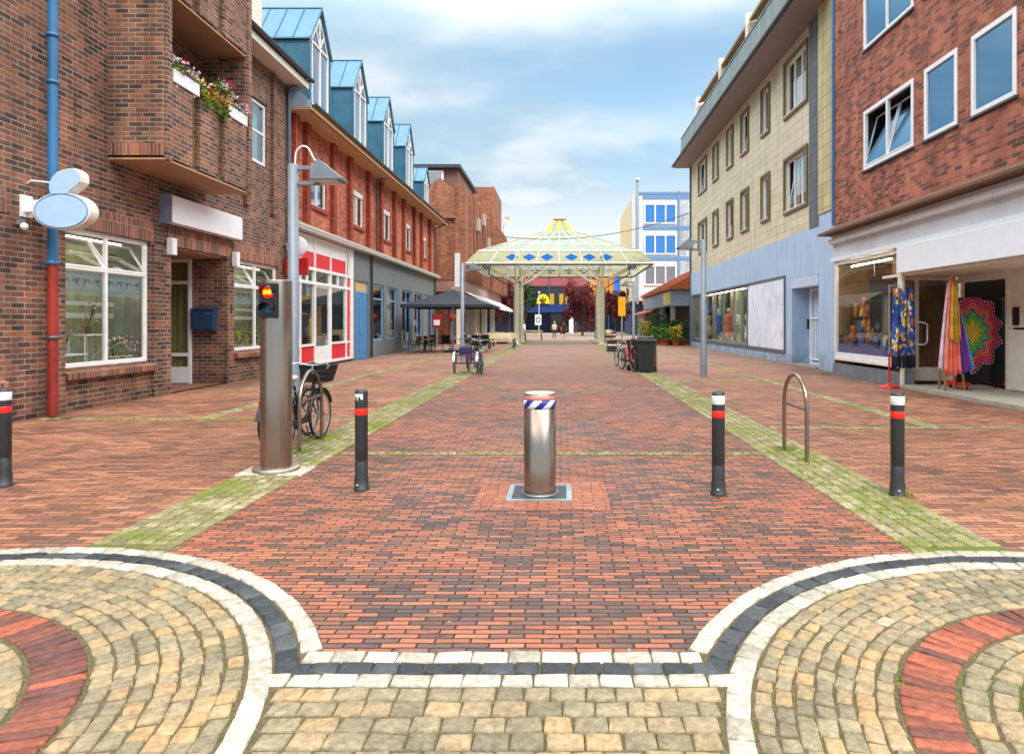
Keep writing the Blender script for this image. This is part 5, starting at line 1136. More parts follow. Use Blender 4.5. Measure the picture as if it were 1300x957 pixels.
bicycle('second black bicycle half hidden between the signal column and the basket bicycle', M_char, (-3.64, 9.0, 0), R(-3), None)
bicycle('teal bicycle parked next to the tricycle under the lamp', pm('teal_paint', '#2f7f95', .4), (-2.58, 21.3, 0), R(10), None)
bicycle('dark town bicycle standing right behind the cargo tricycle', M_black, (-3.15, 23.6, 0), R(-6), M_black)
bicycle('pale mint bicycle parked left of the wheelie bins', pm('mint_paint', '#a9cdc0', .4), (2.16, 24.6, 0), R(10), None)
bicycle('red bicycle parked close against the wheelie bins', pm('bike_red', '#c2333a', .4), (2.22, 22.6, 0), R(196), None)
bicycle('dark bicycle leaning farther back beyond the mint bicycle', M_char, (3.3, 26.5, 0), R(-20), M_char)
# cargo tricycle seen from behind
M_purp = pm('purple_paint', '#6d3f6e', .45)
o = thing('cargo_tricycle', 'purple adult tricycle with two rear wheels under the street lamp', 'tricycle', (0, 0, 0))
for x in (-.36, .36): wheel(o, -.45, x, .33)
wheel(o, .75, 0, .33)
s = MB(); s.tube([(-.4, -.45, .33), (.4, -.45, .33)], .025); s.tube([(0, -.45, .36), (0, .1, .32), (0, .5, .7), (0, .47, .95)], .024); s.tube([(0, .1, .32), (0, -.05, .78)], .02); s.tube([(-.32, -.45, .58), (.32, -.45, .58)], .018); s.tube([(-.3, -.45, .33), (-.3, -.45, .58)], .014); s.tube([(.3, -.45, .33), (.3, -.45, .58)], .014); s.tube([(0, .5, .66), (.05, .62, .5), (.05, .75, .33)], .014); s.tube([(0, .5, .66), (-.05, .62, .5), (-.05, .75, .33)], .014); s.build('frame', M_purp, o)
for x in (-.36, .36):
    s = MB(); pts = [(-.45+.36*math.cos(R(10+160*i/12)), .33+.36*math.sin(R(10+160*i/12))) for i in range(13)]
    for (ya, za), (yb, zb) in zip(pts, pts[1:]): s.mesh([(x-.035, ya, za), (x+.035, ya, za), (x+.035, yb, zb), (x-.035, yb, zb), (x-.035, ya, za+.01), (x+.035, ya, za+.01), (x+.035, yb, zb+.01), (x-.035, yb, zb+.01)], [(0, 1, 2, 3), (4, 5, 6, 7), (0, 4, 7, 3), (1, 5, 6, 2)])
    s.build('mudguard', M_galv, o)
s = MB(); s.box(-.13, .13, -.2, .08, .80, .87, b=.03); s.build('saddle', M_black, o)
s = MB(); s.tube([(0, .47, .95), (0, .45, 1.08)], .014); s.tube([(-.3, .2, 1.05), (-.2, .42, 1.1), (.2, .42, 1.1), (.3, .2, 1.05)], .013); s.build('handlebar', M_black, o)
s = MB(); s.box(-.26, .26, -.75, -.25, .60, .63); s.build('load_platform', M_purp, o)
s = MB(); s.box(-.2, .2, -.7, -.32, .635, .86, b=.05); s.build('bag', pm('blue_bag', '#232c56', .8), o)
o.location = (-3.05, 21.6, 0); o.rotation_euler = (0, 0, R(4))
# ================================================================ wheelie bins
M_bin = pm('bin_black', '#22262b', .5, var=.12, scale=6, bump=.001)
def bin_(x, y, rz, label):
    o = thing('wheelie_bin', label, 'bin', (0, 0, 0), 'black wheelie bins')
    s = MB(); a = [(-.25, -.27, .06), (.25, -.27, .06), (.25, .22, .06), (-.25, .22, .06)]; b_ = [(-.30, -.37, 1.0), (.30, -.37, 1.0), (.30, .36, 1.0), (-.30, .36, 1.0)]
    s.mesh(a+b_, [(3, 2, 1, 0), (4, 5, 6, 7), (0, 1, 5, 4), (1, 2, 6, 5), (2, 3, 7, 6), (3, 0, 4, 7)]); s.box(-.315, .315, -.385, .375, .955, 1.005, b=.012); s.box(-.2, .2, -.285, -.26, .15, .16); s.build('body', M_bin, o)
    s = MB(); s.box(-.32, .32, -.41, .36, 1.006, 1.05, b=.015); s.box(-.22, .22, -.3, .25, 1.045, 1.075, b=.015); s.box(-.3, .3, .36, .43, 1.0, 1.06, b=.02); s.build('lid', M_bin, o)
    s = MB(); s.tube([(-.27, .44, 1.0), (.27, .44, 1.0)], .018, 8); s.build('handle', M_bin, o)
    for sx in (-1, 1): s = MB(); s.lathe((sx*.27, .26, .1), [(0, -.03), (.1, -.03), (.1, .03), (0, .03)], 18, axis='x'); s.build('wheel', M_rubber, o)
    o.location = (x, y, 0); o.rotation_euler = (0, 0, rz); return o
bin_(2.76, 21.7, R(-12), 'black wheelie bin standing nearest, in front of the other bin on the mossy strip')
bin_(2.60, 22.4, R(20), 'black wheelie bin half hidden behind the nearer one, next to the red bicycle')
# ================================================================ signs and wall fittings on the left
M_sface = pm('pale_blue_sign', '#a9cdf2', .4, var=.03); M_srim = pm('sign_rim', '#d8d4cc', .5); M_sline = pm('blue_line', '#5f86b8', .5)
o = thing('oval_sign', 'blank pale blue oval sign with rounded shape on top, projecting from the brick house', 'sign', (X1, 11.0, 3.5))
cx, cz, yy = -8.18, 3.43, 10.95
el = [(cx+.46*math.cos(2*math.pi*i/40), cz+.295*math.sin(2*math.pi*i/40)) for i in range(40)]
hd = [(-8.36, 3.70), (-8.386, 3.80), (-8.38, 3.88), (-8.337, 3.98), (-8.243, 4.074), (-8.17, 4.10), (-8.093, 4.119), (-7.979, 4.13), (-7.922, 4.093), (-7.88, 4.06), (-7.866, 4.0), (-7.866, 3.91), (-7.92, 3.845), (-7.99, 3.79), (-8.06, 3.735), (-8.07, 3.70)]
s = MB(); s.prism([((x-cx)*1.03+cx, (z-cz)*1.03+cz) for x, z in el], 'y', yy, yy+.2); s.prism(hd, 'y', yy+.001, yy+.199); s.build('body', M_srim, o)
s = MB(); s.prism([((x-cx)*.965+cx, (z-cz)*.965+cz) for x, z in el], 'y', yy-.012, yy-.001); hx, hz = -8.12, 3.90; s.prism([((x-hx)*.95+hx, (z-hz)*.93+hz) for x, z in hd], 'y', yy-.012, yy-.003); s.build('face', M_sface, o)
s = MB(); s.tube([((x-cx)*.94+cx, yy-.013, (z-cz)*.94+cz) for x, z in el], .008, 4, closed=True); s.build('border_line', M_sline, o)
s = MB(); s.box(X1, X1+.22, yy+.04, yy+.16, 3.42, 3.62, b=.01); s.box(X1, X1+.03, yy-.02, yy+.22, 3.34, 3.7); s.tube([(X1+.02, yy+.1, 3.9), (X1+.1, yy+.1, 3.95), (-8.36, yy+.1, 3.90)], .015, 6); s.build('bracket', M_white, o)
o = thing('light_box_sign', 'long blank white light box over the recessed entrance of the brick house', 'sign', (X1, 16.2, 4))
s = MB(); s.box(X1, X1+.27, 14.75, 18.0, 3.82, 4.42, b=.01); s.build('casing', pm('light_box_white', '#e9e9ef', .35, var=.03), o)
for a in (14.72, 18.001): s = MB(); s.box(X1+.0, X1+.275, a, a+.029, 3.80, 4.44); s.build('end_cap', pm('cap_grey', '#7f879b', .5), o)
for i, (y, lb) in enumerate(((15.0, 'small white cube wall lamp left of the brick house entrance'), (17.95, 'small white cube wall lamp right of the brick house entrance'))):
    o = thing('wall_lamp', lb, 'lamp', (X1, y, 3.3), 'white cube wall lamps'); s = MB(); s.box(X1+.05, X1+.19, y-.09, y+.09, 3.12, 3.5, b=.015); s.build('shade', M_white, o); s = MB(); s.box(X1+.02 if i == 0 else X1, X1+.05, y-.05, y+.05, 3.2, 3.42); s.build('wall_plate', M_galv, o)
o = thing('mailbox', 'dark blue steel mailbox on the entrance wall of the brick house', 'mailbox', (-9.4, 17.7, 1.5)); mb_ = pm('mailbox_blue', '#27405f', .4)
s = MB(); s.box(-9.70, -9.12, 17.52, 17.755, 1.42, 1.94, b=.012); s.build('body', mb_, o); s = MB(); s.prism([(17.50, 1.941), (17.755, 1.941), (17.755, 2.03), (17.49, 1.97)], 'x', -9.72, -9.10); s.build('lid', mb_, o)
s = MB(); s.box(-9.35, -9.2, 17.512, 17.519, 1.84, 1.86); s.build('name_plate', M_galv, o)
o = thing('security_camera', 'small white security lamp under the oval sign bracket', 'lamp', (X1, 10.9, 3.2)); s = MB(); s.ball((X1+.1, 10.9, 3.17), .06, sub=2); s.build('dome', M_white, o); s = MB(); s.box(X1, X1+.1, 10.87, 10.93, 3.2, 3.28); s.build('mount', M_galv, o)
yb = 21.3
o = thing('round_sign', 'blank round white sign projecting above the red shop box sign', 'sign', (X1, yb, 3.9)); s = MB(); s.lathe((-8.42, yb, 4.03), [(0, -.05), (.31, -.05), (.33, -.03), (.33, .03), (.31, .05), (0, .05)], 32, axis='y'); s.build('disc', pm('lilac_white', '#d6d3e6', .4), o); s = MB(); s.box(X1, -8.7, yb-.02, yb+.02, 4.0, 4.06); s.build('bracket', M_char, o)
o = thing('red_box_sign', 'plain dark red box sign projecting below the round white sign', 'sign', (X1, yb, 3.3)); s = MB(); s.box(-8.80, -8.06, yb-.07, yb+.07, 3.12, 3.66, b=.012); s.build('box', pm('deep_red_sign', '#a30f18', .4), o); s = MB(); s.box(X1, -8.8, yb-.03, yb+.03, 3.3, 3.42); s.build('bracket', M_char, o)
# flower boxes on the balcony
def blooms(y0, y1, z, hang, n, seed, pal, par, x0=-7.97, x1=-7.70):
    random.seed(seed); s = MB(); b_ = MB()
    for _ in range(n):
        y = random.uniform(y0, y1); zz_ = z+random.uniform(-hang, .22)*(1 if random.random() < .8 else .5); x = random.uniform(x0, x1)+(.08 if zz_ < z else 0); leaf(s, (x, y, zz_), random.uniform(.03, .06))
    for _ in range(n//4):
        y = random.uniform(y0, y1); c_ = pal[int((y-y0)/(y1-y0)*len(pal)*.999)] if random.random() < .7 else random.choice(pal); zz_ = z+random.uniform(-hang*.6, .27); x = random.uniform(x0, x1)+.06
        for q in range(4): leaf(b_, (x+random.gauss(0, .015), y+random.gauss(0, .015), zz_+random.gauss(0, .015)), .03, 0, c_)
    s.build('foliage', L_green, par, fix=False); b_.build('blossoms', L_flower, par, fix=False)
M_fbox = pm('flower_box_white', '#e6e3ea', .4, var=.04)
for i, (y0, y1, lb, pal) in enumerate(((13.32, 14.25, 'white flower box with pale and blue blossoms at the near end of the balcony', [.02, .2, .9, .02]), (15.5, 16.42, 'white flower box with pink and purple blossoms at the far end of the balcony', [.2, .02, .88, .2]))):
    o = thing('flower_box', lb, 'flower box', (-7.8, (y0+y1)/2, 6.3), 'balcony flower boxes'); s = MB(); s.box(-7.96, -7.70, y0, y1, 6.40, 6.66, b=.01); s.build('box', M_fbox, o); s = MB(); s.tube([(-7.74, y0+.15, 6.40), (-7.74, y0+.15, 6.33)], .015, 5); s.tube([(-7.74, y1-.15, 6.40), (-7.74, y1-.15, 6.33)], .015, 5); s.build('bracket', M_fbox, o)
    blooms(y0, y1, 6.68, .02, 420, 3+i, pal, o)
o = thing('flower_box', 'overflowing brown trough of orange and red trailing flowers in the middle of the balcony', 'flower box', (-7.8, 14.9, 6.3), 'balcony flower boxes'); s = MB(); s.box(-7.95, -7.72, 14.35, 15.45, 6.40, 6.56, b=.01); s.build('box', pm('brown_trough', '#5a3a28', .7), o); blooms(14.3, 15.5, 6.58, .3, 700, 9, [.66, .02, .55, .66, .95, .66], o)
o = thing('potted_flowers', 'red and white flowers in a pot held above the balcony trough', 'flowers', (-7.9, 15.5, 6.6)); s = MB(); s.lathe((-7.95, 15.45, 6.6), [(.06, 0), (.1, .2), (.11, .2), (.1, .18), (0, .18)], 14); s.build('pot', M_white, o); blooms(15.2, 15.75, 6.95, .05, 160, 12, [.02, .95, .95], o)
random.seed(21)
# things in the brick house window
s = MB(); s.box(-9.75, -9.02, 11.9, 14.4, .70, .745); s.build('window_shelf', M_wood, house); s = MB(); s.box(-9.75, -9.02, 18.1, 20.9, .74, .80); s.build('window_shelf', M_wood, house)
o = thing('side_table', 'small white stepped side table inside the left shop window', 'table', (-9.4, 12.9, .745)); s = MB()
for z, y0, y1 in ((.98, 12.45, 13.05), (1.35, 13.05, 13.55)):
    s.box(-9.6, -9.25, y0, y1, z, z+.03)
s.build('top', M_white, o)
for x in (-9.58, -9.27):
    for y, z in ((12.48, .98), (13.02, 1.35), (13.52, 1.35)): s = MB(); s.tube([(x, y, .746), (x, y, z)], .014, 6); s.build('leg', M_white, o)
def potplant(name, label, cat, x, y, z, pot, pr, ph, cr, n, seed, fl=None, group=None, lm=None, tall=1.):
    random.seed(seed); o = thing(name, label, cat, (x, y, z), group); s = MB(); s.lathe((x, y, z), [(pr*.75, 0), (pr, ph), (pr*1.06, ph), (pr*1.04, ph-.02), (0, ph-.03)], 18); s.build('pot', pot, o)
    s = MB(); b_ = MB()
    for i in range(7): a = random.uniform(0, 6.28); s.tube([(x, y, z+ph-.03), (x+cr*.4*math.cos(a), y+cr*.4*math.sin(a), z+ph+cr*tall*.7), (x+cr*.7*math.cos(a), y+cr*.7*math.sin(a), z+ph+cr*tall*1.2)], .006, 4, rnd=.3)
    for _ in range(n):
        a, q = random.uniform(0, 6.28), cr*random.random()**.5; zz_ = z+ph+cr*tall*random.uniform(.1, 1.7); leaf(s, (x+q*math.cos(a), y+q*math.sin(a), zz_), cr*.16)
        if fl is not None and random.random() < .3:
            for k in range(4): leaf(b_, (x+q*math.cos(a)+random.gauss(0, cr*.06), y+q*math.sin(a)+random.gauss(0, cr*.06), zz_+cr*.3+random.gauss(0, cr*.06)), cr*.13, 0, fl)
    s.build('foliage', lm or L_green, o, fix=False)
    if fl is not None and b_.f: b_.build('blossoms', L_flower, o, fix=False)
    return o
M_potw = pm('white_pot', '#dcdcd6', .4); M_potc = pm('clay_pot', '#a05a38', .7)
potplant('flower_vase', 'glass vase of pale pink roses on the white side table', 'vase', -9.42, 12.72, 1.01, glass('vase_glass', '#cfe0d8', .15), .07, .22, .13, 40, 5, .2)
potplant('orchid', 'white orchid in a white pot in the left shop window', 'orchid', -9.2, 13.75, .745, M_potw, .1, .17, .2, 40, 6, .02)
potplant('orchid', 'mauve orchid in a white pot beside the white orchid', 'orchid', -9.2, 14.15, .745, M_potw, .11, .17, .22, 40, 7, .22)
potplant('dried_bouquet', 'tall pale dried bouquet standing on the side table', 'bouquet', -9.42, 13.32, 1.38, M_char, .06, .15, .18, 30, 8, .02, tall=2.)
for i, (y, lb) in enumerate(((18.4, 'leafy yellow flowered pot plant at the near end of the second brick house window'), (19.2, 'leafy pot plant in the middle of the second brick house window'), (20.1, 'leafy pot plant at the far end of the second brick house window'))): potplant('pot_plant', lb, 'plant', -9.25, y, .80, M_potw, .12, .16, .22, 70, 30+i, .7, 'pot plants in the second window')
o = thing('picture_frame', 'black diamond shaped picture frame hanging inside the left shop window', 'frame', (-10.4, 14.5, 1.8)); s = MB(); q = [(-10.4, 14.5, 2.4), (-10.4, 15.1, 1.85), (-10.4, 14.5, 1.3), (-10.4, 13.9, 1.85)]; s.tube(q, .035, 4, closed=True); s.build('moulding', M_black, o); s = MB(); s.face([(-10.41, a, z) for _, a, z in q]); s.build('picture', pm('mottled_picture', '#6f6a4c', .7, var=.5, scale=3), o)
# things in the red shopfront
o = thing('clothes_form', 'straw figure standing inside the red and white shopfront', 'figure', (-9.3, 24.8, 0)); s = MB(); s.lathe((-9.3, 24.8, 0.1), [(.16, 0), (.2, .5), (.13, .9), (.24, 1.25), (.08, 1.45), (.1, 1.6), (0, 1.7)], 14); s.build('body', pm('straw', '#b99a55', .9, var=.3, scale=20), o); s = MB(); s.lathe((-9.3, 24.8, 0), [(.25, 0), (.25, .1), (0, .1)], 14); s.build('base', M_char, o)
for i, (y, c_, lb) in enumerate(((22.2, '#3f8f5a', 'green display stand inside the red and white shopfront'), (23.4, '#c6a03a', 'ochre display stand inside the red and white shopfront'), (26.6, '#b9c3cc', 'pale grey display stand behind the right pane of the red shopfront'))):
    o = thing('display_stand', lb, 'stand', (-9.5, y, 0)); s = MB(); s.box(-9.7, -9.3, y-.35, y+.35, .1, 1.0, b=.02); s.build('cabinet', pm('stand_'+c_[1:], c_, .6), o); s = MB(); s.box(-9.75, -9.25, y-.4, y+.4, 1.0, 1.04); s.box(-9.7, -9.66, y-.35, y+.35, 1.04, 2.3); s.build('shelf', M_wood, o)
# ================================================================ goods at the gift shop
def drape(name, label, cat, pts, mt, parent=None, z1=.4, folds=5, amp=.05, group=None, flare=1.25, z0=None, cut=0., bot=None):
    """hanging cloth: top edge from pts[0] to pts[1], falling to z1, with vertical folds"""
    (xa, ya, za), (xb, yb, zb) = pts; nu, nv = 40, 16; d = Vector((xb-xa, yb-ya, 0)); L_ = d.length; d.normalize(); nn = Vector((d.y, -d.x, 0)); s = MB(); vs = []; cxy = Vector(((xa+xb)/2, (ya+yb)/2, 0)); ph = random.random()*6
    for j in range(nv+1):
        v = j/nv
        for i in range(nu+1):
            u = i/nu; top = za+(zb-za)*u; zl = z1+cut*abs(u-.5)*(1)+.02*math.sin(u*19+ph); z = top+(zl-top)*v; w_ = L_*(1+(flare-1)*v); a = amp*(.25+.75*v)*math.sin(folds*6.283*u+ph+.6*math.sin(v*3)); cc = cxy
            if bot: q = v**.8; cc = cxy.lerp(Vector((bot[0], bot[1], 0)), q); w_ = L_+(bot[2]-L_)*q
            p = cc+d*(u-.5)*w_+nn*a; vs.append((p.x, p.y, z))
    s.mesh(vs, [(j*(nu+1)+i, j*(nu+1)+i+1, (j+1)*(nu+1)+i+1, (j+1)*(nu+1)+i) for j in range(nv) for i in range(nu)], 0, 0, True)
    o = s.build(name, mt, parent, label, cat, group, fix=False); md = o.modifiers.new('thickness', 'SOLIDIFY'); md.thickness = .006; return o
def cloth(name, h, h2=None):
    t = NT(name); p = t.obj(); c = lin(h)
    if h2: c = t.mix(t.mr(t.noise(p, 3., 3).outputs[0], .4, .6, 0., 1.), lin(h), lin(h2))
    wv = t.noise(p, 220., 2).outputs[0]; k = t.mr(wv, .3, .7, .85, 1.12); t.set(Base_Color=t.mix(1., c, t.comb(k, k, k), 'MULTIPLY'), Roughness=.85); t.b.inputs['Sheen Weight'].default_value = .3; t.bump(wv, .0015); return t.mat
o = thing('scarf_rack', 'wooden legged rack carrying coloured scarves at the gift shop entrance', 'rack', (8.74, 15.1, .09))
for x, y in ((8.56, 14.95), (9.0, 14.95), (8.62, 15.3), (9.0, 15.3)): s = MB(); s.tube([(x, y, .09), (8.74+(x-8.74)*.2, 15.1+(y-15.1)*.2, 2.5)], [.028, .018], 8); s.build('leg', M_wood, o)
s = MB(); s.tube([(8.62, 15.1, 2.55), (8.86, 15.1, 2.55)], .014, 6); s.tube([(8.74, 15.1, 2.3), (8.74, 15.1, 2.6)], .014, 6); s.lathe((8.74, 15.1, 2.58), [(.03, 0), (.04, .04), (0, .09)], 10); s.build('top_hook', M_galv, o)
for lb, h, h2, bx, by, bw_, z0, z1, fo in (('pale lilac scarf at the left edge of the scarf rack', '#d9c6d6', '#c9a3b5', 8.50, 14.95, .16, 2.52, .52, 2), ('coral red scarf hanging longest at the front of the scarf rack', '#e8604c', '#f08a6c', 8.68, 14.86, .36, 2.66, .42, 3.5), ('mustard scarf draped over the middle of the scarf rack', '#b8861f', '#d3a52e', 8.70, 14.80, .24, 2.50, 1.15, 2.5), ('purple scarf hanging right of the coral one on the rack', '#6a2392', '#7d31a5', 8.95, 14.92, .34, 2.40, .47, 3), ('turquoise scarf at the right edge of the scarf rack', '#2d9cc4', '#58b9d6', 9.13, 14.97, .17, 2.46, .5, 2)):
    drape('scarf', lb, 'scarf', ((8.66, by+.05, z0), (8.76, by+.05, z0-.04)), cloth('cloth_'+h[1:], h, h2), z1=z1, folds=fo, amp=.035, group='scarves on the rack', cut=.15, bot=(bx, by, bw_))
# big mandala cloth on a wheeled red frame
t = NT('mandala_cloth'); o_ = t.sep(t.obj()); px = t.m('MULTIPLY', t.m('ADD', o_[0], .26), .95); pz = t.m('MULTIPLY', t.m('SUBTRACT', o_[2], 1.38), .95)
rr = t.m('SQRT', t.m('ADD', t.m('POWER', t.m('MULTIPLY', px, 1.3), 2.), t.m('POWER', pz, 2.))); th = t.m('ARCTAN2', pz, px)
pet = t.m('ABSOLUTE', t.m('SINE', t.m('MULTIPLY', th, 9.))); zig = t.m('PINGPONG', t.m('MULTIPLY', th, 3.2), 1.); r2 = t.m('SUBTRACT', rr, t.m('MULTIPLY', zig, .16))
base = t.ramp(r2, [(0., '#e5b23c'), (.13, '#e5b23c'), (.135, '#57b53a'), (.30, '#57b53a'), (.305, '#2f66c4'), (.36, '#2f66c4'), (.365, '#e06a2a'), (.5, '#e06a2a'), (.505, '#cc3a6c'), (.70, '#cc3a6c'), (.705, '#0c0b0e'), (1., '#0c0b0e')], True)
rng = t.m('GREATER_THAN', t.m('FRACT', t.m('ADD', t.m('MULTIPLY', r2, 14.), t.m('MULTIPLY', pet, .55))), .66)
ins = t.m('LESS_THAN', r2, .70); c = t.mix(t.m('MULTIPLY', rng, ins), base, lin('#1a0f14'))
dot = t.m('MULTIPLY', t.m('GREATER_THAN', t.m('SINE', t.m('MULTIPLY', th, 70.)), .2), t.m('COMPARE', r2, .735, .012)); c = t.mix(dot, c, lin('#d9d2cc'))
wv = t.noise(t.obj(), 200., 2).outputs[0]; t.set(Base_Color=c, Roughness=.85); t.bump(wv, .001)
fx, fy = 9.62, 15.45
o = thing('cloth_frame', 'red frame on castors carrying the large mandala cloth', 'frame', (fx, fy, .09)); s = MB()
for x in (fx-.56, fx+.5): s.box(x, x+.09, fy-.06, fy+.06, .2, 2.1); s.box(x-.05, x+.14, fy-.4, fy+.3, .17, .26, b=.01)
s.box(fx-.5, fx+.5, fy-.03, fy+.03, 2.05, 2.12); s.prism([(fx+.40, .2), (fx+.62, .2), (fx+.58, 1.55), (fx+.50, 1.6)], 'y', fy-.12, fy-.08); s.build('bars', M_red, o)
for x in (fx-.5, fx+.55):
    for y in (fy-.35, fy+.25): s = MB(); s.lathe((x, y, .13), [(0, -.02), (.04, -.02), (.04, .02), (0, .02)], 12, axis='x'); s.build('castor', M_char, o)
s = MB(); vs = []; nu, nv = 44, 30
for j in range(nv+1):
    for i in range(nu+1):
        u, v = i/nu, j/nv; vs.append((fx-.6+1.2*u, fy-.16-.025*math.sin(u*22+v)*(.3+.7*v)-.02*math.sin(u*5), 2.18-1.98*v))
s.mesh(vs, [(j*(nu+1)+i, j*(nu+1)+i+1, (j+1)*(nu+1)+i+1, (j+1)*(nu+1)+i) for j in range(nv) for i in range(nu)], 0, 0, True)
m_ = s.build('mandala_cloth', t.mat, None, 'large black cloth printed with a pink, orange and green mandala at the shop entrance', 'cloth', fix=False); m_.location = (fx, fy-.17, 0); 
for v in m_.data.vertices: v.co = (v.co.x, v.co.y+0, v.co.z+.2)
m_.modifiers.new('thickness', 'SOLIDIFY').thickness = .006
# dress on a red footed stand
o = thing('garment_stand', 'slim pole stand with a round red foot outside the gift shop window', 'stand', (8.1, 16.55, 0)); s = MB(); s.lathe((8.1, 16.55, 0), [(.25, 0), (.25, .03), (.2, .06), (.04, .09), (.03, .12)], 32); s.tube([(8.1, 16.55, .1), (8.1, 16.55, .85)], .026, 10); s.build('red_foot', M_red, o)
s = MB(); s.tube([(8.1, 16.55, .85), (8.1, 16.55, 2.55)], .016, 10); s.tube([(8.1, 16.55, 2.52), (8.55, 16.5, 2.52)], .014, 8); s.build('pole', M_galv, o)
t = NT('abstract_print'); p = t.obj(); mp_ = t.n('ShaderNodeMapping'); mp_.inputs['Scale'].default_value = (1.6, 1.6, .8); mp_.inputs['Rotation'].default_value = (0, R(35), 0); t.put(mp_.inputs[0], p); v_ = t.n('ShaderNodeTexVoronoi'); v_.inputs['Scale'].default_value = 11; t.put(v_.inputs['Vector'], mp_.outputs[0]); v2 = t.n('ShaderNodeTexVoronoi', feature='DISTANCE_TO_EDGE'); v2.inputs['Scale'].default_value = 11; t.put(v2.inputs['Vector'], mp_.outputs[0])
c = t.ramp(t.sep(v_.outputs['Color'])[0], ['#2358c0', '#1c3f9a', '#e2913a', '#3c78d8', '#d0623a', '#dcc843', '#2f6a8e', '#2a55b8', '#efe9e0'], True); c = t.mix(t.mr(v2.outputs[0], .02, .05, 1., 0.), c, lin('#101522'))
t.set(Base_Color=t.mix(t.mr(t.sep(p)[2], .28, .42, 0., 1.), lin('#12141f'), c), Roughness=.8)
drape('printed_dress', 'blue and orange printed dress hanging on the red footed stand', 'dress', ((8.14, 16.42, 2.45), (8.66, 16.42, 2.45)), t.mat, z1=.5, folds=3, amp=.06, flare=1.15)
# display goods
pal = [('ochre', '#b9832f'), ('brown', '#6d452c'), ('blue', '#2c5f9e'), ('red', '#a8352c'), ('cream', '#cbbf9f'), ('orange', '#c9692a')]
proto = {}
def good(kind, cn, h, x, y, z, sc_):
    key = (kind, cn); mt = pm('good_'+cn, h, .5, var=.25, scale=20)
    if key not in proto:
        o = thing('gift_'+kind, f'small {cn} {kind} on display behind the gift shop window', kind, (0, 0, 0), f'{cn} {kind}s in the gift shop window'); s = MB()
        if kind == 'vase': s.lathe((0, 0, 0), [(.06, 0), (.1, .1), (.09, .2), (.04, .27), (.055, .32), (.045, .32), (.03, .27), (0, .26)], 16); s.build('body', mt, o); s = MB(); s.tube([(.05, 0, .3), (.12, 0, .26), (.1, 0, .14)], .012, 6); s.build('handle', mt, o)
        elif kind == 'bag': s.mesh([(-.13, -.05, 0), (.13, -.05, 0), (.13, .05, 0), (-.13, .05, 0), (-.11, -.02, .24), (.11, -.02, .24), (.11, .02, .24), (-.11, .02, .24)], [(3, 2, 1, 0), (4, 5, 6, 7), (0, 1, 5, 4), (1, 2, 6, 5), (2, 3, 7, 6), (3, 0, 4, 7)]); s.build('body', mt, o); s = MB(); s.tube([(-.07, 0, .23), (-.06, 0, .34), (.06, 0, .34), (.07, 0, .23)], .01, 6); s.build('strap', M_char, o)
        else: s.lathe((0, 0, 0), [(.05, 0), (.07, .03), (.05, .14), (.08, .2), (.03, .27), (.055, .33), (.04, .39), (0, .41)], 14); s.build('body', mt, o); s = MB(); s.lathe((0, 0, 0), [(.085, 0), (.085, .02), (.05, .021)], 14); s.build('base', M_char, o)
        proto[key] = o
    else: o = dup(proto[key])
    o.location = (x, y, z); o.scale = (sc_,)*3; o.rotation_euler = (0, 0, random.uniform(0, 6.28))
random.seed(44); kinds = ['vase', 'bag', 'figurine']
for z, x0, x1, n in ((.96, 8.6, 8.8, 16), (.96, 8.9, 9.15, 16), (1.40, 8.86, 9.08, 22), (1.80, 8.86, 9.08, 20)):
    for i in range(n): cn, h = random.choice(pal); good(random.choice(kinds), cn, h, random.uniform(x0, x1), 17.2+3.1*(i+.5)/n, z, random.uniform(.9, 1.4))
for i in range(4):
    y = 17.5+i*.65; lbs = ('orange shirt on the rail in the gift shop window, nearest the entrance', 'brown shirt on the rail in the gift shop window', 'dark blue shirt on the rail in the gift shop window', 'dusty red shirt on the rail at the far end of the gift shop window')
    drape('hanging_shirt', lbs[i], 'shirt', ((9.3, y, 2.74), (9.3, y+.5, 2.74)), cloth('shirt_%d' % i, ['#b5662a', '#5d4330', '#2d3f63', '#7d3a34'][i]), z1=1.9, folds=2, amp=.03, group='shirts on the rail')
# things in the blue shop window
for i, (y, h, lb, z) in enumerate(((44, '#d5c9a8', 'cream dressed mannequin at the far end of the blue shop window', 0), (38.5, '#d9642e', 'orange dressed mannequin in the middle of the blue shop window', 0), (34.2, '#cfd6d2', 'white dressed mannequin next to the frosted poster', 0), (41, '#3a5f94', 'blue dressed mannequin behind the street lamp in the blue shop window', 0))):
    o = thing('mannequin', lb, 'mannequin', (9.6, y, .3)); c = (9.6, y, .3); s = MB(); s.lathe(c, [(.22, .5), (.26, .7), (.2, 1.15), (.15, 1.3), (.24, 1.62), (.2, 1.75), (.07, 1.82)], 16); s.build('dress', cloth('mannequin_%d' % i, h), o); s = MB(); s.lathe(c, [(.055, 1.8), (.05, 1.9), (.085, 1.97), (.09, 2.07), (.05, 2.15), (0, 2.17)], 14); s.build('head', M_offwhite, o); s = MB(); s.lathe(c, [(.2, 0), (.2, .03), (.02, .05), (.02, .6)], 14); s.build('base', M_galv, o)
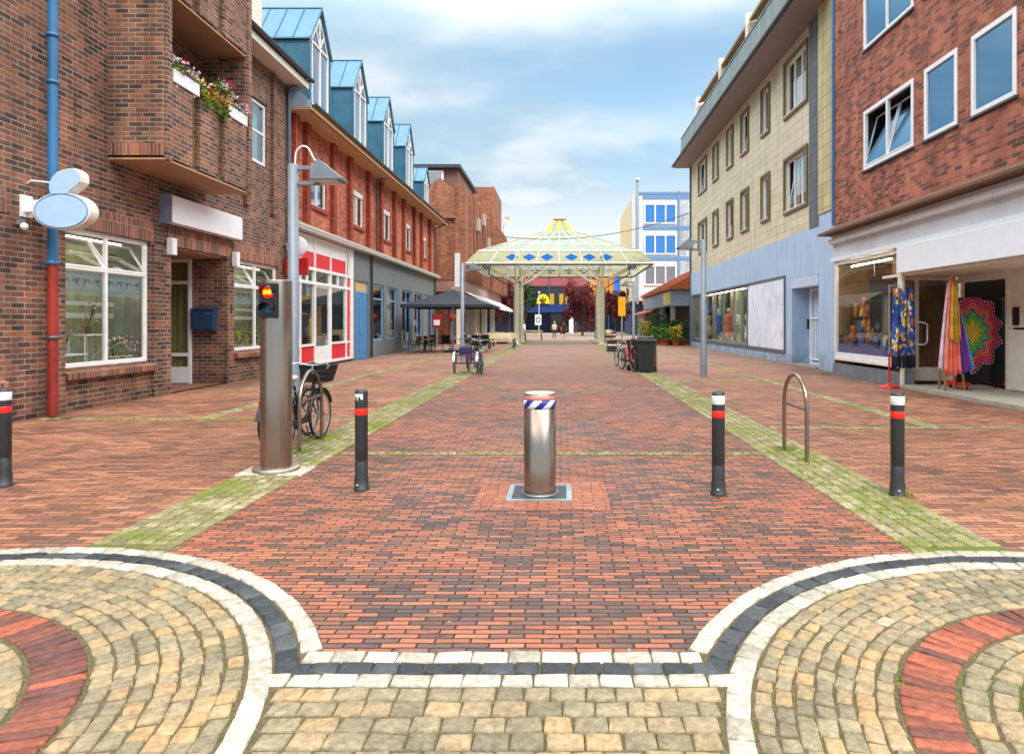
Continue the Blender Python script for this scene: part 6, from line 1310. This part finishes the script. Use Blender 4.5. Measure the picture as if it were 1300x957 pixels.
# ================================================================ cafe
M_can_d = pm('navy_canvas', '#1d2733', .8, var=.1)
o = thing('parasol', 'large dark navy square parasol over the cafe terrace on the left', 'parasol', (-5.95, 36.7, 0)); px, py = -5.95, 36.7; hw = 2.35
s = MB(); n = 10; A = Vector((px, py, 3.42))
for k in range(4):
    q = [(-1, -1), (1, -1), (1, 1), (-1, 1)]; a, b_ = q[k], q[(k+1) % 4]
    for i in range(n):
        for j in range(8):
            def pt(u, v): e = Vector((px+hw*(a[0]+(b_[0]-a[0])*u), py+hw*(a[1]+(b_[1]-a[1])*u), 2.55-.0*u)); p = A.lerp(e, v); p.z -= .10*math.sin(math.pi*v)*(.4+.6*math.sin(math.pi*u)); return p
            s.face([pt(i/n, j/8), pt((i+1)/n, j/8), pt((i+1)/n, (j+1)/8), pt(i/n, (j+1)/8)], 0, 0, True)
    s.mesh([(px+hw*a[0], py+hw*a[1], 2.55), (px+hw*b_[0], py+hw*b_[1], 2.55), (px+hw*b_[0], py+hw*b_[1], 2.40), (px+hw*a[0], py+hw*a[1], 2.40)], [(0, 1, 2, 3)])
s.build('canopy', M_can_d, o); s = MB(); s.tube([(px, py, .1), (px, py, 3.5)], .045, 10); s.lathe((px, py, 3.45), [(.05, 0), (.06, .05), (0, .1)], 10); s.build('pole', M_galv, o)
s = MB(); s.box(px-.45, px+.45, py-.45, py+.45, .01, .1, b=.015); s.build('base', M_char, o); s = MB()
for a in range(8): q = R(45*a); l = hw*(1.41 if a % 2 else 1.); s.tube([(px, py, 2.75), (px+l*.97*math.cos(q), py+l*.97*math.sin(q), 2.55)], .012, 4)
s.build('ribs', M_galv, o)
M_wick = pm('dark_wicker', '#2b2622', .8, var=.3, scale=25, bump=.003)
def chair(label, x, y, rz, mt=None):
    o = thing('cafe_chair', label, 'chair', (0, 0, 0), 'dark cafe chairs on the terrace'); mt = mt or M_wick
    s = MB(); s.box(-.24, .24, -.24, .24, .42, .47, b=.015); s.build('seat', mt, o); s = MB(); s.prism([(-.24, .47), (-.20, .47), (-.28, .9), (-.31, .9)], 'x', -.24, .24); s.build('backrest', mt, o)
    for sx in (-.22, .22):
        for sy in (-.22, .22): s = MB(); s.tube([(sx, sy, 0), (sx*.95, sy*.95, .43)], .016, 6); s.build('leg', M_char, o)
        s = MB(); s.tube([(sx, -.27, .66), (sx, .2, .66), (sx, .22, .45)], .016, 6); s.build('armrest', M_char, o)
    o.location = (x, y, 0); o.rotation_euler = (0, 0, rz); return o
c0 = chair('dark wicker cafe chair under the parasol, nearest the grey shop wall', -7.7, 35.0, R(70))
cl = [(-7.1, 36.2, -60, 'dark wicker cafe chair under the parasol, turned towards its pole'), (-7.8, 37.4, 100, 'dark wicker cafe chair behind the parasol, close to the wall'), (-6.6, 38.3, 200, 'dark wicker cafe chair standing farthest back under the parasol'), (-5.0, 37.9, 160, 'dark wicker cafe chair right of the parasol pole'), (-4.6, 39.6, 20, 'dark wicker cafe chair at the terrace edge beyond the tricycle'), (-4.3, 35.6, 150, 'dark wicker cafe chair on the mossy strip beside the lamp'), (-7.9, 40.0, 60, 'dark wicker cafe chair near the blue framed window'), (-5.9, 41.5, -30, 'dark wicker cafe chair far back near the benches')]
for x, y, a, lb in cl: dup(c0, (x, y, 0), R(a), lb)
def table(label, x, y):
    o = thing('cafe_table', label, 'table', (x, y, 0), 'cafe tables on the terrace'); s = MB(); s.box(x-.38, x+.38, y-.38, y+.38, .72, .75, b=.01); s.build('top', M_wood, o); s = MB(); s.tube([(x, y, .03), (x, y, .72)], .035, 8); s.box(x-.25, x+.25, y-.03, y+.03, 0, .03); s.box(x-.03, x+.03, y-.25, y+.25, .001, .031); s.build('leg', M_char, o)
    return o
t0 = table('square wooden cafe table beside the parasol pole', -7.3, 35.5)
for x, y, lb in ((-7.2, 37.0, 'square wooden cafe table behind the parasol pole'), (-4.9, 38.8, 'square wooden cafe table right of the parasol'), (-5.3, 42.2, 'square wooden cafe table far back near the pavilion'), (-8.0, 39.2, 'square wooden cafe table against the grey shop wall')): dup(t0, (x, y, 0), 0, lb)
M_slat = pm('cream_slats', '#d6c7a3', .6, var=.15)
def bench(label, x, y, rz):
    o = thing('slatted_bench', label, 'bench', (0, 0, 0), 'cream slatted benches by the pavilion')
    for k in range(3): s = MB(); s.box(-.85, .85, -.25+.18*k, -.10+.18*k, .43, .47); s.build('seat_slat', M_slat, o)
    for z in (.62, .8): s = MB(); s.box(-.85, .85, .30, .34, z, z+.13); s.build('back_slat', M_slat, o)
    for sx in (-.75, .75): s = MB(); s.box(sx-.05, sx+.05, -.22, .3, 0, .43); s.box(sx-.05, sx+.05, .26, .30, .43, .95); s.build('side', M_char, o)
    o.location = (x, y, 0); o.rotation_euler = (0, 0, rz); return o
b0 = bench('cream slatted bench on the left, just before the pavilion post', -3.75, 42, R(180))
for x, y, a, lb in ((-3.9, 45.5, 180, 'cream slatted bench directly behind the first one, left of the pavilion'), (-5.6, 47, 90, 'cream slatted bench side on near the awning'), (4.2, 66, 0, 'cream slatted bench far behind the right pavilion post'), (-2.6, 62, 180, 'cream slatted bench beyond the left pavilion post')): dup(b0, (x, y, 0), R(a), lb)
o = thing('menu_stand', 'red round display on a grey pole under the parasol', 'sign', (-6.6, 40.5, 0)); s = MB(); s.lathe((-6.6, 40.5, 1.9), [(0, -.06), (.22, -.06), (.22, .06), (0, .06)], 24, axis='y'); s.build('disc', pm('dull_red', '#9c1a1e', .5), o); s = MB(); s.tube([(-6.6, 40.5, .05), (-6.6, 40.5, 1.65)], .04, 8); s.lathe((-6.6, 40.5, 0), [(.25, 0), (.25, .05), (0, .05)], 16); s.build('pole', M_grey, o)
o = thing('menu_stand', 'small red and white notice stand near the brick block entrance', 'sign', (-8.2, 44, 0)); s = MB(); s.box(-8.5, -7.9, 43.95, 44.05, 1.3, 2.2); s.build('board', pm('dull_red', '#9c1a1e', .5), o); s = MB(); s.box(-8.4, -8.0, 43.93, 43.949, 1.45, 1.8); s.build('notice', M_white, o); s = MB(); s.tube([(-8.2, 44, 0), (-8.2, 44, 1.3)], .04, 6); s.build('pole', M_grey, o)
# far planters, signs, wire
def planter(label, x, y, w_=.7, d_=.7):
    o = thing('planter', label, 'planter', (x, y, 0)); s = MB(); s.box(x-w_/2, x+w_/2, y-d_/2, y+d_/2, 0, .62, b=.02); s.build('box', pm('dark_planter', '#2e2622', .7), o); s = MB(); s.box(x-w_/2-.01, x+w_/2+.01, y-d_/2-.012, y-d_/2+.001, .34, .42); s.build('pale_stripe', M_offwhite, o); s = MB(); s.box(x-w_/2-.03, x+w_/2+.03, y-d_/2-.03, y+d_/2+.03, .62, .7); s.build('rim', M_wood, o); return o
planter('dark square planter with a pale stripe left of the mint bicycle', 2.9, 37.5); planter('long dark planter far back by the right pavilion post', 4.6, 71, 2.2, .8); planter('dark planter by the left pavilion post', -4.6, 52, .8, .8)
o = thing('yellow_sign', 'plain yellow upright sign on a post before the flower shop', 'sign', (3.95, 44, 0)); s = MB(); s.box(3.72, 4.2, 43.95, 44.07, 2.05, 3.3, b=.02); s.build('board', pm('sign_yellow', '#eda416', .4), o); s = MB(); s.tube([(3.96, 44.01, 0), (3.96, 44.01, 2.05)], .06, 8); s.build('post', M_grey, o)
o = thing('yellow_canopy', 'orange yellow canopy board under the white office block', 'sign', (8, 82, 2.5)); s = MB(); s.box(10.2, 14.8, 82, 84.8, 3.9, 4.9, b=.03); s.build('board', pm('sign_yellow', '#eda416', .4), o); s = MB(); s.box(10.4, 10.6, 82.2, 82.4, 0, 3.9); s.box(14.4, 14.6, 82.2, 82.4, 0, 3.9); s.build('posts', M_grey, o)
o = thing('notice_post', 'white notice panel with a dark ring on a thin pole before the blue portal', 'sign', (-2.8, 80, 0)); s = MB(); s.tube([(-2.7, 80, 0), (-2.7, 80, 5.2)], .05, 6); s.ball((-2.7, 80, 5.25), .14); s.build('pole', M_offwhite, o); s = MB(); s.box(-3.18, -2.42, 79.9, 79.96, 1.35, 2.6); s.build('panel', M_white, o); s = MB(); s.tube([(-2.8+.22*math.cos(6.283*i/20), 79.88, 2.0+.3*math.sin(6.283*i/20)) for i in range(20)], .05, 5, closed=True); s.build('ring', M_black, o)
s = MB(); a, b_ = Vector((-8.05, 47.4, 8.45)), Vector((8.95, 46.45, 9.25)); s.tube([a.lerp(b_, i/40)-Vector((0, 0, 1.35*4*(i/40)*(1-i/40))) for i in range(41)], .025, 5); s.build('overhead_cable', M_black, None, 'thin sagging cable strung across the street in front of the pavilion', 'cable')
o = thing('bird', 'small dark bird sitting on the paving far up the street', 'bird', (0, 0, 0)) if 0 else None
# covers and litter on the paving
for x, y, r_, lb in ((-8.35, 11.15, .2, 'small round iron cover in the paving at the foot of the red downpipe'), (-3.0, 16.5, .25, 'iron drain cover set in the left mossy strip')):
    o = thing('drain_cover', lb, 'cover', (x, y, 0)); s = MB(); s.lathe((x, y, 0), [(r_, .0), (r_, .008), (r_-.03, .009), (r_-.035, .006), (0, .006)], 28); s.build('rim', pm('iron', '#5b5550', .6, metal=.5, var=.3, scale=20), o); s = MB()
    for k in range(-2, 3): l = math.sqrt(max(.001, (r_-.05)**2-(k*.06)**2)); s.box(x-l, x+l, y+k*.06-.012, y+k*.06+.012, .006, .010)
    s.build('ribs', MC['iron'], o)
random.seed(5); s = MB()
for _ in range(260):
    x, y = random.uniform(-7.5, 8), random.uniform(3.1, 16)**1; leaf(s, (x, y, .008), random.uniform(.006, .02)); 
    i = len(s.v)-4
    for k in range(i, i+4): s.v[k] = (s.v[k][0], s.v[k][1], .006+abs(s.v[k][2]-.008)*.25)
s.build('leaf_litter', leafmat('litter', ['#5b4a2e', '#a89a72', '#cfc8ba', '#7a5a34']), kind='stuff', fix=False)
# ================================================================ plants and trees
def tree(label, x, y, cz, rx, rz_, th, n, seed, lm, tr=.16, leafs=.2):
    random.seed(seed); o = thing('maple_tree', label, 'tree', (x, y, 0), 'trees behind the pavilion'); s = MB(); tips = []
    s.tube([(x, y, 0), (x+.05, y, th*.5), (x, y+.05, th)], [tr, tr*.8, tr*.65], 8)
    for i in range(9):
        a = 2*math.pi*i/9+random.uniform(-.3, .3); r_ = rx*random.uniform(.5, .85); e = Vector((x+r_*math.cos(a), y+r_*math.sin(a), cz+rz_*random.uniform(-.5, .7))); s.tube([(x, y, th*random.uniform(.75, 1)), ((x+e.x)/2, (y+e.y)/2, (th+e.z)/2+.2), e], [tr*.5, tr*.3, tr*.1], 5); tips.append(e)
    s.build('trunk', pm('bark', '#4a3a30', .9, var=.3, scale=8), o)
    cl_ = tips+[Vector((x, y, cz))+Vector((rx*random.gauss(0, .38), rx*random.gauss(0, .38), rz_*random.gauss(0, .42))) for _ in range(26)]
    cr_ = [rx*random.uniform(.18, .36) for _ in cl_]; s = MB()
    for _ in range(n):
        k = random.randrange(len(cl_)); d = Vector((random.gauss(0, 1), random.gauss(0, 1), random.gauss(0, 1))).normalized()*cr_[k]*random.random()**.4; leaf(s, cl_[k]+d, leafs*random.uniform(.6, 1.2), 0, min(1, max(.02, (k*.37) % 1*.6+random.random()*.4)))
    s.build('crown', lm, o, fix=False)
tree('round dark red maple right of the portal, behind the pavilion', 2.6, 84, 4.0, 3.4, 2.9, 1.8, 3800, 71, L_maroon)
tree('dark red maple partly hidden by the right pavilion post', 7.2, 90, 3.9, 2.6, 2.6, 1.8, 2600, 72, L_maroon)
tree('dark red maple left of the blue portal, behind the left post', -6.9, 84, 4.2, 2.6, 2.8, 1.8, 2600, 73, L_maroon)
tree('olive green tree left of the portal beside the red maple', -4.9, 88, 5.0, 1.9, 1.6, 2.2, 1500, 74, L_dark)
tree('dark red maple at the far left by the brick block corner', -10.0, 96, 4.6, 3, 3, 2.0, 2200, 75, L_maroon)
pl = [(7.3, 47.5, .5, .55), (8.0, 46.9, .45, .6), (7.8, 48.6, .7, .8), (8.5, 48, .8, .9), (7.0, 49.5, .45, .6), (7.2, 52, .5, .8), (8.2, 51, .7, 1.2), (6.8, 54, .4, .8), (7.6, 55, .55, 1.3), (6.7, 57, .5, .9)]
desc = ['low bright green', 'low yellow green', 'mid sized dark', 'tall dense', 'small light green', 'bushy green', 'tall dark leafy', 'small flowering', 'tall slender', 'rounded green']
for i, (x, y, r_, h_) in enumerate(pl): potplant('potted_shrub', desc[i]+' potted shrub set out before the flower shop', 'plant', x, y, 0, M_potc, .3*r_/.5, .4, r_, 260, 80+i, .7 if i in (1, 7) else None, 'plants before the flower shop', L_green if i in (0, 1, 4, 7, 9) else L_dark, h_/r_*.9)
# ================================================================ people
def person(label, loc, rz, top, leg_, hair, skin_, shorts=False, stride=.3, top_h=.92, hair_long=False):
    o = thing('person', label, 'person', (0, 0, 0)); s_ = stride
    J = {'pelvis': ((0, 0, .93), .135), 'belly': ((0, 0, 1.08), .125), 'chest': ((0, .01, 1.30), .145), 'neck': ((0, .01, 1.46), .055), 'head': ((0, .015, 1.56), .085), 'crown': ((0, .01, 1.66), .085)}
    E = [('pelvis', 'belly'), ('belly', 'chest'), ('chest', 'neck'), ('neck', 'head'), ('head', 'crown')]
    for sx, nm, f in ((-1, 'l', 1), (1, 'r', -1)):
        J.update({nm+'hip': ((sx*.095, 0, .88), .095), nm+'knee': ((sx*.10, f*s_*.35+.03, .49), .062), nm+'ankle': ((sx*.10, f*s_*.75-.03, .09), .042), nm+'toe': ((sx*.11, f*s_*.75+.13, .035), .036),
                  nm+'sho': ((sx*.19, 0, 1.40), .06), nm+'elb': ((sx*.25, -f*.10-.03, 1.13), .044), nm+'wri': ((sx*.26, -f*.22+.05, .90), .03), nm+'hand': ((sx*.26, -f*.26+.07, .81), .03)})
        E += [('pelvis', nm+'hip'), (nm+'hip', nm+'knee'), (nm+'knee', nm+'ankle'), (nm+'ankle', nm+'toe'), ('chest', nm+'sho'), (nm+'sho', nm+'elb'), (nm+'elb', nm+'wri'), (nm+'wri', nm+'hand')]
    ks = list(J); me = bpy.data.meshes.new('t'); me.from_pydata([J[k][0] for k in ks], [(ks.index(a), ks.index(b)) for a, b in E], []); t_ = bpy.data.objects.new('t', me); COL.objects.link(t_)
    t_.modifiers.new('s', 'SKIN'); 
    for i, k in enumerate(ks): r_ = J[k][1]; me.skin_vertices[0].data[i].radius = (r_*(1.25 if k in ('chest', 'pelvis', 'belly') else 1), r_*(.85 if k in ('chest', 'pelvis', 'belly') else 1)) ; me.skin_vertices[0].data[i].use_root = k == 'pelvis'
    sb = t_.modifiers.new('b', 'SUBSURF'); sb.levels = 2; sb.render_levels = 2
    dg = bpy.context.evaluated_depsgraph_get(); bm_ = bpy.data.meshes.new_from_object(t_.evaluated_get(dg)); bpy.data.objects.remove(t_)
    b_ = bpy.data.objects.new('body', bm_); COL.objects.link(b_); b_.parent = o; bm_.materials.clear()
    for mt in (skin_, top, leg_, M_char): bm_.materials.append(mt)
    for f in bm_.polygons:
        c = f.center; arm = abs(c.x) > .2 and c.z > .75; f.use_smooth = True
        f.material_index = 3 if c.z < .085 else (0 if (c.z < .5 and shorts) else 2) if c.z < top_h and not arm else (0 if (arm and c.z < 1.16) else 1) if c.z < 1.45 else 0
    s = MB(); s.ball((0, 0, 1.645), .108, (1, 1.05, 1.05), 3); s.v = [(x, y-.02, max(z, (1.60 if y > .02 else (1.40 if hair_long else 1.52)))) for x, y, z in s.v]; s.build('hair', hair, o)
    s = MB()
    for sx in (-.035, .035): s.ball((sx, .098, 1.60), .011, sub=1)
    s.build('eyes', M_black, o); s = MB(); s.ball((0, .105, 1.575), .016, (.8, 1, 1.4), 1); s.build('nose', skin_, o)
    for sx in (-1, 1):
        s = MB()
        for k in range(4): s.tube([(sx*.26+(k-1.5)*.0, (-.26 if sx == -1 else .26)*1+.07+(k-1.5)*.018, .81), (sx*.262, (-.26 if sx == -1 else .26)+.075+(k-1.5)*.02, .765), (sx*.255, (-.26 if sx == -1 else .26)+.085+(k-1.5)*.02, .735-.006*abs(k-1.4))], [.009, .008, .006], 5)
        s.build('fingers', skin_, o)
    o.location = loc; o.rotation_euler = (0, 0, rz); return o
SK = pm('skin', '#c99274', .6); HB = pm('brown_hair', '#3b2619', .6); HG = pm('fair_hair', '#b8a184', .6)
person('person in a pale top and long dark blue trousers walking away under the pavilion', (-.75, 70, 0), R(5), pm('pale_top', '#d8d5dc', .8), pm('navy_trousers', '#1d2a4a', .8), HG, SK, hair_long=True)
person('person in a black T-shirt and shorts walking beside the one in the pale top', (.22, 68, 0), R(-3), pm('black_shirt', '#17181b', .8), pm('dark_shorts', '#2a2426', .8), HB, SK, shorts=True, stride=-.34)
person('person in dark clothes standing near the glass doors right of the portal', (2.1, 98, 0), R(150), pm('dark_jacket', '#2c2c33', .8), pm('rust_trousers', '#6a4632', .8), HB, SK, stride=.05)
person('person in white clothes standing by the left pavilion post', (-3.8, 68, 0), R(60), pm('white_shirt', '#dfe0e2', .8), pm('grey_trousers', '#6c7078', .8), HB, SK, stride=.1)
